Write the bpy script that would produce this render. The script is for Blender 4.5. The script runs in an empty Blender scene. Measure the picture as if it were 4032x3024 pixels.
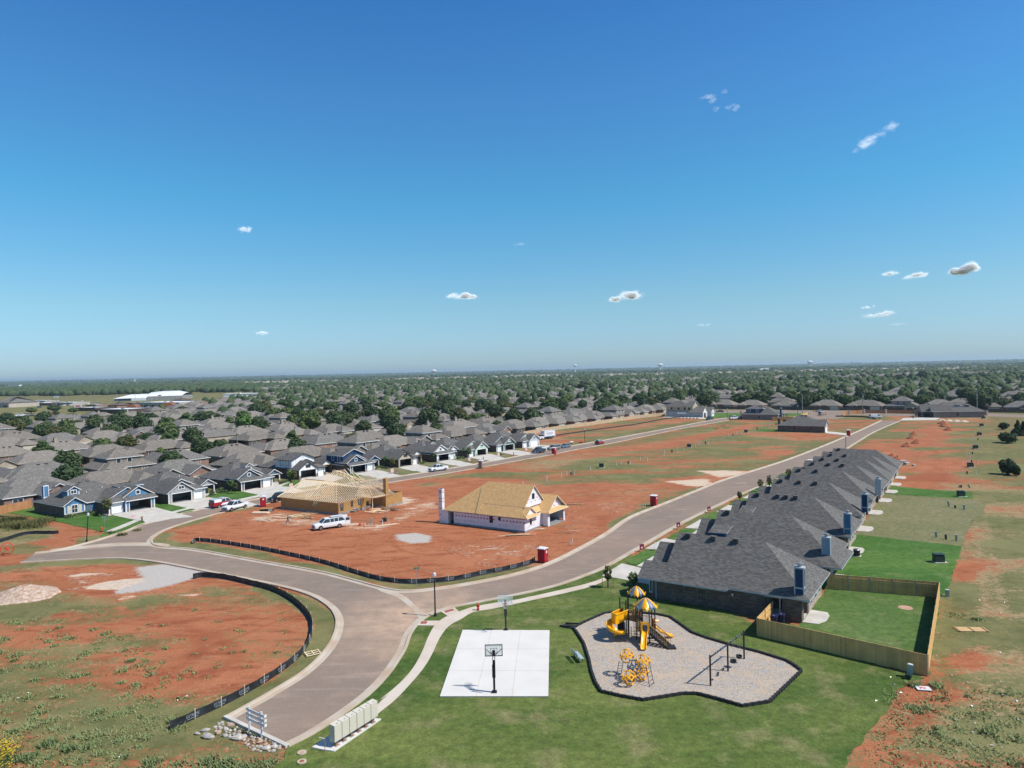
import bpy, math, random, numpy as np
from mathutils import Vector, Matrix
from mathutils.geometry import tessellate_polygon
random.seed(7); rng=np.random.default_rng(7)
SC=bpy.context.scene; COL=SC.collection
R=math.radians
# ---------------------------------------------------------------- camera (drone, 27.5 m up)
H=27.5; FP=2797.; PIT=math.atan(52/2797); ROLL=R(1.265)
cP,sP,cr,sr=math.cos(PIT),math.sin(PIT),math.cos(ROLL),math.sin(ROLL)
Fw=Vector((0,cP,-sP)); U0=Vector((0,sP,cP)); R0=Vector((1,0,0))
Rt=R0*cr-U0*sr; Up=U0*cr+R0*sr
def G(px,py,z=0.):
    "survey point read off the photo (4032 px wide) -> ground coordinates in metres"
    d=Fw+Rt*((px-2016)/FP)+Up*((1512-py)/FP); t=(z-H)/d.z
    return (d.x*t,d.y*t)
def W(x0,y0,s,pts,z=0.): return [G(x0+a*s,y0+b*s,z) for a,b in pts]
cam=bpy.data.cameras.new('camera'); co=bpy.data.objects.new('camera',cam); COL.objects.link(co)
m=Matrix((Rt,Up,-Fw)).transposed().to_4x4(); m.translation=Vector((0,0,H)); co.matrix_world=m
cam.sensor_width=36; cam.lens=FP/4032*36; cam.clip_start=1; cam.clip_end=60000; SC.camera=co
# ---------------------------------------------------------------- materials
MATS={}
def nt(name):
    m=bpy.data.materials.new(name); m.use_nodes=True; n=m.node_tree; n.nodes.clear()
    o=n.nodes.new('ShaderNodeOutputMaterial'); b=n.nodes.new('ShaderNodeBsdfPrincipled'); n.links.new(b.outputs[0],o.inputs[0])
    MATS[name]=m; return m,n,b
def N(n,t,**k):
    x=n.nodes.new('ShaderNode'+t)
    for a,v in k.items():
        if a[0]=='i' and a[1:].isdigit(): x.inputs[int(a[1:])].default_value=v
        else: setattr(x,a,v)
    return x
def L(n,a,b,i=0,o=0):
    n.links.new(a.outputs[o] if hasattr(a,'outputs') else a, b.inputs[i] if hasattr(b,'inputs') else b)
def c4(c): return (c[0],c[1],c[2],1)
def noise(n,co,scale,detail=3,rough=.55):
    x=N(n,'TexNoise'); x.inputs['Scale'].default_value=scale; x.inputs['Detail'].default_value=detail; x.inputs['Roughness'].default_value=rough
    n.links.new(co,x.inputs['Vector']); return x.outputs[0]
def ramp(n,f,a,b,t0=0.,t1=1.):
    r=N(n,'MapRange'); r.inputs[1].default_value=a; r.inputs[2].default_value=b; r.inputs[3].default_value=t0; r.inputs[4].default_value=t1
    n.links.new(f,r.inputs[0]); return r.outputs[0]
def mix(n,f,a,b,mode='MIX'):
    x=N(n,'Mix',data_type='RGBA',blend_type=mode)
    for s,v in ((0,f),(6,a),(7,b)):
        if isinstance(v,(tuple,list)): x.inputs[s].default_value=c4(v)
        elif isinstance(v,(int,float)): x.inputs[s].default_value=v
        else: n.links.new(v,x.inputs[s])
    return x.outputs[2]
def mathn(n,op,a,b=0.):
    x=N(n,'Math',operation=op)
    for s,v in ((0,a),(1,b)):
        if isinstance(v,(int,float)): x.inputs[s].default_value=v
        else: n.links.new(v,x.inputs[s])
    return x.outputs[0]
def coord(n,o='Object'): return N(n,'TexCoord').outputs[o]
def M(name,c1,c2=None,scale=1.,rough=.8,bump=0.,metal=0.,det=3,lo=.35,hi=.65,spec=.4):
    "plain surface: two tones mixed by noise"
    if name in MATS: return MATS[name]
    m,n,b=nt(name); b.inputs['Roughness'].default_value=rough; b.inputs['Metallic'].default_value=metal
    b.inputs['Specular IOR Level'].default_value=spec
    co=coord(n)
    c2=c2 or tuple(v*.8 for v in c1)
    f=noise(n,co,scale,det); n.links.new(mix(n,ramp(n,f,lo,hi),c1,c2),b.inputs['Base Color'])
    if bump:
        bp=N(n,'Bump'); bp.inputs['Strength'].default_value=bump; bp.inputs['Distance'].default_value=.05
        n.links.new(noise(n,co,scale*3,3),bp.inputs['Height']); n.links.new(bp.outputs[0],b.inputs['Normal'])
    return m
def wall_uv(n):
    "planar coordinates that follow whichever way a wall or slope faces: u along it, v up"
    t=N(n,'TexCoord'); s=N(n,'SeparateXYZ'); L(n,t.outputs['Object'],s); q=N(n,'SeparateXYZ'); L(n,t.outputs['Normal'],q)
    f=mathn(n,'GREATER_THAN',mathn(n,'ABSOLUTE',q.outputs[0]),mathn(n,'ABSOLUTE',q.outputs[1]))
    mx=N(n,'Mix',data_type='FLOAT'); n.links.new(f,mx.inputs[0]); n.links.new(s.outputs[0],mx.inputs[2]); n.links.new(s.outputs[1],mx.inputs[3])
    c=N(n,'CombineXYZ'); n.links.new(mx.outputs[0],c.inputs[0]); n.links.new(s.outputs[2],c.inputs[1]); return c.outputs[0]
def BR(name,c1,c2,mortar,w,h,ms,rough=.85,off=.5,nz=.35,bump=.15):
    "coursed surface: brick, shingle, blocks"
    m,n,b=nt(name); b.inputs['Roughness'].default_value=rough; b.inputs['Specular IOR Level'].default_value=.2
    uv=wall_uv(n); t=N(n,'TexBrick',offset=off); n.links.new(uv,t.inputs[0])
    t.inputs[1].default_value=c4(c1); t.inputs[2].default_value=c4(c2); t.inputs[3].default_value=c4(mortar)
    t.inputs['Scale'].default_value=1; t.inputs['Mortar Size'].default_value=ms; t.inputs['Mortar Smooth'].default_value=.3
    t.inputs['Brick Width'].default_value=w; t.inputs['Row Height'].default_value=h
    co=coord(n); f=ramp(n,noise(n,co,.7,5),.3,.7,1-nz*.5,1+nz*.5); f2=ramp(n,noise(n,co,9,2),.3,.7,.88,1.12)
    k=mathn(n,'MULTIPLY',f,f2); v=N(n,'VectorMath',operation='SCALE'); n.links.new(t.outputs[0],v.inputs[0]); n.links.new(k,v.inputs['Scale'])
    n.links.new(v.outputs[0],b.inputs['Base Color'])
    if bump:
        bp=N(n,'Bump'); bp.inputs['Strength'].default_value=bump; bp.inputs['Distance'].default_value=.02
        n.links.new(t.outputs[1],bp.inputs['Height']); bp.invert=True; n.links.new(bp.outputs[0],b.inputs['Normal'])
    return m
def STR(name,c1,c2,w,frac=.1,rough=.75,vert=True,nz=.12):
    "boards: thin darker joints every w metres"
    m,n,b=nt(name); b.inputs['Roughness'].default_value=rough; b.inputs['Specular IOR Level'].default_value=.3
    s=N(n,'SeparateXYZ'); n.links.new(wall_uv(n),s.inputs[0]); k=mathn(n,'DIVIDE',s.outputs[0 if vert else 1],w)
    fr=mathn(n,'FRACT',k); f=mathn(n,'LESS_THAN',fr,frac)
    wn=N(n,'TexWhiteNoise',noise_dimensions='1D'); n.links.new(mathn(n,'FLOOR',k),wn.inputs['W'])
    base=mix(n,f,c1,c2); tone=mathn(n,'ADD',ramp(n,wn.outputs[0],0,1,1-nz,1+nz),ramp(n,noise(n,coord(n),.9,4),.3,.7,-nz,nz))
    v=N(n,'VectorMath',operation='SCALE'); n.links.new(base,v.inputs[0]); n.links.new(tone,v.inputs['Scale']); n.links.new(v.outputs[0],b.inputs['Base Color'])
    return m
# roofs
def shingle(name,c,k=1.): return BR(name,tuple(v*.7 for v in c),tuple(v*1.35 for v in c),tuple(v*.75 for v in c),.42,.1*k,.01,.9,.37,.1,.2)
shingle('shingle_charcoal',(.118,.114,.11)); shingle('shingle_grey',(.16,.152,.142)); shingle('shingle_brown',(.175,.158,.14)); shingle('shingle_warm',(.2,.182,.163)); shingle('shingle_dark',(.072,.073,.08))
BR('brick_dark',(.08,.058,.05),(.165,.125,.105),(.15,.13,.115),.42,.13,.012)
BR('brick_grey',(.16,.14,.12),(.25,.225,.2),(.24,.22,.2),.42,.13,.012)
BR('brick_red',(.2,.1,.075),(.3,.17,.13),(.3,.27,.24),.42,.13,.012)
BR('brick_tan',(.3,.24,.18),(.42,.35,.28),(.4,.36,.31),.42,.13,.012)
BR('stone_pale',(.34,.29,.24),(.5,.45,.39),(.42,.39,.34),.5,.22,.02)
BR('block_grey',(.3,.3,.31),(.36,.36,.37),(.25,.25,.25),.6,.3,.01)
def siding(name,c): return STR(name,c,tuple(v*.72 for v in c),.3,.12)
siding('siding_blue',(.075,.19,.34)); siding('siding_grey',(.3,.3,.3)); siding('siding_slate',(.1,.13,.17)); siding('siding_white',(.72,.73,.74))
siding('siding_navy',(.015,.055,.13)); siding('siding_beige',(.42,.36,.28)); siding('siding_mint',(.45,.6,.5)); siding('siding_green',(.07,.15,.13)); siding('siding_pale_blue',(.3,.38,.46)); siding('siding_tan',(.45,.38,.27))
M('trim_white',(.74,.75,.76),(.62,.63,.65),2,.5); M('trim_grey',(.42,.47,.5),(.36,.4,.43),2,.5); M('trim_dark',(.03,.03,.035),None,2,.5); M('trim_tan',(.4,.33,.25),None,2,.6)
M('door_white',(.78,.79,.8),(.72,.73,.74),1,.5)
M('soffit',(.4,.4,.4),None,2); M('interior',(.5,.48,.45),(.4,.38,.36),1); M('dark_hole',(.01,.01,.012),None,1,.6)  # last one: near-black fill standing for the unlit space inside openings
M('glass_dark',(.02,.028,.035),(.05,.06,.07),.4,.12,spec=.6)
M('metal_grey',(.45,.47,.5),(.35,.37,.4),3,.35,metal=.7); M('metal_dark',(.03,.03,.035),None,3,.4,metal=.3); M('post_black',(.012,.01,.018),(.02,.018,.028),4,.4)
M('concrete',(.56,.53,.48),(.44,.41,.37),.5,.85,.1,det=8); M('concrete_white',(.64,.62,.585),(.57,.55,.52),.35,.85,.05,det=9,lo=.3,hi=.75)
M('kerb_concrete',(.47,.41,.34),(.4,.29,.2),.35,.9,.1,det=6,lo=.4,hi=.7); M('sidewalk_concrete',(.56,.49,.42),(.46,.36,.28),.3,.9,.1,det=6,lo=.45,hi=.8)
M('slab_grey',(.28,.29,.3),(.2,.2,.21),.8,.9)
M('pvc_white',(.75,.76,.74),(.6,.6,.58),3,.4); M('plastic_red',(.42,.012,.03),(.33,.01,.025),1.5,.4); M('plastic_white',(.76,.76,.77),(.65,.65,.66),2,.4); M('plastic_tan',(.3,.23,.19),(.26,.2,.16),2,.5)
M('utility_green',(.012,.03,.025),(.02,.045,.035),2,.45); M('utility_pale',(.22,.33,.29),(.3,.4,.36),2,.5)
M('play_yellow',(.88,.42,.008),(.82,.37,.006),1,.3); M('play_tan',(.42,.24,.09),(.36,.2,.07),2,.4); M('play_grey',(.13,.18,.25),(.11,.15,.21),1,.4); M('play_orange',(.6,.17,.01),None,1,.35); M('rubber_black',(.015,.016,.017),(.03,.03,.03),3,.6)
M('lumber',(.84,.69,.49),(.74,.56,.36),2,.8,det=5); M('lumber_dark',(.36,.25,.14),(.27,.18,.1),1,.85,det=5)
M('osb',(.44,.26,.1),(.3,.165,.055),3.2,.85,.1,det=8,lo=.3,hi=.7); M('osb_roof',(.6,.385,.18),(.46,.27,.105),2.2,.85,.1,det=8,lo=.3,hi=.72); M('osb_pale',(.56,.38,.18),None,3,.85)
M('wrap_white',(.74,.74,.77),(.64,.65,.69),1.5,.6); M('print_red',(.45,.05,.1),None,3,.7); M('print_dark',(.1,.1,.12),None,3,.7)
STR('fence_new',(.6,.37,.14),(.4,.23,.09),.15,.09,nz=.12); STR('fence_inner',(.3,.165,.06),(.2,.11,.045),.15,.09); STR('fence_tan',(.5,.38,.25),(.3,.22,.14),.3,.07,nz=.1); STR('fence_brown',(.13,.09,.07),(.07,.05,.04),.3,.1); STR('fence_orange',(.42,.2,.09),(.25,.12,.06),.3,.1); STR('fence_old',(.17,.15,.14),(.1,.09,.08),.3,.1)
M('silt_black',(.012,.013,.016),(.03,.034,.04),1.2,.5,.3); M('print_white',(.3,.33,.38),None,2,.6)
M('car_white',(.72,.74,.77),(.68,.7,.73),.3,.2,spec=.6); M('car_black',(.012,.013,.016),None,.3,.15,spec=.6); M('car_silver',(.4,.38,.35),None,.3,.25,metal=.5); M('car_blue',(.2,.3,.42),None,.3,.25,metal=.5); M('car_dark_blue',(.03,.05,.08),None,.3,.2,spec=.6); M('car_red',(.38,.02,.03),None,.3,.25); M('car_grey',(.1,.11,.12),None,.3,.25,metal=.4)
M('tyre',(.012,.012,.012),None,3,.8); M('rim',(.45,.46,.48),None,3,.3,metal=.8); M('lamp_red',(.35,.01,.01),None,1,.3); M('lamp_clear',(.7,.72,.75),None,1,.1)
M('bark',(.09,.065,.045),None,4,.9,.3); M('rock_grey',(.3,.29,.28),(.42,.39,.35),1.6,.9,.3); M('rock_tan',(.42,.32,.24),(.33,.24,.18),1.6,.9,.3); M('rock_white',(.5,.47,.43),(.38,.34,.3),1.6,.9,.3)
M('hydrant_red',(.5,.045,.03),None,2,.4); M('safety_orange',(.7,.1,.02),None,2,.5); M('bin_blue',(.02,.02,.08),None,2,.4); M('mailbox_tan',(.56,.52,.44),(.52,.48,.4),.8,.5); M('bench_blue',(.42,.52,.56),None,2,.4)
M('skin',(.3,.17,.11),None,2,.6); M('shirt_teal',(.09,.14,.14),None,3,.9); M('jeans',(.05,.07,.14),None,3,.9); M('hair_dark',(.02,.015,.012),None,3,.8); M('street_green',(.01,.2,.13),None,2,.4); M('sign_maroon',(.16,.02,.05),(.2,.03,.06),2,.5); M('sign_pink',(.7,.3,.3),(.75,.6,.58),2,.5)
M('stone_white_roof',(.74,.76,.79),(.66,.68,.71),.05,.5); M('copper',(.42,.16,.06),(.3,.11,.05),.2,.45,metal=.4); M('brown_wall',(.08,.055,.05),None,.1); M('tan_wall',(.4,.36,.31),None,.1); M('pole_wood',(.17,.15,.13),(.25,.23,.2),2,.9); M('pole_steel',(.36,.37,.37),None,1,.6)
M('tactile_red',(.34,.09,.07),(.28,.07,.06),3,.8); M('reel_orange',(.55,.07,.03),None,1,.5)  # second one: even orange paint of the cable reel
def leafmat(name,c1,c2,c3):
    m,n,b=nt(name); b.inputs['Roughness'].default_value=.7; b.inputs['Specular IOR Level'].default_value=.15
    o=N(n,'ObjectInfo'); co=coord(n); f=noise(n,co,.45,4); g=noise(n,co,3.5,2)
    base=mix(n,ramp(n,f,.38,.62),c1,c2); base=mix(n,ramp(n,g,.5,.75),base,c3)
    hs=N(n,'HueSaturation'); n.links.new(base,hs.inputs['Color']); n.links.new(ramp(n,o.outputs['Random'],0,1,.478,.515),hs.inputs['Hue']); n.links.new(ramp(n,o.outputs['Random'],0,1,1.2,.78),hs.inputs['Value'])
    n.links.new(hs.outputs[0],b.inputs['Base Color'])
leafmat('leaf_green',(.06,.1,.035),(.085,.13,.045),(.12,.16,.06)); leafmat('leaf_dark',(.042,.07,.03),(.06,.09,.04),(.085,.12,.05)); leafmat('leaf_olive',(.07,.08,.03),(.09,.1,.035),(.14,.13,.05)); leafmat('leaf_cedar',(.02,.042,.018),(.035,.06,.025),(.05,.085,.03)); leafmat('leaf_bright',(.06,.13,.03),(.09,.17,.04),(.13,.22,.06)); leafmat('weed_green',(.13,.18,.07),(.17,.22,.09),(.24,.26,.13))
M('flower_yellow',(.8,.55,.02),None,2,.7)
# ---------------------------------------------------------------- mesh builder
class MB:
    def __init__(s): s.v=[];s.f=[];s.m=[];s.ms=[]
    def mi(s,m):
        if m not in s.ms: s.ms.append(m)
        return s.ms.index(m)
    def face(s,pts,m):
        k=len(s.v); s.v+= [tuple(p) for p in pts]; s.f.append(tuple(range(k,k+len(pts)))); s.m.append(s.mi(m))
    def faces(s,vs,fs,m):
        k=len(s.v); s.v+=[tuple(p) for p in vs]; i=s.mi(m)
        for f in fs: s.f.append(tuple(k+a for a in f)); s.m.append(i)
    def box(s,x0,x1,y0,y1,z0,z1,m,top=None):
        v=[(x,y,z) for z in (z0,z1) for x,y in ((x0,y0),(x1,y0),(x1,y1),(x0,y1))]
        s.faces(v,[(3,2,1,0),(0,1,5,4),(1,2,6,5),(2,3,7,6),(3,0,4,7)],m); s.faces(v,[(4,5,6,7)],top or m)
    def bar(s,a,b,w,m,h=None,up=(0,0,1)):
        a=Vector(a);b=Vector(b);d=(b-a); 
        if d.length<1e-6: return
        d.normalize(); u=Vector(up)
        if abs(d.dot(u))>.98: u=Vector((1,0,0))
        x=d.cross(u).normalized()*(w/2); y=x.cross(d).normalized()*((h or w)/2)
        v=[p+q for p in (a,b) for q in (-x-y,x-y,x+y,-x+y)]
        s.faces(v,[(0,3,2,1),(4,5,6,7),(0,1,5,4),(1,2,6,5),(2,3,7,6),(3,0,4,7)],m)
    def tube(s,pts,r,m,n=8,cap=True):
        pts=[Vector(p) for p in pts]; rs=r if isinstance(r,(list,tuple)) else [r]*len(pts); vs=[];px=None
        for i,p in enumerate(pts):
            d=(pts[min(i+1,len(pts)-1)]-pts[max(i-1,0)]).normalized()
            if px is None: px=d.orthogonal().normalized()
            px=(px-d*px.dot(d)).normalized(); py=d.cross(px)
            vs+=[p+px*(rs[i]*math.cos(2*math.pi*k/n))+py*(rs[i]*math.sin(2*math.pi*k/n)) for k in range(n)]
        fs=[(i*n+k,i*n+(k+1)%n,(i+1)*n+(k+1)%n,(i+1)*n+k) for i in range(len(pts)-1) for k in range(n)]
        if cap: fs+=[tuple(reversed(range(n))),tuple(range((len(pts)-1)*n,len(pts)*n))]
        s.faces(vs,fs,m)
    def cyl(s,x,y,z0,z1,r,m,n=12,r2=None): s.tube([(x,y,z0),(x,y,z1)],[r,r if r2 is None else r2],m,n)
    def loft(s,rings,m,close=True,caps=True):
        n=len(rings[0]); vs=[p for r in rings for p in r]; K=n if close else n-1
        fs=[(i*n+k,i*n+(k+1)%n,(i+1)*n+(k+1)%n,(i+1)*n+k) for i in range(len(rings)-1) for k in range(K)]
        if caps: fs+=[tuple(reversed(range(n))),tuple(range((len(rings)-1)*n,len(rings)*n))]
        s.faces(vs,fs,m)
    def prism(s,poly,z0,z1,m,side=None):
        "closed flat polygon extruded up"
        if sum(a[0]*b[1]-b[0]*a[1] for a,b in zip(poly,poly[1:]+poly[:1]))<0: poly=poly[::-1]
        k=len(poly); t=tessellate_polygon([[Vector((p[0],p[1],0)) for p in poly]])
        v=[(p[0],p[1],z0) for p in poly]+[(p[0],p[1],z1) for p in poly]
        s.faces(v,[tuple(k+i for i in a) if (Vector(poly[a[1]])-Vector(poly[a[0]])).cross(Vector(poly[a[2]])-Vector(poly[a[0]]))>0 else tuple(k+i for i in reversed(a)) for a in t],m)
        s.faces(v,[(i,(i+1)%k,k+(i+1)%k,k+i) for i in range(k)],side or m)
    def slab(s,polys,t,top,edge,bot):
        "roof slopes with thickness"
        P=[[Vector(p) for p in q] for q in polys]; ed={}
        key=lambda v:(round(v.x,3),round(v.y,3),round(v.z,3))
        for q in P:
            n=(q[1]-q[0]).cross(q[2]-q[0])
            if n.z<0: q.reverse()
            for a,b in zip(q,q[1:]+q[:1]):
                k=frozenset((key(a),key(b))); ed.setdefault(k,[]).append((a,b))
        d=Vector((0,0,-t))
        for q in P: s.face(q,top); s.face([p+d for p in reversed(q)],bot)
        for k,l in ed.items():
            if len(l)==1: a,b=l[0]; s.face([a+d,b+d,b,a],edge)
    def build(s,name,parent=None,smooth=False,loc=None,rz=0):
        me=bpy.data.meshes.new(name); me.from_pydata(s.v,[],s.f)
        for x in s.ms: me.materials.append(MATS[x])
        me.polygons.foreach_set('material_index',s.m)
        if smooth: me.polygons.foreach_set('use_smooth',[True]*len(s.f))
        me.update(); o=bpy.data.objects.new(name,me); COL.objects.link(o)
        if parent: o.parent=parent
        if loc: o.location=loc
        if rz: o.rotation_euler=(0,0,rz)
        return o
def tag(o,label,cat,group=None,kind=None):
    o['label']=label; o['category']=cat
    if group: o['group']=group
    if kind: o['kind']=kind
    return o
def struct(o,label=None): 
    o['kind']='structure'
    if label: o['label']=label
    return o
def thing(name,label,cat,loc=(0,0,0),rz=0,group=None):
    o=bpy.data.objects.new(name,None); COL.objects.link(o); o.location=loc if len(loc)==3 else (loc[0],loc[1],0); o.rotation_euler=(0,0,rz)
    return tag(o,label,cat,group)
def copy(o,loc,rz=0,label=None,scale=None,kids=True,group=None):
    def cp(a,p):
        c=a.copy(); COL.objects.link(c); c.parent=p
        if kids:
            for ch in list(a.children): cp(ch,c)
        return c
    c=cp(o,None); c.location=loc if len(loc)==3 else (loc[0],loc[1],0); c.rotation_euler=(0,0,rz)
    if label: c['label']=label
    if group: c['group']=group
    if scale: c.scale=scale if isinstance(scale,tuple) else (scale,)*3
    return c
def smooth(pts,k=5,closed=False):
    "Catmull-Rom through the points"
    P=[Vector(p) for p in pts]; n=len(P); out=[]
    g=(lambda i:P[i%n]) if closed else (lambda i:P[min(max(i,0),n-1)])
    for i in range(n if closed else n-1):
        a,b,c,d=g(i-1),g(i),g(i+1),g(i+2)
        for j in range(k):
            t=j/k; out.append(.5*((2*b)+(c-a)*t+(2*a-5*b+4*c-d)*t*t+(3*b-a-3*c+d)*t**3))
    if not closed: out.append(P[-1])
    return [tuple(p) for p in out]
def ribbon(mb,line,prof,m,closed=False):
    "sweep a profile [(offset to the left, z), ...] along a ground line"
    P=[Vector(p[:2]) for p in line]; n=len(P); rings=[]
    for i,p in enumerate(P):
        if closed: d=P[(i+1)%n]-P[i-1]
        else: d=P[min(i+1,n-1)]-P[max(i-1,0)]
        d.normalize(); q=Vector((-d.y,d.x))
        rings.append([(p.x+q.x*o,p.y+q.y*o,z) for o,z in prof])
    if closed: rings.append(rings[0])
    mb.loft(rings,m,close=True,caps=not closed)
SD=R(33.6); sx,sy=math.sin(SD),math.cos(SD)           # direction of the streets
# ---------------------------------------------------------------- ground
def zt(x0,y0,s,pts): return [(x0+a*s,y0+b*s) for a,b in pts]
Z=[]   # (polygon in photo px, feather m, green, dry, pale, gravel, dark)
def z(pts,fe,g,d,p=0,gr=0,dk=0): Z.append(([G(*q) for q in pts],fe,g,d,p,gr,dk))
z([(-600,2120),(0,2030),(150,2010),(500,2080),(600,2065),(1000,1975),(1540,1882),(2160,1772),(2864,1645),(3470,1652),(3620,1650),(4032,1640),(4800,1650),(6500,3600),(-1500,3600)],3,.5,.35)
z([(1560,1900),(2260,1784),(2870,1660),(3390,1690),(2853,1896),(2480,2037),(2100,1950),(1700,1960)],4,.6,.5)
z([(600,2131),(610,2112),(740,2059),(955,2008),(1540,1897),(1900,1842),(2250,1950),(2500,2020),(2388,2098),(2230,2190),(2080,2252),(1860,2295),(1600,2327),(1276,2255),(1000,2206)],1.5,.12,.15)
z([(720,2110),(1100,1990),(1500,1960),(1700,1975),(2200,2080),(2230,2140),(2050,2230),(1650,2290),(1300,2230),(900,2150)],2,.03,.06)
z(zt(2600,1350,.3617,[(0,1090),(1000,870),(1100,900),(900,960),(200,1090),(0,1150)]),2.,.06,.1)
z(zt(2040,1560,.3165,[(0,810),(500,720),(740,660),(1100,640),(2212,500),(2212,560),(1300,700),(700,800),(200,860),(0,870)]),3,.25,.25)
z(zt(2040,1560,.3165,[(0,860),(700,720),(900,780),(500,900),(0,940)]),3,.15,.4)
z(zt(1800,1400,.4521,[(500,1160),(1500,1130),(2100,1110),(1700,1250),(1000,1290),(700,1240)]),4,.12,.2)
z(zt(1800,1400,.4521,[(930,1290),(1650,1250),(1600,1350),(1350,1430),(1150,1560),(950,1500)]),2,.03,.1,.25)
z(zt(1800,1400,.4521,[(1180,1400),(1350,1390),(1340,1500),(1230,1480)]),1.5,.03,.0,0,0,.6)
z(zt(1800,1400,.4521,[(1320,1480),(1450,1380),(1640,1320),(1900,1230),(2212,1130),(2212,1180),(1500,1450),(1380,1500)]),.8,.75,.8,.12)
z(zt(2600,1350,.3617,[(0,1480),(600,1420),(1040,1370),(1100,1400),(850,1480),(500,1590),(380,1640),(0,1640)]),3,.1,.1)
for q in ([(30,1510),(300,1490),(520,1480),(580,1550),(420,1570),(200,1540)],[(400,1390),(800,1390),(1000,1400),(780,1450),(640,1470)]): z(zt(2600,1350,.3617,q),1.2,.02,.1,.85)
z(zt(2600,1350,.3617,[(240,1640),(700,1500),(1300,1330),(1700,1160),(2040,1015),(1900,1040),(1300,1260),(1150,1380),(500,1590)]),1.5,.9,.45)
z(zt(2600,1350,.3617,[(1080,1180),(1450,1150),(1400,1210),(1150,1230)]),2,.05,.2)
z(zt(2600,1350,.3617,[(900,980),(1300,970),(2000,1000),(1900,1040),(1500,1060),(1000,1040)]),3,.2,.4)
# strip by the tan fence
z([(2040,1800),(2864,1648),(2790,1640),(2700,1590),(2100,1700),(1990,1745)],3,.5,.45)
z([(2040,1795),(2240,1748),(2200,1700),(2110,1712),(2070,1745)],2,.12,.35)
z(zt(2040,1560,.3165,[(1300,380),(2212,260),(2212,320),(1700,360),(1400,400)]),3,.1,.3)
z(zt(2040,1560,.3165,[(400,660),(1100,540),(1850,395),(2212,322),(2212,300),(1400,440),(700,580)]),1.2,.95,.2)
# right of the east street
z(zt(3232,1350,.3617,[(100,1255),(400,1080),(830,845),(900,850),(500,1080),(300,1200),(200,1260)]),1.5,.95,.25)
z(zt(3232,1350,.3617,[(200,1250),(500,1080),(1000,1100),(1050,1180),(1400,1180),(850,1300),(500,1200)]),3,.08,.1)
z(zt(3232,1350,.3617,[(1130,900),(1320,890),(1390,1040),(1200,1100),(1050,1080)]),3,.05,.1)
z(zt(3232,1350,.3617,[(650,770),(1100,780),(1900,790),(1900,860),(1100,860),(850,850)]),3,.15,.3)
z(zt(3232,1350,.3617,[(850,1310),(1500,1250),(1650,1400),(1700,1440),(1300,1440),(830,1400)]),3,.25,.3)
z(zt(3400,1800,.3014,[(380,270),(900,190),(1450,240),(1600,330),(1700,600),(1550,720),(1280,880),(1370,500),(1400,330),(900,320),(400,310)]),1.2,.02,.04,0,0,.55)
z(zt(3400,1800,.3014,[(1290,880),(1500,720),(1580,900),(1480,1180),(1210,1330)]),1.,.1,.05,0,0,.6)
z([(3700,1900),(4100,1900),(4600,2100),(5000,3100),(3900,3024),(3700,2560),(3760,2250)],4,.5,.8)
z([(3900,1640),(4300,1650),(4500,2000),(3830,1900),(3760,1720)],5,.75,.6)
z([(3560,2700),(3700,2650),(3700,2850),(3480,3024),(3310,3024)],1.5,.25,.2)
z([(3730,2280),(3800,2240),(3860,2400),(3800,2500),(3700,2680),(3690,2560)],2,.6,.35)
for q in ([(3838,2050),(3852,2050),(3900,2420),(3870,2420)],[(3872,2040),(3884,2040),(3960,2430),(3935,2430)]): z(q,.8,.1,.6,.15)
for q in ([(3780,2100),(3850,2090),(3830,2200),(3790,2190)],[(3760,2230),(3830,2220),(3840,2290),(3770,2280)],[(3790,2560),(3860,2540),(3900,2640),(3800,2650)]): z(q,1.5,.08,.1,0,0,.3)
# near left lot
z([(-300,2200),(81,2217),(497,2200),(814,2253),(1000,2290),(1150,2323),(1300,2400),(1324,2468),(1264,2588),(1076,2723),(886,2827),(700,3024),(600,3300),(-600,3300)],1.5,.3,.25)
z([(-400,2440),(100,2440),(500,2400),(640,2470),(520,2560),(620,2700),(760,2850),(760,3300),(-600,3300)],5,.55,.4)
z([(700,2350),(1000,2340),(1200,2420),(1200,2540),(1000,2680),(800,2740),(640,2640),(620,2480)],4,.2,.1)
z([(0,2405),(200,2380),(230,2400),(120,2440),(0,2440)],1.5,.7,.8)
z([(300,2420),(520,2390),(500,2440),(300,2470)],2,.62,.3)
z(zt(0,2050,.4521,[(-100,400),(200,372),(800,335),(1100,338),(1430,380),(1300,395),(1000,365),(400,400),(-100,450)]),.8,.8,.75)
z(zt(0,2050,.4521,[(480,480),(900,440),(1100,470),(1700,640),(1300,640),(1050,700),(700,640)]),3,.02,.05,.35)
z(zt(0,2050,.4521,[(1180,410),(1430,378),(1800,450),(1690,500),(1500,560),(1250,610),(960,650),(1000,600),(1250,500)]),.9,0,.05,.3,.95)
z(zt(0,2050,.4521,[(765,590),(860,545),(1100,510),(1300,505),(1250,540),(1050,600),(880,612)]),.5,0,0,1,.3)
z(zt(0,2050,.4521,[(660,620),(1000,605),(1000,640),(800,650)]),.6,0,0,0,0,.8)
for q in ([(520,500),(700,465),(940,450),(700,490)],[(1590,650),(1740,635),(1700,660)],[(1000,760),(1080,750),(1070,775)],[(1010,690),(1200,640),(1180,660),(1050,695)]): z(zt(0,2050,.4521,q),.6,0,0,.75)
z(zt(700,2400,.3761,[(1330,0),(1600,0),(1650,100),(1660,180),(1500,500),(1300,680),(1000,860),(500,1130),(250,1160),(0,1230),(600,950),(1000,720),(1270,520),(1390,350),(1430,180)]),.5,.9,.7)
z([(1000,2300),(1150,2335),(1250,2385),(1320,2430),(1230,2440),(1150,2380),(1000,2325)],.5,.9,.8)
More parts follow.
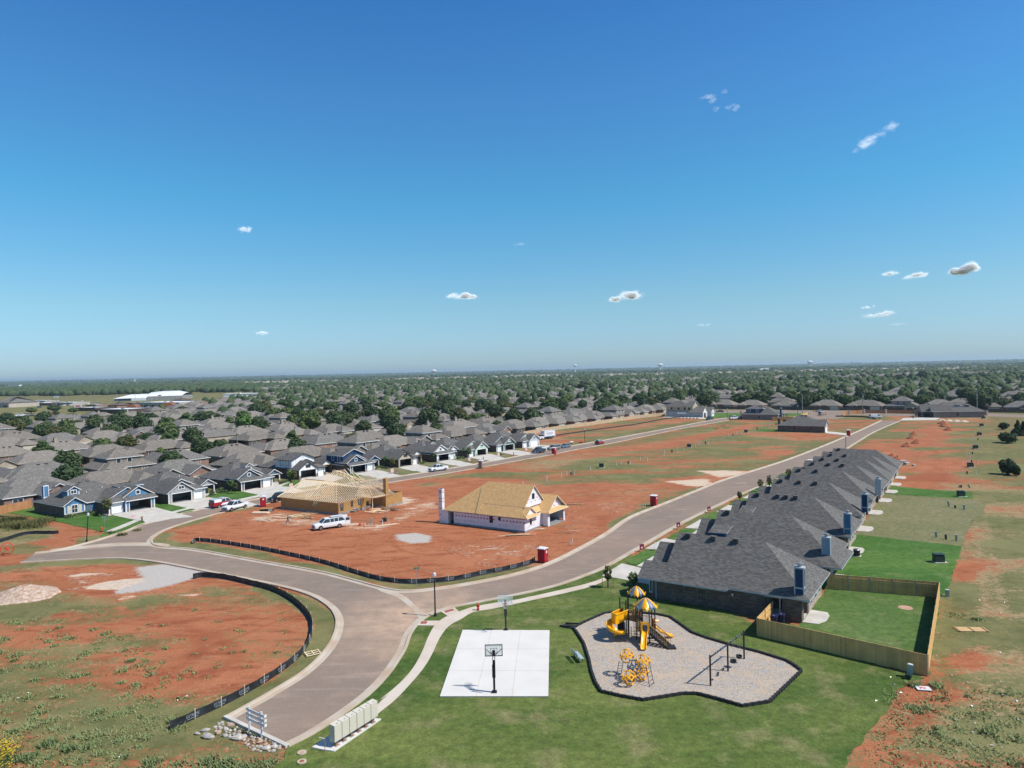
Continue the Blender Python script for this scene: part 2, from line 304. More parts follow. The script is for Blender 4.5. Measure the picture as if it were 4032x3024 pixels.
for q in ([(1650,930),(1850,980),(1800,1150),(1650,1250),(1400,1390),(1300,1370),(1550,1250),(1700,1100)],[(1850,960),(2100,1130),(2090,1200),(1900,1330),(1600,1440),(1750,1330),(2000,1200)],[(1300,870),(2212,830),(2212,850),(1500,890)]): z(zt(0,2050,.4521,q),1.,.04,.02,0,0,.75)
# left of the roads
z([(-300,2030),(0,2040),(60,2040),(200,2080),(240,2105),(0,2160),(-300,2210)],1.5,.5,.95)
z([(30,2035),(120,2028),(420,2110),(300,2150),(100,2165),(60,2175),(200,2110),(230,2080)],1.5,.05,.08)
z([(0,2155),(100,2140),(195,2150),(150,2170),(0,2190)],1,.8,.4)
z(zt(100,1830,.2532,[(800,1150),(1050,1100),(1400,1060),(1400,1085),(1100,1180),(800,1260)]),.6,.95,.3)
z(zt(560,1770,.2532,[(150,1430),(200,1350),(400,1240),(700,1140),(1000,1060),(1000,1090),(700,1200),(500,1290),(420,1400),(600,1440),(1100,1500),(1700,1620),(2212,1700),(2212,1760),(1200,1590),(400,1545)]),1.,.85,.75)
z([(1000,2170),(1300,2235),(1568,2300),(1862,2270),(2060,2225),(2100,2240),(1862,2295),(1608,2327),(1276,2255),(1000,2206)],1,.8,.6)
z([(1560,2105),(1640,2098),(1700,2110),(1690,2135),(1620,2140),(1560,2125)],.7,0,.05,.2,.85)
z([(1100,2010),(1300,2050),(1500,2060),(1550,2040),(1600,1990),(1700,1960),(1750,1990),(1650,2030),(1500,2095),(1250,2075),(1000,2060),(960,2040)],2,.04,.1,.45)
z([(1370,1975),(1420,1960),(1500,1960),(1560,1945),(1640,1965),(1620,1985),(1500,2000)],1.5,.02,.05,.65)
z([(1040,1985),(1100,1975),(1110,2000),(1060,2010)],1,0,.0,0,0,.6)
z([(1900,2235),(1720,2150),(1850,2140),(2150,2130),(2150,2170)],3,.03,.1,.35)
z(zt(1040,1680,.2532,[(1420,870),(1900,800),(2212,780),(2212,860),(1700,920),(1400,900)]),2,.1,.15)
z(zt(1540,1620,.3165,[(200,850),(1000,720),(1900,770),(1900,880),(900,830),(400,920)]),2.5,.8,.55)
z(zt(1540,1620,.3165,[(0,860),(640,790),(700,780),(1100,700),(1600,640),(1600,680),(1100,760),(300,900),(0,930)]),2.,.15,.3)
# town lots beyond
z([(-800,1700),(0,1640),(500,1620),(1000,1560),(1000,1530),(0,1550),(-800,1560)],10,.75,.95)
def sdist(P,poly):
    "signed distance, positive inside"
    x,y=P[:,0],P[:,1]; q=np.array(poly); best=np.full(len(P),1e18); ins=np.zeros(len(P),bool)
    for a,b in zip(q,np.roll(q,-1,0)):
        d=b-a; t=np.clip(((x-a[0])*d[0]+(y-a[1])*d[1])/(d@d+1e-9),0,1)
        best=np.minimum(best,(x-a[0]-t*d[0])**2+(y-a[1]-t*d[1])**2)
        c=(a[1]>y)!=(b[1]>y); ins^=c&(x<(b[0]-a[0])*(y-a[1])/(b[1]-a[1]+1e-12)+a[0])
    return np.where(ins,1,-1)*np.sqrt(best)
def ground():
    an=np.concatenate([np.linspace(-180,-46,14)[:-1],np.linspace(-46,46,470),np.linspace(46,180,14)[1:-1]])
    ds=[4,15,30]; d=44.
    while d<520: ds.append(d); d*=1.0052+.000006*d
    while d<30000: ds.append(d); d*=1.12
    A,D=np.meshgrid(np.radians(an),np.array(ds)); P=np.stack([D*np.sin(A),D*np.cos(A)],-1).reshape(-1,2)
    na,nd=len(an),len(ds)
    col=np.zeros((len(P),5)); col[:]=(.8,.55,0,0,0)
    near=np.hypot(P[:,0],P[:,1])<1200; Q=P[near]; cc=col[near]
    for poly,fe,*v in Z:
        q=np.array(poly); lo,hi=q.min(0)-fe*3,q.max(0)+fe*3
        k=((Q>lo)&(Q<hi)).all(1)
        if not k.any(): continue
        w=np.clip(sdist(Q[k],poly)/fe*.5+.5,0,1)[:,None]; cc[k]=cc[k]*(1-w)+np.array(v)*w
    col[near]=cc
    V=np.concatenate([np.c_[P,np.zeros(len(P))],[[0,0,0]]]); i=np.arange(nd-1)[:,None]*na; j=np.arange(na)[None,:]; j2=(j+1)%na
    F=np.stack([i+j,i+j2,i+na+j2,i+na+j],-1).reshape(-1,4)[:,::-1]
    fan=[(k,(k+1)%na,len(P)) for k in range(na)]
    me=bpy.data.meshes.new('ground'); me.from_pydata(V.tolist(),[],F.tolist()+[(a,b,c) for a,b,c in fan])
    for nm,ch in (('zone_a',(0,1,2)),('zone_b',(3,4,4))):
        at=me.color_attributes.new(nm,'FLOAT_COLOR','POINT'); C=np.ones((len(V),4),np.float32); C[:-1,:3]=col[:,ch]; C[-1,:3]=(.5,.4,0) if nm=='zone_a' else 0
        at.data.foreach_set('color',C.ravel())
    m,n,b=nt('ground'); b.inputs['Roughness'].default_value=.95; b.inputs['Specular IOR Level'].default_value=.1
    a=N(n,'Attribute',attribute_name='zone_a'); sa=N(n,'SeparateColor'); L(n,a,sa); a2=N(n,'Attribute',attribute_name='zone_b'); sb=N(n,'SeparateColor'); L(n,a2,sb)
    co=coord(n)
    mp=N(n,'Mapping'); n.links.new(co,mp.inputs[0]); mp.inputs['Rotation'].default_value=(0,0,-(math.pi/2-SD)+.0); mp.inputs['Scale'].default_value=(.3,1,1)
    st=noise(n,mp.outputs[0],.7,6,.6)
    f=noise(n,co,.28,9,.66); f2=noise(n,co,1.6,7,.7); f5=noise(n,co,4.5,4,.65); tk=noise(n,co,.028,1,.3); f3=noise(n,co,.09,5,.55)
    red=mix(n,ramp(n,f3,.35,.65),(.3,.1,.046),(.385,.148,.074)); red=mix(n,ramp(n,st,.5,.62),red,(.235,.07,.033)); red=mix(n,ramp(n,f2,.52,.72),red,(.46,.2,.105))
    red=mix(n,mathn(n,'MULTIPLY',ramp(n,f5,.5,.7),.5),red,(.48,.235,.13))
    tq=mathn(n,'ABSOLUTE',mathn(n,'SUBTRACT',mathn(n,'ABSOLUTE',mathn(n,'SUBTRACT',mathn(n,'FRACT',mathn(n,'MULTIPLY',tk,7.)),.5)),.13))
    red=mix(n,mathn(n,'MULTIPLY',ramp(n,tq,.05,.015),mathn(n,'MULTIPLY',ramp(n,f3,.4,.6),.6)),red,(.27,.085,.04))
    red=mix(n,sb.outputs[1],red,(.25,.075,.037))
    big=mathn(n,'MULTIPLY',mathn(n,'SUBTRACT',noise(n,mp.outputs[0],.085,5,.62),.5),3.4)
    def cover(cv,fn,w=.05,top=.63,k=.27):
        d=mathn(n,'SUBTRACT',fn,mathn(n,'SUBTRACT',top,mathn(n,'MULTIPLY',cv,k))); return ramp(n,d,-w,w)
    g1=mathn(n,'ADD',mathn(n,'ADD',mathn(n,'MULTIPLY',f,.2),mathn(n,'MULTIPLY',f2,.42)),mathn(n,'MULTIPLY',f5,.38))
    mp2=N(n,'Mapping'); n.links.new(co,mp2.inputs[0]); mp2.inputs['Location'].default_value=(37,91,0)
    d1=mathn(n,'ADD',mathn(n,'MULTIPLY',noise(n,mp2.outputs[0],.5,8,.65),.5),mathn(n,'MULTIPLY',noise(n,mp2.outputs[0],3.,4,.65),.5))
    dry=mix(n,ramp(n,f2,.38,.62),(.33,.235,.13),(.22,.175,.085)); dry=mix(n,ramp(n,f5,.5,.68),dry,(.4,.3,.18)); grn=mix(n,ramp(n,noise(n,co,.5,6,.6),.38,.62),(.1,.115,.042),(.17,.165,.068)); grn=mix(n,ramp(n,f3,.5,.62),grn,(.19,.185,.08)); grn=mix(n,mathn(n,'MULTIPLY',ramp(n,f5,.5,.66),.6),grn,(.07,.09,.035))
    mid=lambda s_:mathn(n,'ADD',s_,mathn(n,'MULTIPLY',big,mathn(n,'MULTIPLY',mathn(n,'MULTIPLY',s_,mathn(n,'SUBTRACT',1.,s_)),4.)))
    c=mix(n,cover(mid(sa.outputs[1]),d1,.04),red,dry); c=mix(n,mathn(n,'MULTIPLY',cover(mid(sa.outputs[0]),g1,.03),.92),c,grn)
    c=mix(n,cover(sa.outputs[2],mathn(n,'ADD',mathn(n,'MULTIPLY',st,.6),mathn(n,'MULTIPLY',f2,.4)),.05,.68,.36),c,mix(n,ramp(n,f2,.4,.6),(.6,.5,.4),(.5,.36,.25)))
    gv=mix(n,ramp(n,noise(n,co,6,3),.4,.6),(.5,.46,.42),(.35,.32,.3)); c=mix(n,cover(sb.outputs[0],g1,.07,.66,.36),c,gv)
    n.links.new(c,b.inputs['Base Color'])
    bp=N(n,'Bump'); bp.inputs['Strength'].default_value=.55; bp.inputs['Distance'].default_value=.25; n.links.new(g1,bp.inputs['Height']); n.links.new(bp.outputs[0],b.inputs['Normal'])
    me.materials.append(m); o=bpy.data.objects.new('ground',me); COL.objects.link(o); struct(o,'red clay ground with patchy grass')
ground()
# ---------------------------------------------------------------- lawns
def lawnmat(name,c1,c2,c3,sc=.09,streak=0):
    m,n,b=nt(name); b.inputs['Roughness'].default_value=.9; b.inputs['Specular IOR Level'].default_value=.12; co=coord(n)
    mp=N(n,'Mapping'); n.links.new(co,mp.inputs[0]); mp.inputs['Rotation'].default_value=(0,0,streak); mp.inputs['Scale'].default_value=(.35,1,1)
    f=noise(n,mp.outputs[0],sc,5,.6); g=noise(n,co,1.3,7,.7); h=noise(n,co,.28,5)
    c=mix(n,ramp(n,f,.38,.62),c1,c2); c=mix(n,mathn(n,'MULTIPLY',ramp(n,h,.52,.68),.75),c,c3); v=N(n,'VectorMath',operation='SCALE'); n.links.new(c,v.inputs[0]); n.links.new(mathn(n,'MULTIPLY',ramp(n,g,.3,.7,.66,1.34),ramp(n,noise(n,co,7,3,.7),.3,.7,.75,1.25)),v.inputs['Scale'])
    n.links.new(v.outputs[0],b.inputs['Base Color'])
    bp=N(n,'Bump'); bp.inputs['Strength'].default_value=.5; bp.inputs['Distance'].default_value=.12; n.links.new(noise(n,co,4,4),bp.inputs['Height']); n.links.new(bp.outputs[0],b.inputs['Normal'])
lawnmat('lawn_park',(.058,.1,.022),(.125,.155,.042),(.2,.185,.085),.13); lawnmat('lawn_green',(.05,.12,.022),(.085,.16,.035),(.12,.175,.055)); lawnmat('lawn_olive',(.14,.15,.065),(.19,.175,.09),(.22,.185,.11)); lawnmat('lawn_yard',(.062,.12,.028),(.095,.15,.042),(.14,.17,.065),.2)
def sheet(name,pts,z1,m,z0=-.05,world=False,label=None):
    mb=MB(); mb.prism([tuple(p) for p in (pts if world else [G(*p) for p in pts])],z0,z1,m); return struct(mb.build(name),label)
# ---------------------------------------------------------------- roads
L1=[(884,2831),(980,2778),(1076,2723),(1189,2652),(1264,2584),(1309,2520),(1326,2462),(1320,2425),(1296,2392),(1240,2355),(1150,2323),(1000,2289),(814,2253),(646,2220),(497,2202),(362,2202),(81,2217)]
L2=[(138,2178),(226,2168),(302,2149),(378,2129),(454,2105),(505,2088),(556,2066),(636,2046),(722,2021),(820,1999),(950,1977),(1066,1955),(1369,1904),(1540,1880),(1663,1862),(1809,1838),(1936,1816),(2046,1795),(2160,1772),(2375,1734),(2626,1688),(2788,1657),(2864,1645)]
L3=[(2872,1655),(2740,1678),(2673,1690),(2420,1744),(2274,1770),(2198,1786),(2040,1815),(1825,1853),(1698,1875),(1540,1900),(1369,1929),(1066,1981),(955,2003),(864,2022),(813,2036),(737,2058),(661,2084),(620,2106),(600,2124),(598,2136),(612,2148),(655,2156),(769,2165),(1000,2206),(1140,2230),(1276,2255),(1385,2283),(1480,2309),(1554,2325),(1608,2328),(1702,2320),(1862,2295),(2042,2257),(2168,2214),(2297,2150),(2388,2098),(2478,2037),(2620,1980),(2745,1930),(2853,1888),(3070,1820),(3215,1766),(3338,1715),(3395,1690),(3469,1656)]
L4=[(3545,1658),(3449,1699),(3377,1742),(3272,1804),(2975,1925),(2867,1974),(2704,2053),(2568,2131),(2400,2229),(2300,2272),(2200,2307),(2079,2336),(1930,2366),(1789,2393),(1735,2409),(1695,2424),(1659,2447),(1633,2474),(1612,2510),(1598,2552),(1572,2597),(1528,2660),(1452,2738),(1339,2823),(1227,2895),(1134,2942)]
W1,W2,W3,W4=[smooth([G(*p) for p in l],4) for l in (L1,L2,L3,L4)]
def road_mat():
    m,n,b=nt('asphalt'); b.inputs['Roughness'].default_value=.9; b.inputs['Specular IOR Level'].default_value=.15; co=coord(n)
    f=noise(n,co,.05,4,.5); g=noise(n,co,.35,7,.65); h=noise(n,co,6,4)
    mp=N(n,'Mapping'); n.links.new(co,mp.inputs[0]); mp.inputs['Rotation'].default_value=(0,0,-1.0); mp.inputs['Scale'].default_value=(.12,1,1); st=noise(n,mp.outputs[0],.9,5,.6)
    c=mix(n,ramp(n,f,.35,.65),(.215,.172,.142),(.262,.196,.155)); c=mix(n,mathn(n,'MULTIPLY',ramp(n,g,.5,.75),.55),c,(.36,.26,.2)); c=mix(n,mathn(n,'MULTIPLY',ramp(n,st,.55,.72),.5),c,(.36,.3,.26))
    # clay carried on to the mouth of the junction
    s=N(n,'SeparateXYZ'); n.links.new(co,s.inputs[0]); jx,jy=G(1640,2440)
    d=mathn(n,'POWER',mathn(n,'ADD',mathn(n,'POWER',mathn(n,'MULTIPLY',mathn(n,'SUBTRACT',s.outputs[0],jx),1/9.),2.),mathn(n,'POWER',mathn(n,'MULTIPLY',mathn(n,'SUBTRACT',s.outputs[1],jy),1/12.),2.)),.5)
    k=mathn(n,'MULTIPLY',ramp(n,d,1.3,.2),ramp(n,g,.36,.6,.25,.9)); c=mix(n,k,c,(.5,.35,.25))
    v=N(n,'VectorMath',operation='SCALE'); n.links.new(c,v.inputs[0]); n.links.new(ramp(n,h,.3,.7,.9,1.1),v.inputs['Scale']); n.links.new(v.outputs[0],b.inputs['Base Color'])
road_mat()
mb=MB(); mb.prism(W1+W2+W3+W4,-.1,.03,'asphalt'); struct(mb.build('road'),'curving residential street and its two branches')
mb=MB(); mb.prism([G(*p) for p in [(2795,1629),(3323,1634),(3620,1640),(3900,1640),(4032,1645),(4300,1650),(4300,1632),(4032,1633),(3880,1627),(3620,1622),(3323,1617),(2795,1614),(2500,1610),(2500,1622)]],-.1,.03,'asphalt'); 
mb.prism([G(*p) for p in [(3150,1655),(3180,1630),(3330,1632),(3320,1646)]],-.1,.034,'asphalt'); mb.prism([G(*p) for p in [(3232,1650),(3270,1626),(3330,1628),(3300,1650)]],-.1,.038,'asphalt'); struct(mb.build('road'),'cross road in front of the far subdivision')
mb=MB()
KP=[(-.75,.034),(-.18,.05),(-.14,.17),(.14,.17),(.16,-.05),(-.75,-.05)]
for l in (W1,W2,W3,W4): ribbon(mb,l,KP,"kerb_concrete")
struct(mb.build('kerb'),'concrete kerb and gutter along the streets')
# pale cross pans at the two junctions
for pts,nm in (([(1478,2312),(1530,2322),(1600,2352),(1650,2400),(1690,2428),(1662,2446),(1610,2388),(1560,2352),(1500,2330)],'a'),([(226,2160),(470,2138),(640,2140),(655,2152),(470,2150),(226,2171)],'b')):
    mb=MB(); mb.prism(smooth([G(*p) for p in pts],3,True),-.04,.042,'kerb_concrete'); struct(mb.build('valley_gutter'),'pale concrete cross pan at a street junction')
def rough(P_,step,amp):
    "uneven edge where turf meets soil"
    out=[]; r_=random.Random(len(P_))
    for a,b in zip(P_,P_[1:]+P_[:1]):
        out.append(tuple(a[:2])); l=math.hypot(b[0]-a[0],b[1]-a[1]); k=int(l/step)
        if l<1.5: continue
        nx_,ny_=-(b[1]-a[1])/l,(b[0]-a[0])/l
        for i in range(1,k): t=i/k; o=r_.gauss(0,amp); out.append((a[0]+(b[0]-a[0])*t+nx_*o,a[1]+(b[1]-a[1])*t+ny_*o))
    return out
# ---------------------------------------------------------------- lawns, walks, drives
SW1=[(700+a*.3761,2400+b*.3761) for a,b in [(2085,1010),(2212,890)]]+[(1500+a*.3617,2250+b*.3617) for a,b in [(0,1400),(200,1230),(350,1060),(450,880),(510,730),(590,590),(700,505),(845,448),(1000,395),(1270,345),(1500,310),(2212,148)]]+[(2381,2276)]
SW2=[(2392,2284)]+[(1500+a*.3617,2250+b*.3617) for a,b in [(2212,192),(1500,350),(1200,415),(1000,450),(880,520),(740,600),(640,730),(560,900),(470,1050),(330,1220),(160,1400),(0,1530)]]+[(1456,2840),(1440,2830)]
w1=smooth([G(*p) for p in SW1],3); w2=smooth([G(*p) for p in SW2],3)
i0=min(range(len(W4)),key=lambda i:math.hypot(W4[i][0]-G(2470,2190)[0],W4[i][1]-G(2470,2190)[1]))
edge=W4[i0:]
park=edge+[G(*p) for p in [(1120,2990),(1060,3040),(1000,3300),(3150,3300),(3321,3024),(3420,2880),(3500,2790),(3538,2713),(3570,2690),(3640,2672)]]+[(27,70.),G(3030,2480),G(2560,2300)]
park=rough(park,.7,.09)
mb=MB(); mb.prism(park,-.05,.06,'lawn_park'); struct(mb.build('lawn'),'mown park lawn around the court and playground')
mb=MB(); mb.prism(w1+w2,-.05,.1,'sidewalk_concrete'); struct(mb.build('sidewalk'),'curving concrete sidewalk beside the park lawn')
for q in ([(640,440),(680,440),(800,400),(850,445),(740,505)],[(440,548),(660,545),(590,600),(380,595)]):
    mb=MB(); mb.prism(W(1500,2250,.3617,q),-.05,.115,'sidewalk_concrete'); struct(mb.build('kerb_ramp'),'concrete kerb ramp at the corner')
for q in ([(690,440),(780,418),(800,432),(705,460)],[(440,555),(505,552),(495,580),(428,583)]):
    mb=MB(); mb.prism(W(1500,2250,.3617,q),.0,.125,'tactile_red'); struct(mb.build('tactile_paving'),'red tactile strip on the kerb ramp')
fr=(16.0,84.4)
def RW(x,y,z=None):
    "street grid of the right hand row: x away from the street, y along it"
    p=(fr[0]+x*sy+y*sx, fr[1]-x*sx+y*sy); return p if z is None else p+(z,)
def rsheet(name,pts,z1,m,label): mb=MB(); q_=[RW(*p) for p in pts]; mb.prism(rough(q_,.8,.1) if m.startswith('lawn') else q_,-.05,z1,m); return struct(mb.build(name),label)
rsheet('lawn',[(17,-1),(17.2,13.6),(28.9,16.3),(29.1,-8.1),(14,-6.3),(14,-1)],.075,'lawn_yard','fenced back lawn')
rsheet('lawn',[(16,13.6),(28.9,16.4),(29.6,20.6),(30.5,44.7),(16,45.5)],.07,'lawn_green','bright green back lawns')
rsheet('lawn',[(16,45.5),(30.5,44.7),(31.5,68),(33,70),(33.5,83),(31,88),(16,87)],.065,'lawn_olive','faded olive back lawns')
rsheet('lawn',[(16,87),(31.4,88),(31,96),(16,98)],.068,'lawn_green','narrow strip of green back lawn')
rsheet('lawn',[(-9.6,11),(-9.2,40),(-8.,80),(-6.5,124),(0,124),(0,11)],.05,'lawn_park','turf between the kerb and the right hand row')
# street side of the right hand row: strips, walk and drives
rsheet('driveway',[(-9,5.2),(-5.6,5),(-1.5,4.6),(-.6,4.6),(-.6,10.4),(-5,10.2),(-6,11),(-9.2,11.8)],.11,'concrete','white driveway of the nearest right hand house')
for k,y in enumerate((20.5,36.7,52.5,68.5,84,96,108)):
    rsheet('driveway',[(-9.6+k*.4,y+.5),(-6,y+1.2),(-.6,y+1),(-.6,y+7),(-6,y+7.3),(-9.6+k*.4,y+8.2)],.112,'concrete','driveway in front of the right hand row')
    rsheet('sidewalk',[(-6.9,y-8.8),(-5.5,y-8.8),(-5.5,y+1.4),(-6.9,y+1.4)],.1,'concrete','sidewalk in front of the right hand row')
    rsheet('lawn',[(-8.9,y-7.8),(-8.3,y-8.3),(-7,y-8.6),(-7,y+.4),(-8.4,y+.1),(-9.3,y-1.2)],.13,'lawn_green','grass strip between kerb and sidewalk')
    rsheet('lawn',[(-5.4,y-8.6),(-.6,y-8.8),(-.6,y+.8),(-5.4,y+1)],.09,'lawn_green','front lawn in the right hand row')
mb=MB(); c=[G(*p) for p in [(1732,2748.5),(2159,2748.5),(2164,2487),(1822,2485.5)]]; mb.prism(c,-.05,.16,'concrete_white','slab_grey'); struct(mb.build('basketball_court'),'white concrete basketball slab')
mb=MB()
for t in (1/3,2/3): mb.bar(tuple((c[0][i]*(1-t)+c[1][i]*t) for i in (0,1))+(.161,),tuple((c[3][i]*(1-t)+c[2][i]*t) for i in (0,1))+(.161,),.03,'kerb_concrete',.004)
for t in (1/3,2/3): mb.bar(tuple((c[0][i]*(1-t)+c[3][i]*t) for i in (0,1))+(.1615,),tuple((c[1][i]*(1-t)+c[2][i]*t) for i in (0,1))+(.1615,),.03,'kerb_concrete',.004)
struct(mb.build('court_joint'),'joints sawn in the court slab')
# playground surface and its black border
PG=W(2200,2250,.4521,[(175,478),(240,445),(330,405),(400,375),(470,366),(700,372),(870,388),(970,410),(1050,465),(1160,545),(1280,590),(1500,655),(1750,718),(1980,790),(2050,830),(2115,880),(1985,1005),(1835,1150),(1600,1188),(1400,1130),(1205,1080),(1080,1080),(735,1135),(540,1100),(370,1060),(320,980),(285,880),(265,780),(220,640),(160,545),(128,505)])
m,n,b=nt('rubber_mulch'); co=coord(n); b.inputs['Roughness'].default_value=.95
v=N(n,'TexVoronoi'); v.inputs['Scale'].default_value=9; n.links.new(co,v.inputs[0]); hs=N(n,'SeparateColor'); n.links.new(v.outputs['Color'],hs.inputs[0])
c=mix(n,hs.outputs[0],(.27,.235,.2),(.44,.385,.325)); c=mix(n,ramp(n,hs.outputs[1],.8,.88),c,(.5,.36,.24)); c=mix(n,ramp(n,hs.outputs[2],.85,.9),c,(.33,.34,.37)); c=mix(n,mathn(n,'MULTIPLY',ramp(n,noise(n,co,.5,4),.52,.68),.45),c,(.52,.38,.25))
n.links.new(c,b.inputs['Base Color']); bp=N(n,'Bump'); bp.inputs['Distance'].default_value=.06; bp.inputs['Strength'].default_value=.7; n.links.new(v.outputs['Color'],bp.inputs['Height']); n.links.new(bp.outputs[0],b.inputs['Normal'])
mb=MB(); mb.prism(PG,-.05,.1,'rubber_mulch'); struct(mb.build('playground_surface'),'mottled wood chip playground surface')
t=thing('playground_border','low black plastic border all round the wood chip playground','border',PG[0])
mb=MB(); pg=[(x-PG[0][0],y-PG[0][1]) for x,y in PG]
ribbon(mb,pg,[(-.09,0),(-.09,.3),(.09,.3),(.09,0)],'rubber_black',closed=True)
for i in range(len(pg)):
    a,b_=Vector(pg[i]),Vector(pg[(i+1)%len(pg)]); n_=max(1,int((b_-a).length/.55))
    for k in range(n_): p=a+(b_-a)*((k+.5)/n_); mb.box(p.x-.11,p.x+.11,p.y-.11,p.y+.11,0,.315,'rubber_black')
mb.build('timber',t)
t=thing('playground_ramp','black plastic access ramp at the corner of the playground border','ramp',G(2242,2467))
o=Vector(G(2242,2467)); mb=MB(); q=[Vector(p)-o for p in W(2200,2250,.4521,[(10,487),(60,465),(178,478),(115,505)])]
mb.prism([tuple(p) for p in q],.02,.14,'rubber_black'); mb.bar((*q[1],.2),(*q[2],.3),.12,'rubber_black'); mb.bar((*q[0],.2),(*q[3],.3),.12,'rubber_black'); mb.build('deck',t)
# left row front yards
def LF(x,y,o=(-75.4,154.4),b=34.5):
    B=R(b); return (o[0]+x*math.sin(B)-y*math.cos(B),o[1]+x*math.cos(B)+y*math.sin(B))
def psheet(name,x0,y0,s,pts,z1,m,label): mb=MB(); mb.prism(W(x0,y0,s,pts),-.05,z1,m); return struct(mb.build(name),label)
A_=(100,1830,.2532); B_=(560,1770,.2532); C_=(1540,1620,.3165); D_=(1040,1680,.2532)
psheet('lawn',*A_,[(-380,730),(-380,620),(95,640),(700,730),(1330,770),(1740,870),(1600,900),(1250,1048),(1180,1040),(560,900)],.07,'lawn_green','front and side lawn of the blue corner house')
psheet('lawn',*A_,[(1255,1052),(1500,1000),(1745,885),(1845,885),(1850,925),(1600,1010),(1400,1078),(1150,1120)],.09,'lawn_green','kerbside grass strip by the blue house')
psheet('sidewalk',*A_,[(1250,1045),(1690,868),(1770,878),(1500,985),(1380,1042)],.11,'concrete','short sidewalk beside the blue house lawn')
psheet('path',*A_,[(900,735),(1010,720),(1330,775),(1340,800),(1180,800),(1000,745)],.11,'concrete','front path of the blue house')
psheet('driveway',*A_,[(1335,785),(2010,665),(2280,735),(2600,810),(2240,850),(1860,925),(1850,880),(1740,870),(1400,800)],.1,'concrete','wide white driveway of the blue house')
psheet('lawn',*B_,[(190,830),(420,850),(700,915),(480,975),(180,905)],.085,'lawn_green','lawn between the blue and grey houses')
psheet('sidewalk',*B_,[(450,975),(700,915),(760,925),(520,990)],.11,'concrete','sidewalk at the grey house')
psheet('lawn',*B_,[(520,988),(760,925),(830,935),(780,965),(640,1000)],.12,'lawn_green','kerb strip at the grey house')
psheet('driveway',*B_,[(415,855),(1020,750),(1120,760),(1600,800),(1850,880),(860,940),(700,915)],.1,'concrete','wide white driveway of the grey house')
psheet('lawn',*B_,[(1020,700),(1260,600),(1560,655),(1830,715),(1500,780),(1060,760)],.09,'lawn_green','front lawn of the grey house')
psheet('sidewalk',*B_,[(1490,780),(1830,710),(1870,720),(1560,800)],.11,'concrete','sidewalk in front of the grey house lawn')
psheet('driveway',*B_,[(1545,655),(1935,560),(2330,590),(2500,640),(2200,720),(1900,770),(1830,715)],.1,'concrete','white driveway of the slate house')
psheet('path',*D_,[(0,905),(330,850),(400,870),(200,960),(0,930)],.11,'concrete','porch path of the slate house')
psheet('lawn',*D_,[(200,940),(360,870),(600,830),(700,860),(400,980)],.09,'lawn_green','front lawn of the slate house')
psheet('driveway',*D_,[(590,800),(1000,740),(1260,800),(900,900),(500,960)],.1,'concrete','driveway of the white house')
psheet('lawn',*D_,[(1290,740),(1400,735),(1620,790),(1520,815),(1250,770)],.09,'lawn_green','lawn of the navy house'); psheet('lawn',*D_,[(1540,825),(1700,795),(1760,810),(1600,840)],.1,'lawn_green','kerb strip of the navy house')
psheet('driveway',*D_,[(1395,740),(1740,680),(1830,690),(2160,770),(1770,815),(1700,795)],.1,'concrete','driveway of the navy house')
psheet('lawn',*C_,[(-190,650),(100,705),(290,740),(60,775),(-180,735)],.09,'lawn_olive','lawn of the navy house east side'); psheet('lawn',*C_,[(70,785),(310,745),(390,762),(150,800)],.1,'lawn_olive','kerb strip by the beige house')
psheet('driveway',*C_,[(90,705),(310,655),(400,680),(660,735),(400,765),(250,740)],.1,'concrete','driveway of the beige house')
psheet('lawn',*C_,[(330,650),(580,635),(750,670),(680,690),(400,690)],.09,'lawn_olive','lawn of the beige house'); psheet('lawn',*C_,[(690,700),(790,675),(850,682),(720,712)],.1,'lawn_olive','kerb strip by the charcoal house')
psheet('driveway',*C_,[(575,635),(715,605),(820,610),(1060,665),(850,690),(750,670)],.1,'concrete','driveway of the charcoal house')
psheet('lawn',*C_,[(820,600),(980,575),(1120,605),(1000,635),(850,620)],.09,'lawn_olive','lawn of the charcoal house')
psheet('driveway',*C_,[(970,575),(1165,540),(1240,530),(1440,590),(1250,620),(1120,605)],.1,'concrete','driveway of the mint house')
psheet('driveway',*C_,[(1345,508),(1515,480),(1600,490),(1820,530),(1600,552),(1500,540)],.1,'concrete','driveway of the green house')
psheet('driveway',*C_,[(1670,455),(1820,430),(1860,420),(2120,435),(1900,490),(1790,470)],.1,'concrete','driveway of the end house')
psheet('driveway',2600,1350,.3617,[(1800,970),(1850,968),(2060,990),(2040,1012),(1800,985)],.09,'concrete','drive of the lone brick house'); psheet('lawn',2600,1350,.3617,[(1040,960),(1100,930),(1380,950),(1380,975)],.07,'lawn_green','lawn behind the lone brick house')
psheet('lawn',2600,1350,.3617,[(545,810),(540,765),(900,765),(900,815)],.07,'lawn_green','far corner lawn'); psheet('lawn',2600,1350,.3617,[(1350,790),(1350,765),(1640,770),(1560,795)],.07,'lawn_green','lawn by the far junction')
psheet('driveway',3232,1350,.3617,[(860,845),(900,820),(1130,812),(1300,818),(1250,840)],.06,'concrete','pale drive by the far house')
psheet('gravel_bed',2040,1560,.3165,[(1780,262),(1860,250),(2300,262),(2350,285),(2050,272)],.04,'concrete','pale ground by the unfinished house')
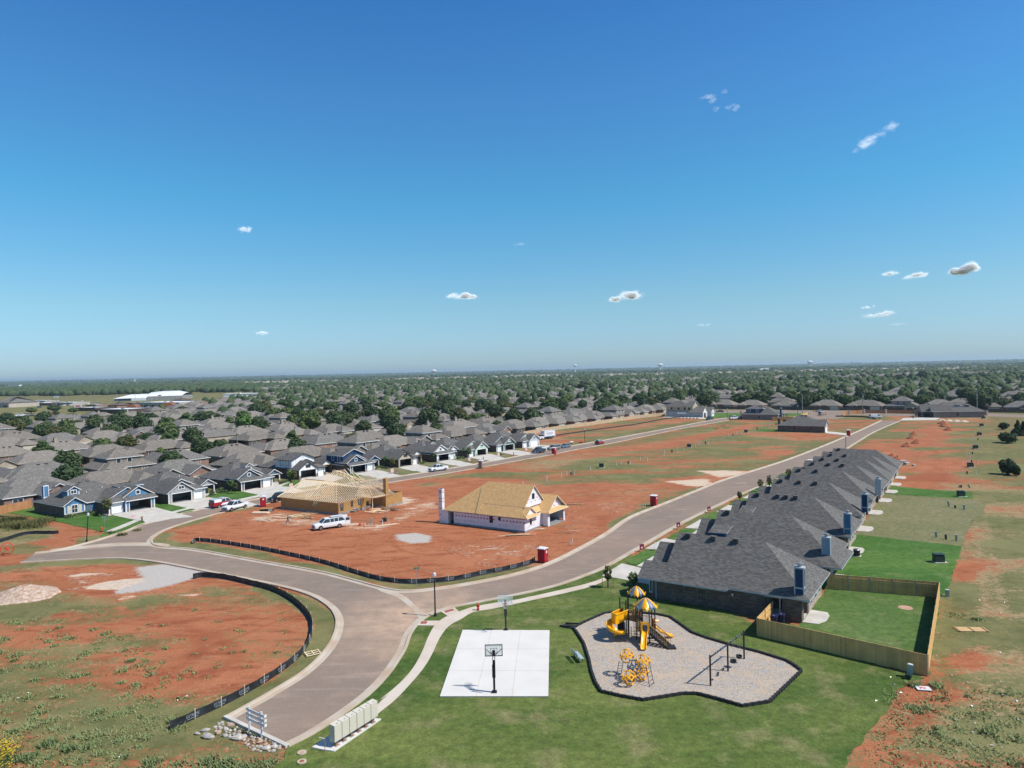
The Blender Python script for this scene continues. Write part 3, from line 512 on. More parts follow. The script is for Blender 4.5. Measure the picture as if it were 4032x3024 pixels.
# ---------------------------------------------------------------- building kit
def roof(mb,x0,x1,y0,y1,ze,s,axis='x',A='hip',B='hip',mat='shingle_charcoal',edge='trim_white',t=.16):
    if x0>x1: x0,x1=x1,x0
    if y0>y1: y0,y1=y1,y0; A,B=B,A
    if axis=='x':
        w=(y1-y0)/2; yc=(y0+y1)/2; zr=ze+s*w; a=x0+(w if A=='hip' else 0); b=x1-(w if B=='hip' else 0)
        r0,r1=(a,yc,zr),(b,yc,zr); P=[[(x0,y0,ze),(x1,y0,ze),r1,r0],[(x1,y1,ze),(x0,y1,ze),r0,r1]]
        if A=='hip': P.append([(x0,y1,ze),(x0,y0,ze),r0])
        if B=='hip': P.append([(x1,y0,ze),(x1,y1,ze),r1])
    else:
        w=(x1-x0)/2; xc=(x0+x1)/2; zr=ze+s*w; a=y0+(w if A=='hip' else 0); b=y1-(w if B=='hip' else 0)
        r0,r1=(xc,a,zr),(xc,b,zr); P=[[(x1,y0,ze),(x1,y1,ze),r1,r0],[(x0,y1,ze),(x0,y0,ze),r0,r1]]
        if A=='hip': P.append([(x0,y0,ze),(x1,y0,ze),r0])
        if B=='hip': P.append([(x1,y1,ze),(x0,y1,ze),r1])
    mb.slab(P,t,mat,edge,'soffit'); return zr
def gtri(mb,axis,pos,c0,c1,ze,s,mat,t=.1,drop=0):
    "triangular wall under a gable; axis is the way the ridge runs"
    if c0>c1: c0,c1=c1,c0
    w=(c1-c0)/2; q=[(c0,ze-.02),(c1,ze-.02),((c0+c1)/2,ze+s*w)]
    if drop: q=[(c0,ze-drop),(c1,ze-drop),(c1,ze),((c0+c1)/2,ze+s*w),(c0,ze)]
    f=(lambda p,k:(p[0],pos+k,p[1])) if axis=='y' else (lambda p,k:(pos+k,p[0],p[1]))
    n=len(q); mb.loft([[f(p,-t/2) for p in q],[f(p,t/2) for p in q]],mat)
def wall(mb,p0,p1,z0,z1,mat,op=(),t=.16,low=None,lowm=None):
    "wall along p0->p1 with real openings (u0,u1,v0,v1)"
    p0=Vector(p0);p1=Vector(p1); Lg=(p1-p0).length; u=(p1-p0)/Lg; n=Vector((-u.y,u.x))*(t/2)
    us=sorted({0,Lg}|{a for o in op for a in o[:2]}); vs=sorted({z0,z1}|{a for o in op for a in o[2:4]}|({low} if low else set()))
    for a,b in zip(us,us[1:]):
        run=None
        for c,d in zip(vs,vs[1:]):
            if any(o[0]<=a+1e-6 and b<=o[1]+1e-6 and o[2]<=c+1e-6 and d<=o[3]+1e-6 for o in op): continue
            q=[p0+u*a-n,p0+u*b-n,p0+u*b+n,p0+u*a+n]
            mm=lowm if low and d<=low+1e-6 else mat
            v=[(p.x,p.y,zz) for zz in (c,d) for p in q]; mb.faces(v,[(3,2,1,0),(4,5,6,7),(0,1,5,4),(1,2,6,5),(2,3,7,6),(3,0,4,7)],mm)
def fbox(mb,o,u,a0,a1,b0,b1,z0,z1,m):
    "box in a wall's own axes: a along it, b outwards"
    o=Vector(o[:2]); u=Vector(u).normalized(); n=Vector((u.y,-u.x)); v=[]
    for zz in (z0,z1):
        for a,b in ((a0,b0),(a1,b0),(a1,b1),(a0,b1)): p=o+u*a+n*b; v.append((p.x,p.y,zz))
    mb.faces(v,[(3,2,1,0),(4,5,6,7),(0,1,5,4),(1,2,6,5),(2,3,7,6),(3,0,4,7)],m)
def window(par,o,u,w,h,z0,fm='trim_white',div=(1,1),fw=.1,name='window'):
    mb=MB()
    for a0,a1,z1,z2 in ((-fw,w+fw,z0-fw,z0),(-fw,w+fw,z0+h,z0+h+fw),(-fw,0,z0,z0+h),(w,w+fw,z0,z0+h)): fbox(mb,o,u,a0,a1,-.02,.12,z1,z2,fm)
    for i in range(1,div[0]): fbox(mb,o,u,w*i/div[0]-.03,w*i/div[0]+.03,.02,.1,z0,z0+h,fm)
    for i in range(1,div[1]): fbox(mb,o,u,0,w,.02,.1,z0+h*i/div[1]-.03,z0+h*i/div[1]+.03,fm)
    f=mb.build(name,par); g=MB(); fbox(g,o,u,0,w,0.,.05,z0,z0+h,'glass_dark'); g.build('pane',f); return f
def panel_door(par,o,u,w,h,m='door_white',name='garage_door'):
    mb=MB(); n=4
    for i in range(n): fbox(mb,o,u,0,w,-.1,-.03,h*i/n+.01,h*(i+1)/n-.015,m)
    for i in range(n):
        k=max(2,round(w/1.1))
        for j in range(k): fbox(mb,o,u,w*j/k+.1,w*(j+1)/k-.1,-.03,-.015,h*i/n+.12,h*(i+1)/n-.12,m)
    return mb.build(name,par)
def vents(par,pts,m='metal_dark',tw=.55):
    for x,y,z_ in pts:
        mb=MB(); mb.box(x-.3,x+.3,y-.25,y+.25,z_-.25,z_+.2,'metal_grey' if m=='metal_grey' else 'shingle_dark'); mb.box(x-.34,x+.34,y-.3,y+.3,z_+.2,z_+.25,'shingle_grey'); mb.build('roof_vent',par)
def pipes(par,pts,h=.55):
    for x,y,z_ in pts: mb=MB(); mb.cyl(x,y,z_-.2,z_+h,.06,'pvc_white',8); mb.cyl(x,y,z_-.15,z_+.1,.11,'metal_dark',8); mb.build('vent_pipe',par)
def chimney(par,x,y,z0,z1,w=.95,d=.75,m='siding_navy',tr='trim_grey'):
    mb=MB(); mb.box(x-w/2,x+w/2,y-d/2,y+d/2,z0,z1,m)
    for a in (-1,1):
        for b in (-1,1): mb.box(x+a*w/2-.06,x+a*w/2+.06,y+b*d/2-.06,y+b*d/2+.06,z0,z1-.02,tr)
    mb.box(x-w/2-.07,x+w/2+.07,y-d/2-.07,y+d/2+.07,z1-.12,z1+.04,tr)
    mb.box(x-w/2-.035,x+w/2+.035,y-d/2-.035,y+d/2+.035,z0+.75,z0+.9,tr)
    c=mb.build('chimney',par); k=MB(); k.cyl(x,y,z1+.04,z1+.3,.2,'metal_grey',10); k.cyl(x,y,z1+.28,z1+.42,.33,'metal_grey',10); k.cyl(x,y,z1+.42,z1+.5,.33,'metal_grey',10,.1); k.build('chimney_cap',c)
def shrub(mb,x,y,r,h,m='leaf_green',n=70,z0=0):
    for _ in range(n):
        a=random.random()*6.283; q=r*math.sqrt(random.random()); hh=z0+h*random.random()*math.sqrt(max(.05,1-(q/r)**2)); s=.09+.1*random.random()
        p=Vector((x+q*math.cos(a),y+q*math.sin(a),hh+.05)); v=Vector((random.gauss(0,1),random.gauss(0,1),random.gauss(0,1))).normalized(); w=v.orthogonal().normalized()
        mb.face([p-v*s-w*s*.6,p+v*s-w*s*.6,p+v*s+w*s*.6,p-v*s+w*s*.6],m)
# ---------------------------------------------------------------- left hand row, fronts to the street
def street_house(o,b,kind,label,sid,brick='brick_dark',low='brick_grey',tr='trim_white',rm='shingle_charcoal',storey=1,open2=True,open1=False,dormer=None,body=(13.2,12),fw='square',ez=2.42,wood=False,sh=False,upgable=None,shrubs=True,ry=0,porch=True):
    """o ground point of the garage's left front corner, b bearing of the street; kind A: garage left of the porch, B: right of it"""
    th=thing('suburban_house',label,'house',(*o,0),math.pi/2-R(b),'new houses with front garages along the curving street')
    A=kind=='A'; X=(lambda g:g) if A else (lambda g:9.-g); bw,bd=body
    bx0,bx1=(0,bw) if A else (9-bw,9); by0=6.; by1=by0+bd
    s=.5; D=(1,0)
    up=upgable or sid
    # walls
    w=MB()
    def seg(a,b_,z0,z1,m,op=(),**k):
        wall(w,a,b_,z0,z1,m,op,**k)
    if A:
        wall(w,(0,0),(6,0),0,ez,sid,[(.75,5.25,0,2.12)],low=1.,lowm=low)
        wall(w,(6,.7),(9,.7),0,ez,sid,[(.4,2.5,0,2.12)],low=1.,lowm=low); wall(w,(6,0),(6,.7),0,ez,sid)
    else:
        wall(w,(0,.7),(3,.7),0,ez,sid,[(.5,2.6,0,2.12)],low=1.,lowm=low); wall(w,(3,0),(9,0),0,ez,sid,[(.75,5.25,0,2.12)],low=1.,lowm=low); wall(w,(3,.7),(3,0),0,ez,sid)
    gx0,gx1=(0,9); ya=0 if A else .7; yb=.7 if A else 0
    wall(w,(gx0,by0 if not A else by1),(gx0,ya),0,ez,brick); wall(w,(gx1,yb),(gx1,by0 if A else by1),0,ez,brick)
    wall(w,(bx0,by0),(bx0,by1),0,ez,brick) if not A else None; wall(w,(bx1,by0),(bx1,by1),0,ez,brick) if A else None
    fx0,fx1=(9,bx1) if A else (bx0,0)
    wall(w,(fx0,by0),(fx1,by0),0,ez,sid if not wood else brick,low=.8,lowm=low); wall(w,(bx0,by1),(bx1,by1),0,ez,brick)
    wall(w,(.1,by0),(8.9,by0),0,ez-.1,'interior')
    w.box(.1,8.9,.1,by0-.1,-.05,.06,'slab_grey'); w.box(.2,8.8,.2,by0-.2,ez-.12,ez-.06,'interior')
    wl=w.build('wall',th)
    # trim posts at the corners and around the bays
    t=MB()
    for x,y in ((0,ya),(9,yb),(6,0) if A else (3,0)): t.box(x-.1,x+.1,y-.11,y+.05,0,ez,tr)
    a2=.75 if A else 3.75
    for x in (a2-.12,a2+4.5): t.box(x,x+.12,-.12,.02,0,2.12,tr)
    t.box(a2-.12,a2+4.62,-.12,.02,2.12,2.27,tr)
    a1=6.4 if A else .5
    for x in (a1-.1,a1+2.1): t.box(x,x+.1,.58,.7,0,2.12,tr)
    t.box(a1-.1,a1+2.2,.58,.7,2.12,2.25,tr); t.build('trim',th)
    if not open2: panel_door(th,(a2,0),D,4.5,2.1)
    if not open1: panel_door(th,(a1,.7),D,2.1,2.1)
    # roofs
    r=MB(); g=MB()
    roof(r,bx0-.5,bx1+.5,by0-.5,by1+.5,ez,s,'x',mat=rm,edge=tr)
    roof(r,*sorted((X(-.55),X(9.3))),2.2,by0+6,ez+.006,s,'y','gable','hip',rm,tr)
    g0,g1=sorted((X(0),X(8.8))); gtri(g,'y',2.6,g0,g1,ez,s,up)
    roof(r,*sorted((X(3.2),X(9.42))),.1,6.2,ez+.012,.42,'x',*(('gable','hip') if A else ('hip','gable')),rm,tr)
    d0,d1=sorted((X(-.6),X(6.2))); fz=ez+.018
    if fw=='square':
        roof(r,d0,d1,-.5,6.,fz,.66,'y','gable','gable',rm,tr); gtri(g,'y',-.05,*sorted((X(0),X(5.6))),ez,.66,sid)
    else:   # gable set back over a strip of roof
        roof(r,d0,d1,.75,6.,fz+.55,.6,'y','gable','gable',rm,tr); gtri(g,'y',1.1,*sorted((X(0.3),X(5.5))),ez+.5,.6,sid,drop=.3)
        r.slab([[(d0,-.5,fz-.03),(d1,-.5,fz-.03),(d1,1.1,fz+.6),(d0,1.1,fz+.6)]],.15,rm,tr,'soffit')
    if storey==2:
        u0,u1=sorted((X(0.1),X(7.2))); z2=ez+2.45
        wall(g,(u0,3.2),(u1,3.2),ez,z2,up); wall(g,(u0,10.5),(u0,3.2),ez,z2,up); wall(g,(u1,3.2),(u1,10.5),ez,z2,up); wall(g,(u1,10.5),(u0,10.5),ez,z2,up)
        roof(r,u0-.5,u1+.5,2.7,11,z2,.42,'y','gable','hip',rm,tr); gtri(g,'y',3.2,u0,u1,z2,.42,up)
        xl=u0 if A else u1
        for yy in (4.3,7.): window(wl,(xl,yy+1.1) if A else (xl,yy),(0,-1) if A else (0,1),.95,1.25,ez+.95,'trim_dark' if sid=='siding_white' else tr)
    g.build('gable_wall',th)
    rf=r.build('roof',th)
    if fw=='square': window(wl,(X(2.3) if A else X(3.5),-.1),D,1.2,.6,3.05,'trim_dark' if sid=='siding_white' else tr,(2,1),.12)
    elif sid!='siding_beige': window(wl,(X(2.45) if A else X(3.25),1.05),D,.7,.65,3.35,tr,(1,1),.14)
    # porch or bedroom gable at the other side
    if A and porch:
        p=MB(); roof(r:=MB(),9.1,bx1+.5,2.9,by0+3,ez+.02,.6,'y','gable','gable',rm,tr); r.build('porch_roof',th)
        gtri(p,'y',3.3,9.4,bx1+.1,ez,.6,up)
        for x in (9.6,bx1-.1): p.box(x-.25,x+.25,3.1,3.6,0,.85,low); p.box(x-.11,x+.11,3.24,3.46,.85,ez+.05,'lumber_dark' if wood else tr)
        p.box(9.1,bx1+.3,3.,by0,-.05,.16,'concrete'); p.box(9.3,bx1+.1,3.2,3.4,ez-.12,ez+.05,'lumber_dark' if wood else tr); p.build('porch',th)
        window(wl,(bx1-1.9,by0),D,1.3,1.3,.75,tr); door=MB(); fbox(door,(9.5,by0),D,0,.95,.06,.13,.1,2.1,'trim_dark'); door.build('front_door',th)
    elif not A:
        p=MB(); wall(p,(bx0,by0-.6),(bx0+3.7,by0-.6),0,ez,sid,low=.75,lowm=low); wall(p,(bx0,by0),(bx0,by0-.6),0,ez,brick); wall(p,(bx0+3.7,by0-.6),(bx0+3.7,by0+.1),0,ez,sid)
        gtri(p,'y',by0-.6,bx0,bx0+3.7,ez,.66,sid); r=MB(); roof(r,bx0-.45,bx0+4.15,by0-1.05,by0+3,ez+.02,.66,'y','gable','gable',rm,tr); r.build('bay_roof',th)
        for x in (bx0,bx0+3.7): p.box(x-.1,x+.1,by0-.72,by0-.55,.75,ez,tr)
        p.box(bx0-.1,bx0+3.8,by0-.74,by0-.6,.7,.82,tr); p.build('bay_wall',th)
        f=window(wl,(bx0+1.3,by0-.65),D,1.05,1.5,.85,tr,(2,2),.14)
        if sh:
            for x in (bx0+.45,bx0+2.55): q=MB(); fbox(q,(x,by0-.68),D,0,.65,0,.06,.85,2.3,'mailbox_tan'); q.build('shutter',wl)
        d=MB(); fbox(d,(bx0+4.3,by0),D,0,.95,.06,.14,.1,2.1,'car_blue'); fbox(d,(bx0+4.2,by0),D,-.02,1.2,.02,.05,.05,2.25,tr); d.build('front_door',th)
    if dormer:
        dx,dy,dw,dz=dormer; q=MB(); zb=ez+.5*(dy-by0+.5) if dy>by0 else ez+1
        wall(q,(dx,dy),(dx+dw,dy),zb-.3,zb+dz,sid); wall(q,(dx,dy+2.5),(dx,dy),zb-.3,zb+dz,sid); wall(q,(dx+dw,dy),(dx+dw,dy+2.5),zb-.3,zb+dz,sid)
        gtri(q,'y',dy,dx,dx+dw,zb+dz,.62,sid); d=q.build('dormer',th); r=MB(); roof(r,dx-.35,dx+dw+.35,dy-.4,dy+3.2,zb+dz,.62,'y','gable','gable',rm,tr); r.build('dormer_roof',d)
        window(d,(dx+dw/2-.5,dy-.08),D,1.,.62,zb+.25,tr,(2,1),.13)
        for x in (dx,dx+dw): k=MB(); k.box(x-.08,x+.08,dy-.12,dy+.02,zb-.2,zb+dz,tr); k.build('dormer_trim',d)
    xc=(bx0+bx1)/2; zr=ez+.5*(bd+1)/2
    pipes(rf,[(xc-2,by0+2.5,ez+1.45),(xc+1.5,by0+3.2,ez+1.8)]); vents(rf,[(xc-1,by0+bd/2+.9,zr-.2),(xc+.6,by0+bd/2+.9,zr-.2)])
    return th,wl,rf
SH=[]
h,wl,rf=street_house((-82.,143.8),34,'B','blue board sided house with white trim and small dormer, on the street corner','siding_blue',dormer=(-4.2,8.6,2.1,.95),body=(15.3,12.6),fw='set',sh=True)
q=MB(); wall(q,(4.2,5.),(9.2,5.),3.2,4.75,'siding_blue'); q.slab([[(4.,4.7,4.75),(9.5,4.7,4.6),(9.5,8.5,4.9),(4.,8.5,5.0)]],.14,'shingle_charcoal','trim_white','soffit'); q.build('upper_shed_dormer',h)
chimney(h,-5.3,16.,2.4,5.6,.9,.9,'siding_blue','trim_white')
for y in (9.5,12.3): window(wl,(-6.2,y+.6),(0,-1),.55,.9,1.1,'brick_grey')
q=MB(); k=[]
for i in range(13): a=2*math.pi*i/12; k.append((-4.+.1,15.2,0))
q.tube([(-4,15.4,4.1),(-4,15.4,4.7)],.03,'metal_grey'); q.loft([[(-4+.45*math.cos(a)*f,15.4-.1*f-.12*math.sin(a)*f,4.95+.42*math.sin(a)*f) for a in [2*math.pi*i/14 for i in range(14)]] for f in (1,.7,.3,.02)],'metal_grey',caps=False); q.build('satellite_dish',h)
street_house((-75.4,154.4),34,'A','light grey board sided house with open double garage, beside the blue corner house','siding_grey',low='brick_tan',fw='square')
street_house((-65.3,169.6),36,'A','slate blue house with white trimmed dormer beside the red portable toilet','siding_slate',low='brick_red',fw='set',dormer=(6.6,8.2,1.7,1.0))
street_house((-56.8,187),38,'A','two storey white house with dark window frames behind the roof framing','siding_white',tr='trim_dark',storey=2,wood=True,dormer=(7.7,6.6,1.8,1.1))
street_house((-45.,195.1),38,'A','two storey navy blue house with white trim and open garage','siding_navy',storey=2,fw='set')
street_house((-33.6,206.2),36,'A','dark roofed house with cream gable and tan timber band over its open garage','siding_beige',low='brick_tan',tr='trim_dark',wood=True,upgable='siding_white')
street_house((-23.5,217.2),37,'A','charcoal brick house with small white gable and white dormer, open single garage','siding_white',brick='brick_dark',fw='set',dormer=(5.6,8.0,1.7,1.0))
street_house((-14.1,227.),37,'B','pale mint green gabled house with white trim','siding_mint',body=(14,12),fw='square')
street_house((-5.2,240.2),38,'B','dark green gabled house with a small square gable window','siding_green',body=(14,12),fw='square',brick='brick_dark')
street_house((3.8,251.2),38,'B','white garage doored house at the far end of the new row by the box truck','trim_grey',body=(14,12),fw='square',open2=False,brick='brick_dark')
# ---------------------------------------------------------------- right hand row, backs and sides to the camera
def row_house(yo,label,chm,first=False,W_=17.,depth=11.,bay=None,br='brick_dark',ridge=6.95,east='brick_tan',fl=0.,hood=None,nv=3,chy=.4,chz=2.9):
    p=RW(0,yo); th=thing('suburban_house',label,'house',(*p,0),-SD,'dark roofed houses in the right hand row'); ez=2.62; rm='shingle_charcoal'; tr='trim_grey'
    w=MB(); D=(1,0)
    wl_op=[(4.25,4.8,1.5,2.0),(5.85,6.75,.75,2.0)] if first else [(4.2,5.1,.9,2.)]
    wall(w,(0,0),(13.4,0),0,ez,br,wl_op); wall(w,(13.4,0),(13.4,3.2),0,ez,br,[(.5,2.7,.1,2.1)]); wall(w,(13.4,3.2),(W_,3.2),0,ez,br,[(.8,2.6,.1,2.1)]); wall(w,(W_,3.2),(W_,depth),0,ez,east,[(1.2,2.1,.8,2.),(3.7,4.6,.8,2),(6,6.9,.8,2)]); wall(w,(W_,depth),(0,depth),0,ez,br); wall(w,(0,depth),(0,0),0,ez,br,[(3.,7.5,0,2.1)])
    w.box(15.1,W_+.1,-.1,.9,0,ez-.02,br); w.box(13.2,W_,0,3.2,-.05,.12,'concrete')
    wl=w.build('wall',th)
    for o in wl_op: window(wl,(o[0],.0),D,o[1]-o[0],o[3]-o[2],o[2],'brick_grey',(1,1 if o[1]-o[0]<.6 else 2),.07)
    for a in (1.2,3.7,6.): window(wl,(W_,3.2+a),(0,1),.9,1.2,.8,'trim_grey',(1,1),.05)
    window(wl,(13.4,.5),(0,1),2.2,2.,.1,'trim_tan',(4,1),.06,'patio_window'); panel_door(th,(0,8.),(0,-1),4.5,2.1)
    t=MB(); t.box(-.12,.3,-.12,.05,.7,ez,tr); t.box(.02,.2,-.16,-.1,.9,ez-.2,'siding_navy'); t.box(13.3,15.3,-.1,.05,ez-.3,ez,tr)
    for x,y in ((.75,-.1),(14.9,-.18),(W_+.12,3.4)): t.tube([(x,y,ez),(x,y-.03,.15),(x+.15,y-.2,.06)],.055,tr,6)
    t.box(-.6,9.2,-.62,-.5,ez-.2,ez-.08,tr); t.build('downpipe',th) if False else t.build('trim',th)
    r=MB(); s=(ridge-2.7)/((depth+1.)/2); zr=roof(r,1.6,W_+1.,-.5,depth+.5,ez+.1,s,'x','gable','hip',rm,tr); yc=depth/2
    roof(r,-.9,9,yc-4.1,yc+4.1,ez+.1,s*1.0-.02,'x','gable','hip',rm,tr); roof(r,-1.3,7,-.85,3.9,ez-.08,s*.92,'x','gable','hip',rm,tr)
    r.slab([[(-1.,-.86,ez-.1),(9.3,-.86,ez-.1),(9.3,-.3,ez+.28),(-1.,-.3,ez+.28)]],.12,rm,tr,'soffit')
    if bay: roof(r,W_-8.,W_+2.3,*bay,ez+.05,s*.97,'x','hip','hip',rm,tr)
    g=MB(); gtri(g,'x',2.0,0.,depth,ez,s,'siding_navy'); gtri(g,'x',-.5,yc-3.7,yc+3.7,ez,s,'siding_navy'); gtri(g,'x',-.9,-.3,3.4,ez-.08,s*.9,'siding_navy'); wall(g,(0,0),(0,depth),ez-.1,ez+.1,'siding_navy'); g.build('gable_wall',th)
    if first: # lower left part stands forward; a kick of roof over the break
        k=MB(); k.slab([[(8.1,-.78,ez-.02),(9.5,-.78,ez-.02),(9.3,.3,ez+.45),(8.3,.3,ez+.45)]],.12,rm,tr,'soffit'); k.build('roof_return',th)
        k=MB(); fbox(k,(9.68,0),D,0,.3,.08,.22,1.75,2.25,'metal_dark'); fbox(k,(9.73,0),D,0,.2,.22,.24,1.8,2.15,'mailbox_tan'); k.build('wall_lamp',th)
        k=MB(); k.box(17.0,17.9,.0,.9,ez-.3,ez-.1,'trim_grey'); k.build('soffit_return',th)
    if hood: # blue sided shed dormer facing the camera
        x0,x1,yy,z0,z1=hood; k=MB(); k.loft([[(x0,yy,z0),(x1,yy,z0+.25),(x1,yy,z1+.05),(x0,yy,z1)],[(x0,yy+2.3,z0),(x1,yy+2.3,z0+.25),(x1,yy+2.3,z1+.05),(x0,yy+2.3,z1)]],'siding_navy'); k.slab([[(x0-.3,yy-.25,z1+.02),(x1+.3,yy-.25,z1+.1),(x1+.3,yy+2.4,z1+.7),(x0-.3,yy+2.4,z1+.6)]],.1,rm,tr,'soffit'); k.build('side_dormer',th)
    rf=r.build('roof',th)
    vy=(depth+1)/2-.5
    vents(rf,[((3,6.1,8.8,7.4)[i],vy-.55,zr-.12) for i in range(nv)]); pipes(rf,[(5.6,2.2,ez+1.35)]+([(8.4,3.4,ez+1.95)] if yo>20 else []))
    if chm: chimney(th,16.85,chy,chz,5.9,.9,.75,chm)
    pm=MB(); pm.prism([(W_+.1,.1),(W_+1.6,.3),(W_+2.2,1.8),(W_+2.2,3.6),(W_+1.8,4.6),(W_+.1,4.6)],-.05,.13,'concrete'); pm.build('patio',th)
    return th
row_house(0,'nearest dark roofed brick house beside the playground, with navy chimney and fenced yard','siding_navy',True)
row_house(16,'brick house with slate chimney, just behind the one beside the playground','siding_pale_blue',bay=(-2.2,7.2),W_=16.6,hood=(1.9,3.9,.9,3.6,4.7),nv=1,chy=-.2,chz=2.8)
row_house(32,'third house of the nearest roof row, blue chimney, black air conditioner behind','siding_blue',nv=4,hood=(1.4,3.,.9,3.6,4.6),chy=.4,W_=16.4)
row_house(47.8,'fourth house of the right hand row, with dark panelled chimney and slim flue','siding_navy',nv=3,W_=15.8,chy=2.4)
row_house(63,'fifth house of the right hand row, with pale grey chimney, by the faded olive lawns','trim_grey',nv=2,W_=15.6,chy=5.)
row_house(76.5,'sixth house of the right hand row, chimneyless, three vents near its ridge',None,nv=3,depth=10.4,W_=15.8,ridge=6.6)
row_house(88.,'seventh house of the right hand row, chimneyless with two roof vents',None,nv=2,depth=9.4,W_=15.8,ridge=6.3)
row_house(98.5,'eighth house of the right hand row, next to last towards the dirt mounds',None,nv=2,depth=9.2,W_=15.6,ridge=6.1)
row_house(109.5,'last and farthest house of the right hand row, beside the red dirt mounds',None,nv=1,depth=9.8,W_=15.6,ridge=6.2)
# ---------------------------------------------------------------- house still being framed
def framed_house():
    b=31; th=thing('unfinished_house','house under construction with bare rafters over board walls and a board chimney','house',(-34.5,138.5,0),-R(b))
    w=MB(); O='osb'
    wall(w,(-16.2,0),(0,0),.35,2.55,O,[(9.3,9.9,1.3,2.3),(10.1,10.6,1.3,2.3)]); wall(w,(0,0),(0,7.7),.35,2.55,O,[(.4,1.3,.7,2.2),(3.3,4.,1.,2.3),(5.4,6.4,1.,2.4)]); wall(w,(0,7.7),(-1.,7.7),.35,2.55,O); wall(w,(-1,7.7),(-1,10.6),.35,2.55,O,[(.3,1.2,.35,2.3)]); wall(w,(-1,10.6),(3.5,10.6),.35,2.55,O,[(3.,3.9,1.1,2.2)])
    wall(w,(3.5,10.6),(3.5,15),.35,2.55,O); wall(w,(3.5,15),(-16.2,15),.35,2.55,O); wall(w,(-16.2,15),(-16.2,0),.35,2.55,O,[(4,8.5,.35,2.4)])
    w.build('wall',th)
    k=MB(); k.box(-16.4,.1,-.1,15,-.1,.35,'slab_grey','shingle_dark'); k.box(.1,3.7,10.4,15.1,-.1,.348,'slab_grey'); k.build('foundation',th)  # slab top coloured dark to stand for shadow under the rafters
    k=MB(); k.bar((2.94,6.5,0),(2.94,6.5,2.6),.12,'lumber'); k.bar((-1,7.6,2.62),(3,6.5,2.62),.15,'lumber',.25); k.bar((3,6.5,2.62),(3.4,10.6,2.62),.15,'lumber',.25); k.build('porch_post',th)
    k=MB(); k.box(2.7,3.6,9.8,11.8,0,2.4,O); k.box(2.9,3.6,9.9,10.7,2.4,6.,O); k.build('chimney',th)
    ra=[]
    def rafter(a,c): ra.append((a,c))
    ap=(-5.4,5.3,7.75); z0=2.55; e=-.95
    # south slope: tails along y=-.95, heads on the hip from corner (0.4,-.95) to the apex, ridge, then the lower wing ridge
    x=.2
    while x>-15.9:
        if x>ap[0]: t=(x-.5)/(ap[0]-.5); hd=(x,e+(ap[1]-e)*t,z0+(ap[2]-z0)*t)
        elif x>-7.6: hd=(x,ap[1],ap[2]) if x>-6.2 else (x,ap[1]-( -6.2-x)*.9,ap[2]-(-6.2-x)*.75)
        else: hd=(x,4.1,5.65)
        if x<-7.6: hd=(x,4.1,5.68)
        if x<-13.4: t=max(.1,(x+16.4)/3.); hd=(x,e+5.05*t,z0+3.1*t)
        rafter((x,e,z0),hd); x-=.5
    # east slope
    y=-.7
    while y<7.4:
        if y<ap[1]: t=(y-e)/(ap[1]-e); hd=(.6+(ap[0]-.6)*t,y,z0+(ap[2]-z0)*t)
        else: hd=(ap[0],y,ap[2])
        rafter((.9,y,z0-.05),hd); y+=.5
    # small hip over the porch, and the slope behind it
    c=(-.2,8.3,4.85)
    x=3.1
    while x>-1.8: 
        hd=(c[0],c[1],c[2]) if x<c[0] else (x,6.4+(c[1]-6.4)*(3.4-x)/(3.4-c[0]),z0+(c[2]-z0)*(3.4-x)/(3.4-c[0]))
        rafter((x,6.2,z0),(x,8.3,c[2]) if x<c[0] else hd); x-=.41
    y=6.6
    while y<12.6: 
        t=min(1,(y-6.2)/2.1); rafter((3.9,y,z0),(3.5+(-.2-3.5)*t,y,z0+(c[2]-z0)*t) if y<9 else (-3.,y,6.1)); y+=.43
    y=5.3
    while y<14.8: t=max(0,(y-9.2)/6.); rafter((.2,y,4.7) if False else (-1.2,y,4.4-1.6*t),(ap[0]-.2,y,ap[2]-4.8*t)) ; y+=1.1
    # north and west slopes seen through the frame
    x=-4.6
    while x>-14.5: rafter((x,15.4,z0),(x,5.3 if x>-7.6 else 4.1,7.75 if x>-7.6 else 5.68)); x-=1.7
    for k_,(a,c_) in enumerate(ra[:99]): m_=MB(); m_.bar(a,c_,.075,'lumber',.11); m_.build('rafter',th)
    m_=MB()
    for a,c_ in ra[99:]: m_.bar(a,c_,.05,'lumber_dark',.12)  # leftover inner rafters in darker timber, interior shade put into colour
    for a,c_ in (((.5,e,z0),ap),(ap,(-6.6,5.3,7.75)),((-7.6,4.1,5.7),(-13.4,4.1,5.7)),((-13.4,4.1,5.7),(-16.2,e,z0)),((3.5,6.3,z0),c),(c,(-2,8.3,4.9)),(ap,(.5,14.8,z0)),((-16.2,15.2,z0),(-13.4,4.1,5.68))): m_.bar(a,c_,.07,'lumber',.22)
    for x in [-15+i*2.2 for i in range(7)]: m_.bar((x,.1,2.62),(x,14.8,2.62),.05,'lumber_dark',.14)  # joists coloured darker to stand for shade inside the frame
    for x in [-14.8+i*.6 for i in range(24)]: m_.bar((x,5.,.35),(x,5.,2.5),.05,'lumber'); m_.bar((x,9.5,.35),(x,9.5,2.5),.05,'lumber')
    o=m_.build('roof_framing',th); o['kind']='stuff'
framed_house()
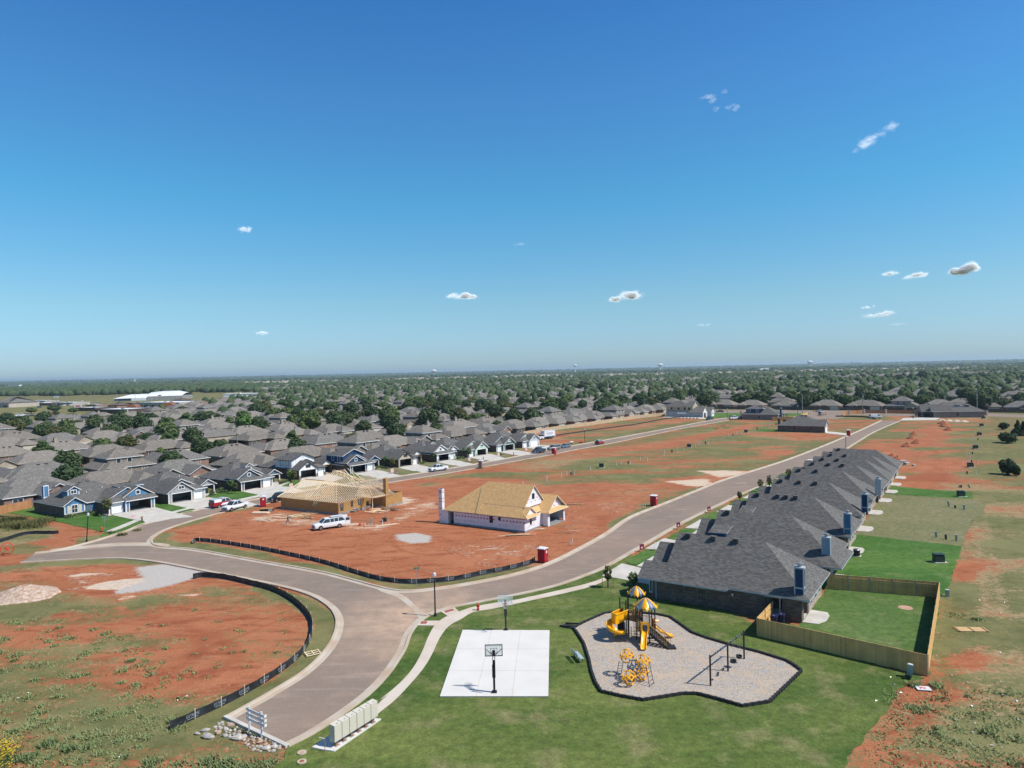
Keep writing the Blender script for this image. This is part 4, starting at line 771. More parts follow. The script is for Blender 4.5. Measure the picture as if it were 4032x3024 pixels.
# ---------------------------------------------------------------- sheathed house wrapped in white
def wrapped_house():
    th=thing('unfinished_house','house under construction with bare board roof and white wrapped walls printed in red','house',(1.6,119.9,0),-R(32.4)); ez=2.5
    w=MB(); O='wrap_white'
    wall(w,(-14.9,0),(0,0),.3,ez,O,[(7.7,8.5,1.05,2.35),(9.55,10.15,1.65,2.35)]); wall(w,(0,0),(0,3.8),.3,ez,O,[(1.65,2.35,.95,2.3)]); wall(w,(0,3.8),(0,5.8),.3,ez,O); wall(w,(0,5.8),(1.2,5.8),.3,ez,O); wall(w,(1.2,5.8),(1.2,12.),.0,ez,O,[(.65,5.7,0,2.3)])
    wall(w,(1.2,12),(-14.9,12),.3,ez,O); wall(w,(-14.9,12),(-14.9,0),.3,ez,O,[(1.,4,.3,2.3)]); w.box(-17.5,-16.2,-.08,.7,0,ez-.02,O); w.box(-17.5,-16.9,.7,12,.3,ez-.02,O) ; w.build('wall',th)
    k=MB(); k.box(-15.1,.12,-.12,12.1,-.1,.3,'slab_grey'); k.box(.12,1.4,5.7,12.1,-.1,.06,'slab_grey'); k.build('foundation',th)
    k=MB(); k.box(-3.6,-3.4,5.9,11.9,.3,ez,'osb'); k.box(-1.5,-.4,8.2,8.4,.1,2.,'osb'); 
    for y in [6+i*.4 for i in range(15)]: k.bar((-3.35,y,.3),(-3.35,y,ez),.05,'lumber',.1)
    k.build('garage_framing',th)
    r=MB(); m='osb_roof'; tr='lumber'
    yr=4.6; zr=7.4; s=(zr-ez)/(yr+.4)
    # main mass: ridge from x=-10 to the street gable, hipped to the west
    P=[[(-17.2,-.4,ez),(-9.4,-.4,ez+.02),(-9.4,yr,zr),(-10.4,yr,zr)],[(-9.4,1.2,ez+1.6*s),(-.6,1.2,ez+1.6*s),(-.6,yr,zr),(-9.4,yr,zr)],[(-17.2,9.6,ez),(-17.2,-.4,ez),(-10.4,yr,zr)],[(-.6,9.6,ez),(-17.2,9.6,ez),(-10.4,yr,zr),(-.6,yr,zr)]]
    r.slab(P,.12,m,tr,'soffit')
    r.slab([[(-9.4,-.42,ez),(.4,-.42,ez),(-1.2,1.25,ez+1.62*s*.98),(-9.4,1.25,ez+1.62*s*.98)]],.12,m,tr,'soffit')
    # little street gable on the near wing
    r.slab([[(-3.,-.42,ez+.02),(.4,-.42,ez+.02),(.4,1.65,4.1),(-3,1.65,4.1)],[(.4,3.9,ez+.02),(-3,3.9,ez+.02),(-3,1.65,4.1),(.4,1.65,4.1)]],.1,m,tr,'soffit')
    r.slab([[(.8,-.42,ez),(.8,4.,ez),(-.1,3.6,ez+.5),(-.1,-.0,ez+.5)]],.1,'osb_pale',tr,'soffit')
    r.slab([[(-.1,4,ez+.3),(-.1,8.,ez+.3),(-2.5,8,4.7),(-2.5,3.6,4.7)]],.1,'osb_pale',tr,'soffit')
    # garage wing
    r.slab([[(-6,5.3,ez),(1.6,5.3,ez),(1.6,8.8,5.15),(-6,8.8,5.15)],[(1.6,12.5,ez),(-6,12.5,ez),(-6,8.8,5.15),(1.6,8.8,5.15)]],.12,m,tr,'soffit')
    r.slab([[(1.85,5.3,ez-.02),(1.85,12.5,ez-.02),(.9,11.6,ez+.62),(.9,6,ez+.62)]],.1,'osb_pale',tr,'soffit')
    rf=r.build('roof',th)
    k=MB(); k.slab([[(-9.75,-.55,ez+.05),(-9.15,-.55,ez+.05),(-10.7,yr-1,zr-1+.15),(-11.2,yr-1,zr-1+.15)]],.05,'osb_pale','osb_pale','osb_pale'); k.build('roof_sheathing_strip',rf)
    g=MB(); q=[(0.3,4.9),(8.6,4.9)]; 
    g.loft([[(-.98,-.2+1.3,ez+1.3*s),(-.98,8.,ez+1.3*s),(-.98,yr,zr-.12)],[(-.88,1.1,ez+1.3*s),(-.88,8,ez+1.3*s),(-.88,yr,zr-.12)]],'wrap_white')
    gtri(g,'x',.1,0,3.4,ez+.3,.72,'wrap_white'); gtri(g,'x',1.,6.1,11.5,ez+.3,.8,'wrap_white'); g.build('gable_wall',th)
    g=MB(); g.box(-.9,-.82,4.1,4.9,5.,5.95,'dark_hole'); g.build('gable_opening',th)  # solid near-black block, darkness behind the opening put into colour
    k=MB(); k.box(-18.3,-17.5,-.1,.6,0,6.2,'wrap_white'); k.box(-18.2,-17.6,0,.5,6.2,6.22,'dark_hole'); k.build('chimney',th)  # flue mouth is a near-black plate, its inner darkness painted
    # printing on the wrap
    pr=MB()
    for i in range(22):
        x=-14.6+i*.68
        if -7.4<x<-4.5 and i%4==1: continue
        pr.box(x,x+.45,-.1,-.085,1.62,1.7,'print_red'); pr.box(x+.1,x+.4,-.1,-.086,1.74,1.84,'print_red'); pr.box(x,x+.5,-.1,-.086,1.55,1.57,'print_red')
        pr.box(x-.1,x+.2,-.1,-.086,.98,1.02,'print_dark'); pr.box(x+.02,x+.26,-.1,-.085,.8,.82,'print_dark')
        pr.box(x-.06,x+.48,-.1,-.086,2.2,2.32,'print_red'); pr.box(x-.06,x+.48,-.1,-.086,2.36,2.42,'print_red')
    for i in range(4): y=.2+i*.9; pr.box(.085,.1,y,y+.5,1.5,1.62,'print_red'); pr.box(.085,.1,y,y+.4,.75,.79,'print_dark')
    for i in range(7): y=2.2+i*.7; zz=5.3-abs(i-3)*.0; pr.box(-.87,-.86,y,y+.35,4.5+ (i%2)*.5,4.62+(i%2)*.5,'print_red')
    for i in range(5): y=7+i*.7; pr.box(1.06,1.07,y,y+.35,3.2+(i%2)*.5,3.35+(i%2)*.5,'print_red')
    for z_ in (1.5,2.6,3.9,4.4,5.5,5.8): pr.box(-18.2,-17.7,-.12,-.1,z_,z_+.12,'print_red'); pr.box(-17.49,-17.48,0,.4,z_,z_+.12,'print_red')
    pr.build('wrap_print',th)
wrapped_house()
# ---------------------------------------------------------------- playground
def mpp(px,py):
    "metres per photo pixel at a ground point"
    x,y=G(px,py); return (Vector((x,y,-H)).dot(Fw))/FP
def play():
    O=Vector((12.6,70.6)); th=thing('playground_structure','yellow and black climbing tower with two striped umbrella roofs, three slides and stairs','play structure',(O.x,O.y,.1))
    P=lambda x,y,z_=0:(x-O.x,y-O.y,z_)
    posts=[((12.2,70.2),3.25),((13.1,70.05),3.25),((13.8,70.75),3.25),((13.65,71.6),3.25),((12.75,71.9),3.25),((12.0,71.3),3.25),((11.35,71.9),2.75),((11.5,72.95),4.),((12.5,73.3),4.),((12.75,72.45),4.),((11.3,73.2),3.3),((10.75,73.7),3.5),((11.6,73.95),3.5),((10.75,72.55),2.6)]
    for (x,y),h in posts:
        m=MB(); m.cyl(x-O.x,y-O.y,0,h,.065,'post_black',10); m.cyl(x-O.x,y-O.y,h,h+.05,.075,'post_black',10,.03); m.build('post',th)
    def deck(pts,z_,nm='deck'): m=MB(); m.prism([P(*p)[:2] for p in pts],z_-.12,z_,'rubber_black'); return m.build(nm,th)
    deck([(12.2,70.2),(13.1,70.05),(13.8,70.75),(13.65,71.6),(12.75,71.9),(12.0,71.3)],1.2); deck([(11.35,71.9),(10.75,72.55),(11.5,72.95),(12.5,73.3),(12.75,72.45),(12.75,71.9),(12.,71.3)],1.85); deck([(10.75,73.7),(11.6,73.95),(11.5,72.95),(10.8,72.8)],1.5)
    # striped umbrella roofs: eight petals, alternating colours, each turned up at its tip
    def canopy(cx,cy,zt_,rad,drop,m0):
        c=MB(); c.cyl(cx-O.x,cy-O.y,zt_-.1,zt_+.04,.07,m0,10,.02); root=c.build('canopy',th); n=8
        for k in range(n):
            mm=('play_yellow','play_grey')[k%2]; a0=2*math.pi*(k-.25)/n; rings=[]
            for i in range(9):
                t=i/8; w=math.pi/n*(1.02 if t<.75 else 1.02*math.sqrt(max(0.02,1-((t-.75)/.27)**2))); row=[]
                for j in range(7):
                    u=(j-3)/3; a=a0+u*w; rr=rad*(t**.85)*(1-.03*u*u); zz=zt_-drop*(t**1.35)-(.07*u*u-.07)*t+ (.16*((t-.85)/.15) if t>.85 else 0)*(1-abs(u))
                    row.append((cx-O.x+rr*math.cos(a),cy-O.y+rr*math.sin(a),zz))
                rings.append(row)
            q=MB(); q.loft(rings,mm,close=False,caps=False); q.loft([[(x,y,z_-.035) for x,y,z_ in r] for r in rings],mm,close=False,caps=False)
            tip=rings[-1][3]; q.tube([(tip[0],tip[1],tip[2]-.05),(tip[0],tip[1],tip[2]+.12)],[.07,.04],mm,8); q.build('canopy_petal',root,True)
    canopy(12.93,70.95,4.32,1.18,.98,'play_grey'); canopy(12.35,72.8,4.95,.9,.9,'play_yellow')
    def rail(a,b,z0,z1,n,nm='railing',m='play_tan',dz=0):
        q=MB(); a=Vector(P(*a)[:2]);b=Vector(P(*b)[:2])
        for i in range(n+1): p=a+(b-a)*(i/n); d=dz*i/n; q.bar((p.x,p.y,z0+d),(p.x,p.y,z1+d),.035,m)
        for zz in (z0,z1): q.bar((a.x,a.y,zz),(b.x,b.y,zz+dz),.045,m)
        q.build(nm,th)
    rail((13.65,71.6),(12.75,71.9),1.25,2.2,7); rail((12.0,71.3),(12.2,70.2),1.25,2.2,7); rail((12.5,73.3),(12.75,72.45),1.9,2.9,7); rail((12.75,72.45),(12.75,71.95),1.9,2.8,4); rail((11.35,71.9),(12.,71.3),1.9,2.85,7); rail((11.5,72.95),(12.5,73.3),1.9,2.9,8)
    # narrow ladder climber under the bridge
    for x,y in ((11.2,71.65),(11.8,71.4)):
        q=MB(); q.bar(P(x,y,0),P(x,y,1.9),.05,'play_tan'); q.bar(P(x+.35,y-.1,0),P(x+.35,y-.1,1.2),.05,'play_tan')
        for k in range(4): q.bar(P(x,y,.25+.3*k),P(x+.35,y-.1,.25+.3*k),.04,'play_tan')
        q.build('climber',th)
    # overhead ladder at the back
    q=MB(); 
    for s_ in (0,1): q.bar(P(10.8+.0,73.75-.35*s_,3.05-.05*s_),P(12.2,73.35-.5*s_,2.75),.05,'play_tan')
    for k in range(8): q.bar(P(10.8+.175*k,73.75-.05*k,3.05-.04*k),P(10.8+.175*k,73.4-.07*k,3.-.035*k),.04,'play_tan')
    q.build('overhead_ladder',th)
    # arch panel and straight slide
    q=MB(); a,b=Vector(P(12.25,70.16)[:2]),Vector(P(13.08,70.03)[:2]); u=(b-a).normalized(); n_=Vector((u.y,-u.x)); Lg=(b-a).length
    def strip(u0,u1,z0,z1): q.faces([( *(a+u*uu+n_*k),zz) for k in (-.05,.05) for uu,zz in ((u0,z0),(u1,z0),(u1,z1),(u0,z1))],[(3,2,1,0),(4,5,6,7),(0,1,5,4),(1,2,6,5),(2,3,7,6),(3,0,4,7)],'play_yellow')
    arch=[(Lg/2+.24*math.cos(t),1.75+.24*math.sin(t)) for t in [math.pi*i/10 for i in range(11)]]
    strip(0,Lg/2-.24,.95,2.15); strip(Lg/2+.24,Lg,.95,2.15)
    for (u0,z0),(u1,z1) in zip(arch,arch[1:]): 
        q.faces([( *(a+u*uu+n_*k),zz) for k in (-.05,.05) for uu,zz in ((u1,z1),(u0,z0),(u0,2.15),(u1,2.15))],[(3,2,1,0),(4,5,6,7),(0,1,5,4),(1,2,6,5),(2,3,7,6),(3,0,4,7)],'play_yellow')
    q.build('arch_panel',th)
    def slide(path,w,m='play_yellow',nm='slide',hs=.16):
        q=MB(); pts=[Vector(p) for p in path]; rings=[]
        for i,p in enumerate(pts):
            d=pts[min(i+1,len(pts)-1)]-pts[max(i-1,0)]; d.z=0; d.normalize(); s_=Vector((d.y,-d.x,0)); h=hs
            prof=[(-w/2-.04,h),(-w/2+.02,h+.01),(-w/2+.06,.02),(0,0),(w/2-.06,.02),(w/2-.02,h+.01),(w/2+.04,h),(w/2,-.05),(-w/2,-.05)]
            rings.append([p+s_*a_+Vector((0,0,b_)) for a_,b_ in prof])
        q.loft(rings,m); return q.build(nm,th,True)
    slide([P(12.66,70.1,1.22),P(12.58,69.8,1.15),P(12.42,69.3,.72),P(12.3,68.9,.38),P(12.22,68.6,.22),P(12.15,68.25,.17)],.52,nm='straight_slide')
    slide([P(13.75,71.2,1.22),P(14.05,71.25,1.1),P(14.4,71.33,.72),P(14.7,71.38,.62),P(15.,71.42,.42),P(15.35,71.48,.2),P(15.75,71.55,.16)],.5,nm='wave_slide')
    m=MB(); q=[P(13.75,70.9),P(13.68,71.5)]; m.loft([[(q[0][0]+dx,q[0][1],1.2),(q[1][0]+dx,q[1][1],1.2),(q[1][0]+dx,q[1][1],1.9),((q[0][0]+q[1][0])/2+dx,(q[0][1]+q[1][1])/2,2.2),(q[0][0]+dx,q[0][1],1.9)] for dx in (0,.07)],'play_orange'); m.tube([P(14.,71.9,1.6),P(14.35,72.0,1.55)],.13,'play_yellow',10); m.build('side_panel',th)
    # spiral slide with its high sided entry chute
    m=MB()
    a0,b0=(11.3,72.4),(9.95,71.75)
    for (xa,ya),(xb,yb),mm in (((11.42,72.3),(9.98,71.3),1),((10.95,72.9),(9.65,71.95),1)):
        m.loft([[P(xa,ya,1.85),P(xa,ya,2.65),P(xa+.04,ya+.07,2.65),P(xa+.04,ya+.07,1.85)],[P(xb,yb,1.6),P(xb,yb,2.5),P(xb+.04,yb+.07,2.5),P(xb+.04,yb+.07,1.6)]],'play_yellow')
        m.tube([P(xa,ya,2.67),P(xb,yb,2.52)],.07,'play_yellow',8)
    m.loft([[P(11.4,72.3,1.75),P(10.95,72.9,1.75),P(10.95,72.9,1.85),P(11.4,72.3,1.85)],[P(9.98,71.3,1.5),P(9.65,71.95,1.5),P(9.65,71.95,1.6),P(9.98,71.3,1.6)]],'play_yellow'); m.tube([P(9.98,71.3,2.52),P(9.65,71.95,2.52)],.07,'play_yellow',8)
    m.loft([[P(9.98,71.3,1.6),P(9.65,71.95,1.6),P(9.65,71.95,2.5),P(9.98,71.3,2.5)],[P(9.92,71.27,1.6),P(9.6,71.92,1.6),P(9.6,71.92,2.5),P(9.92,71.27,2.5)]],'play_yellow'); m.build('slide_entry',th)
    cx,cy=9.95,71.35; path=[]
    for i in range(30):
        t=i/29; a=R(70)+R(395)*t; r_=.55+.12*math.sin(t*3); path.append(P(cx+r_*math.cos(a),cy+r_*math.sin(a),1.55*(1-t)+.2))
    path.append(P(9.6,70.75,.17)) if False else None
    slide(path,.62,nm='spiral_slide',hs=.3)
    # stairs
    m=MB(); top=Vector(P(13.35,70.2,1.2)); bot=Vector(P(14.75,69.0,.15)); d=(bot-top); s_=Vector((d.y,-d.x,0)).normalized()*.42
    for k in range(6): p=top+d*((k+.5)/6); m.bar(p-s_,p+s_,.3,'rubber_black',.1); m.bar(p-s_+Vector((0,0,-.1)),p+s_+Vector((0,0,-.1)),.06,'rubber_black',.2)
    for k in (-1,1): m.bar(top+s_*k+Vector((0,0,-.1)),bot+s_*k+Vector((0,0,-.1)),.06,'rubber_black',.28)
    e=bot+Vector((.28,-.05,-.08)); m.box(e.x-.5,e.x+.35,e.y-.5,e.y+.4,.0,.16,'rubber_black'); m.build('stairs',th)
    for k in (-1,1):
        m=MB(); a_=top+s_*k; b_=bot+s_*k
        for i in range(9): p=a_+(b_-a_)*(i/8); m.bar(p,p+Vector((0,0,.75)),.035,'play_tan')
        m.bar(a_+Vector((0,0,.75)),b_+Vector((0,0,.75)),.05,'play_tan'); m.build('stair_rail',th)
    m=MB(); m.box(*[10.95-O.x,11.05-O.x],72.2-O.y,72.9-O.y,.2,1.3,'utility_pale'); m.box(10.3-O.x,10.95-O.x,72.5-O.y,72.6-O.y,.1,1.5,'metal_dark'); m.build('activity_panel',th)
    # curved crawl bridge between the towers
    for s_ in (-.35,.35):
        m=MB()
        for k in range(7): t=k/6; x=12.05+.5*t-s_*.9; y=71.7+.9*t+s_*.3; m.tube([P(x,y,1.75),P(x-.06,y,2.2),P(x,y,2.7)],.025,'play_tan',6)
        m.bar(P(12.05-s_*.9,71.7+s_*.3,2.7),P(12.55-s_*.9,72.6+s_*.3,2.9),.06,'play_tan'); m.build('bridge_rail',th)
play()
def ico_frame(m,c,r,mat,hole=.58):
    "hollow climbing ball: truncated octahedron faces, each pierced by a round hole"
    c=Vector(c); V=[]
    for a in ((0,1,2),(0,2,1),(1,0,2),(1,2,0),(2,0,1),(2,1,0)):
        for s in ((1,1),(1,-1),(-1,1),(-1,-1)):
            v=[0,0,0]; k=0
            for i in range(3):
                if a[i]==0: v[i]=0
                else: v[i]=a[i]*s[k]; k+=1
            V.append(Vector(v)/math.sqrt(5))
    rot=Matrix.Rotation(.25,3,'Z')@Matrix.Rotation(-.42,3,'X'); V=[rot@v for v in V]
    N_=[Vector(n_)for n_ in((1,0,0),(-1,0,0),(0,1,0),(0,-1,0),(0,0,1),(0,0,-1))]+[Vector((a,b,d)).normalized() for a in(1,-1) for b in(1,-1) for d in(1,-1)]
    for n_ in [rot@v for v in N_]:
        mx=max(v.dot(n_) for v in V); F_=[v for v in V if v.dot(n_)>mx-1e-4]; cc=sum(F_,Vector())/len(F_); ax=(F_[0]-cc).normalized(); ay=n_.cross(ax)
        F_.sort(key=lambda v:math.atan2((v-cc).dot(ay),(v-cc).dot(ax))); K=24; out=[];inn=[]
        rin=min(((F_[i]+F_[(i+1)%len(F_)])/2-cc).length for i in range(len(F_)))*(hole if len(F_)==4 else .9)
        for k in range(K):
            t=k/K*len(F_); i=int(t); p=F_[i%len(F_)].lerp(F_[(i+1)%len(F_)],t-i); out.append(p); d=(p-cc).normalized(); inn.append(cc+d*rin)
        rings=[[c+p*(r*f) for p in q] for q,f in ((out,1.0),(inn,1.0),(inn,.93),(out,.91),(out,1.0))]
        for a_,b_ in zip(rings,rings[1:]): m.faces(a_+b_,[(k,(k+1)%K,K+(k+1)%K,K+k) for k in range(K)],mat)
def domes():
    O=Vector((10.2,61.7)); th=thing('climbing_frame','cluster of hollow yellow climbing balls round a grey one with black ladders','climbing frame',(O.x,O.y,.1))
    for c,mt in (((9.72,62.9,1.75),'play_yellow'),((10.95,61.75,1.7),'play_yellow'),((9.53,60.9,.68),'play_yellow'),((10.8,61.95,.62),'play_yellow'),((10.2,61.95,1.15),'play_grey')):
        m=MB(); ico_frame(m,(c[0]-O.x,c[1]-O.y,c[2]),.67,mt); m.build('climbing_ball',th)
    for a,b,c,d in (((8.83,63.19,0),(9.22,63.23,0),(8.98,62.75,1.35),(9.38,62.8,1.35)),((11.23,60.52,0),(11.72,61.12,0),(11.1,61.1,1.5),(11.5,61.6,1.5))):
        m=MB(); A,B,C_,D_=[Vector((p[0]-O.x,p[1]-O.y,p[2])) for p in (a,b,c,d)]; m.tube([A,C_],.025,'post_black',6); m.tube([B,D_],.025,'post_black',6)
        for k in range(5): t=.05+k*.21; p,q=A.lerp(C_,t),B.lerp(D_,t); m.tube([p,(p+q)/2+Vector((0,0,-.05)),q],.02,'post_black',6)
        m.build('ladder',th)
domes()
def swings():
    O=Vector((18.8,63.25)); th=thing('swing_set','black four bay swing set with belt seats and two bucket seats','swing set',(O.x,O.y,.1)); P_=[Vector((16.47,60.5)),Vector((18.83,63.32)),Vector((21.14,65.94))]
    for p in P_: m=MB(); m.cyl(p.x-O.x,p.y-O.y,0,2.62,.08,'post_black',10); m.cyl(p.x-O.x,p.y-O.y,2.62,2.68,.09,'post_black',10,.03); m.build('post',th)
    m=MB(); m.tube([(P_[0].x-O.x,P_[0].y-O.y,2.45),(P_[2].x-O.x,P_[2].y-O.y,2.45)],.065,'post_black',10); bm=m.build('top_beam',th)
    d=(P_[2]-P_[0]); 
    for i,(t,kind) in enumerate(((.19,'b'),(.34,'b'),(.66,'k'),(.84,'k'))):
        c=P_[0]+d*t-O; u=d.normalized(); m=MB()
        for s in (-.22,.22): q=c+u*s; m.tube([(q.x,q.y,2.4),(q.x,q.y,2.55)],.085,'metal_grey',8)
        m.build('hanger',bm)
        m=MB(); z0=.5 if kind=='b' else .55
        for s in (-.22,.22): q=c+u*s; m.tube([(q.x,q.y,2.4),(q.x,q.y,z0+.1)],.01,'metal_grey',4)
        if kind=='b': m.loft([[(c.x+u.x*s-u.y*w,c.y+u.y*s+u.x*w,z0+.12*(abs(s)/.24)**2) for w in (-.09,.09)]+[(c.x+u.x*s-u.y*w,c.y+u.y*s+u.x*w,z0+.02+.12*(abs(s)/.24)**2) for w in (.09,-.09)] for s in (-.24,-.12,0,.12,.24)],'rubber_black')
        else:
            m.loft([[(c.x+r_*math.cos(a),c.y+r_*math.sin(a),zz) for a in [2*math.pi*k/14 for k in range(14)]] for r_,zz in ((.2,z0-.12),(.27,z0),(.29,z0+.14),(.24,z0+.14),(.2,z0),(.0,z0-.05))],'rubber_black')
        m.build('swing_seat',th)
swings()
def hoop(name,x,y,dirn,dark,label):
    "dirn: +1 the board faces away from the camera, -1 towards it"
    th=thing('basketball_hoop',label,'basketball hoop',(x,y,.15),0,'basketball hoops at both ends of the slab'); fm='post_black' if dark else 'trim_white'
    m=MB(); m.box(-.09,.09,-.09,.09,0,2.75,'post_black'); m.box(-.22,.22,-.2,.2,0,.12,'post_black'); m.build('pole',th)
    m=MB(); by=dirn*.65
    for s in (-.09,.09): m.bar((s,0,2.7),(s,by-dirn*.1,3.35),.05,'post_black'); m.bar((s,0,2.2),(s,by-dirn*.1,2.95),.05,'post_black'); m.bar((s,by-dirn*.06,2.95),(s*7.6,by-dirn*.06,3.5),.04,'post_black')
    m.box(-.1,.1,min(by,by-dirn*.1),max(by,by-dirn*.1),2.95,3.4,'post_black'); m.build('arm',th)
    m=MB(); m.box(-.14,-.08,-dirn*.3-.03,-dirn*.3+.03,1.4,2.5,'post_black'); m.box(.08,.14,-dirn*.3-.03,-dirn*.3+.03,1.4,2.5,'post_black'); m.bar((.11,-dirn*.3,2.5),(.11,0,2.6),.05,'post_black'); m.build('height_adjuster',th)
    m=MB(); w,z0,z1=.76,2.85,3.86
    for a in ((-w,w,z0,z0+.06),(-w,w,z1-.06,z1),(-w,-w+.06,z0+.06,z1-.06),(w-.06,w,z0+.06,z1-.06)): m.box(a[0],a[1],by-.03,by+.03,a[2],a[3],fm)
    bd=m.build('backboard',th); m=MB(); m.box(-w+.06,w-.06,by-.008,by+.008,z0+.06,z1-.06,'board_glass'); m.build('glass',bd)
    m=MB(); tm='trim_white' if not dark else 'metal_grey'; f=by+dirn*.012
    for a in ((-.3,.3,3.08,3.12),(-.3,.3,3.5,3.54),(-.3,-.26,3.12,3.5),(.26,.3,3.12,3.5)): m.box(a[0],a[1],f-.004,f+.004,a[2],a[3],tm)
    m.build('target_square',bd)
    m=MB(); cy=by+dirn*.4; m.tube([(.23*math.cos(a),cy+.23*math.sin(a),3.05) for a in [2*math.pi*k/16 for k in range(17)]],.014,'hydrant_red',6); m.box(-.08,.08,min(by,by+dirn*.17),max(by,by+dirn*.17),3.0,3.06,'hydrant_red'); rm=m.build('rim',th)
    m=MB()
    for k in range(12): a=2*math.pi*k/12; m.tube([(.22*math.cos(a),cy+.22*math.sin(a),3.04),(.14*math.cos(a+.25),cy+.14*math.sin(a+.25),2.8),(.1*math.cos(a),cy+.1*math.sin(a),2.6)],.009,'trim_white',4)
    m.build('net',rm)
mm,n,b=nt('board_glass'); b.inputs['Base Color'].default_value=(.75,.85,.82,1); b.inputs['Alpha'].default_value=.28; b.inputs['Roughness'].default_value=.05
hoop('h',-2.08,60.0,1,True,'near basketball hoop with black framed glass board seen from behind'); hoop('h',-1.22,74.55,-1,False,'far basketball hoop with white framed board facing the camera')
def bench():
    th=thing('bench','small pale blue metal bench on the lawn left of the playground','bench',(5.6,66.6,.06),R(14))
    m=MB()
    for i in range(4): m.box(-.02+i*.1,.06+i*.1,-.9,.9,.42,.46,'bench_blue')
    m.build('seat',th); m=MB()
    for i in range(3): m.bar((-.2-i*.03,-.9,.55+i*.13),(-.2-i*.03,.9,.55+i*.13),.03,'bench_blue',.1)
    m.build('backrest',th)
    for y in (-.6,.6): m=MB(); m.bar((-.1,y,0),(-.1,y,.42),.06,'post_black'); m.bar((-.1,y,.4),(-.25,y,.85),.05,'post_black'); m.bar((-.12,y,.4),(.36,y,.4),.05,'post_black'); m.bar((.3,y,0),(.3,y,.4),.05,'post_black'); m.build('leg',th)
bench()
# ---------------------------------------------------------------- mailboxes, barrier, rocks
mb=MB(); q=[Vector(p) for p in W(1230,2740,.1356,[(-10,1540),(440,1230),(1830,700),(2000,715),(640,1650),(560,1645),(300,1610)])]
mb.prism([tuple(p) for p in q],-.05,.15,'concrete_white'); struct(mb.build('concrete_pad'),'pale concrete pad under the mailboxes')
MA,MBb=Vector((-13.78,51.62)),Vector((-11.35,55.6)); du=(MBb-MA); mang=math.atan2(du.y,du.x); nb=6; wu=du.length/nb
t0=thing('mailbox','tan cluster mailbox cabinet in the row of six','mailbox',(0,0,0),0,'row of six tan mailbox cabinets')
m=MB(); h0,h1=.42,1.66; w2=wu/2-.025; dd=.26
v=[(-w2,-dd,h0),(w2,-dd,h0),(w2,dd,h0),(-w2,dd,h0),(-w2,-dd,h1-.04),(w2,-dd,h1-.04),(w2,dd,h1+.02),(-w2,dd,h1+.02)]
m.faces(v,[(3,2,1,0),(0,1,5,4),(1,2,6,5),(2,3,7,6),(3,0,4,7),(4,5,6,7)],'mailbox_tan'); m.build('cabinet',t0)
m=MB(); m.box(-.12,.12,-.12,.12,0,h0,'brick_red'); m.box(-.2,.2,-.22,.2,0,.03,'trim_tan'); m.build('pedestal',t0)
m=MB()
for i in range(2): m.box(-w2+.03+i*w2,-w2*0-.03+i*w2,dd+.001,dd+.015,h0+.05,h1-.1,'mailbox_tan')
m.build('door',t0); m=MB(); m.box(-.04,.1,-dd+.1,-dd+.16,h1-.02,h1+.004,'metal_grey'); m.build('badge',t0)
names=('nearest the camera and farthest down the pad','second from the near end','third from the near end','third from the far end','second from the far end','at the far end by the sidewalk')
for i in range(nb):
    p=MA+du*((i+.5)/nb); l='tan cluster mailbox cabinet, '+names[i]
    if i==0: t0.location=(p.x,p.y,.15); t0.rotation_euler=(0,0,mang); t0['label']=l
    else: copy(t0,(p.x,p.y,.15),mang,l)
th=thing('outlet_post','thin metal post with short arm beside the mailbox pad','post',(*G(1280,2962),.06)); m=MB(); m.cyl(0,0,0,.95,.03,'lumber_dark',6); m.bar((0,0,.93),(-.45,.15,.95),.05,'trim_white'); m.build('post',th)
def barrier():
    a,b_=Vector((-20.95,54.6)),Vector((-19.66,53.66)); th=thing('road_barrier','white three rail barrier at the dead end of the street','barrier',(a.x,a.y,0)); d=(b_-a); u=d.normalized()
    for p in (Vector((0,0)),d): m=MB(); m.box(p.x-.07,p.x+.07,p.y-.05,p.y+.05,-.1,1.95,'trim_white'); m.build('post',th)
    for z_ in (1.72,1.36,1.0): m=MB(); p,q=-u*.32,d+u*.42; m.bar((p.x,p.y-.06,z_),(q.x,q.y-.06,z_),.04,'trim_white',.2); m.bar((q.x,q.y-.06,z_),(q.x+.1,q.y+.12,z_),.03,'trim_white',.2); m.build('rail',th)
barrier()
mb=MB(); e=[Vector(p) for p in (G(886,2826),G(1132,2943))]; mb.bar((*e[0],.1),(*e[1],.1),.35,'concrete',.2); struct(mb.build('kerb'),'concrete edge across the dead end')
def rockmesh(name,mat,seed):
    r_=random.Random(seed); m=MB(); rings=[]; n=7
    ph=[r_.uniform(.75,1.25) for _ in range(n)]
    for i,(zz,rr) in enumerate(((-.35,.5),(-.1,.95),(.2,1.),(.5,.75),(.68,.3))): rings.append([(rr*ph[k]*math.cos(2*math.pi*k/n+i*.2)*r_.uniform(.88,1.12),rr*.75*ph[(k+2)%n]*math.sin(2*math.pi*k/n+i*.2)*r_.uniform(.88,1.12),zz*r_.uniform(.9,1.1)) for k in range(n)])
    m.loft(rings,mat); return m
RK=[rockmesh('r',mt,i).build('rock') for i,mt in enumerate(('rock_grey','rock_tan','rock_white','rock_grey','rock_tan'))]
rp=zt(640,2680,.16275,[(1330,1010),(1480,1010),(1700,1080),(1900,1180),(2212,1350),(2212,1600),(1960,1620),(1880,1450),(1500,1440),(1320,1340),(1180,1240),(1230,1100)])+[(1100,2925),(1095,2950),(1010,2960),(985,2945)]
def inpoly(x,y,q):
    c=False
    for (x0,y0),(x1,y1) in zip(q,q[1:]+q[:1]):
        if (y0>y)!=(y1>y) and x<(x1-x0)*(y-y0)/(y1-y0)+x0: c=not c
    return c
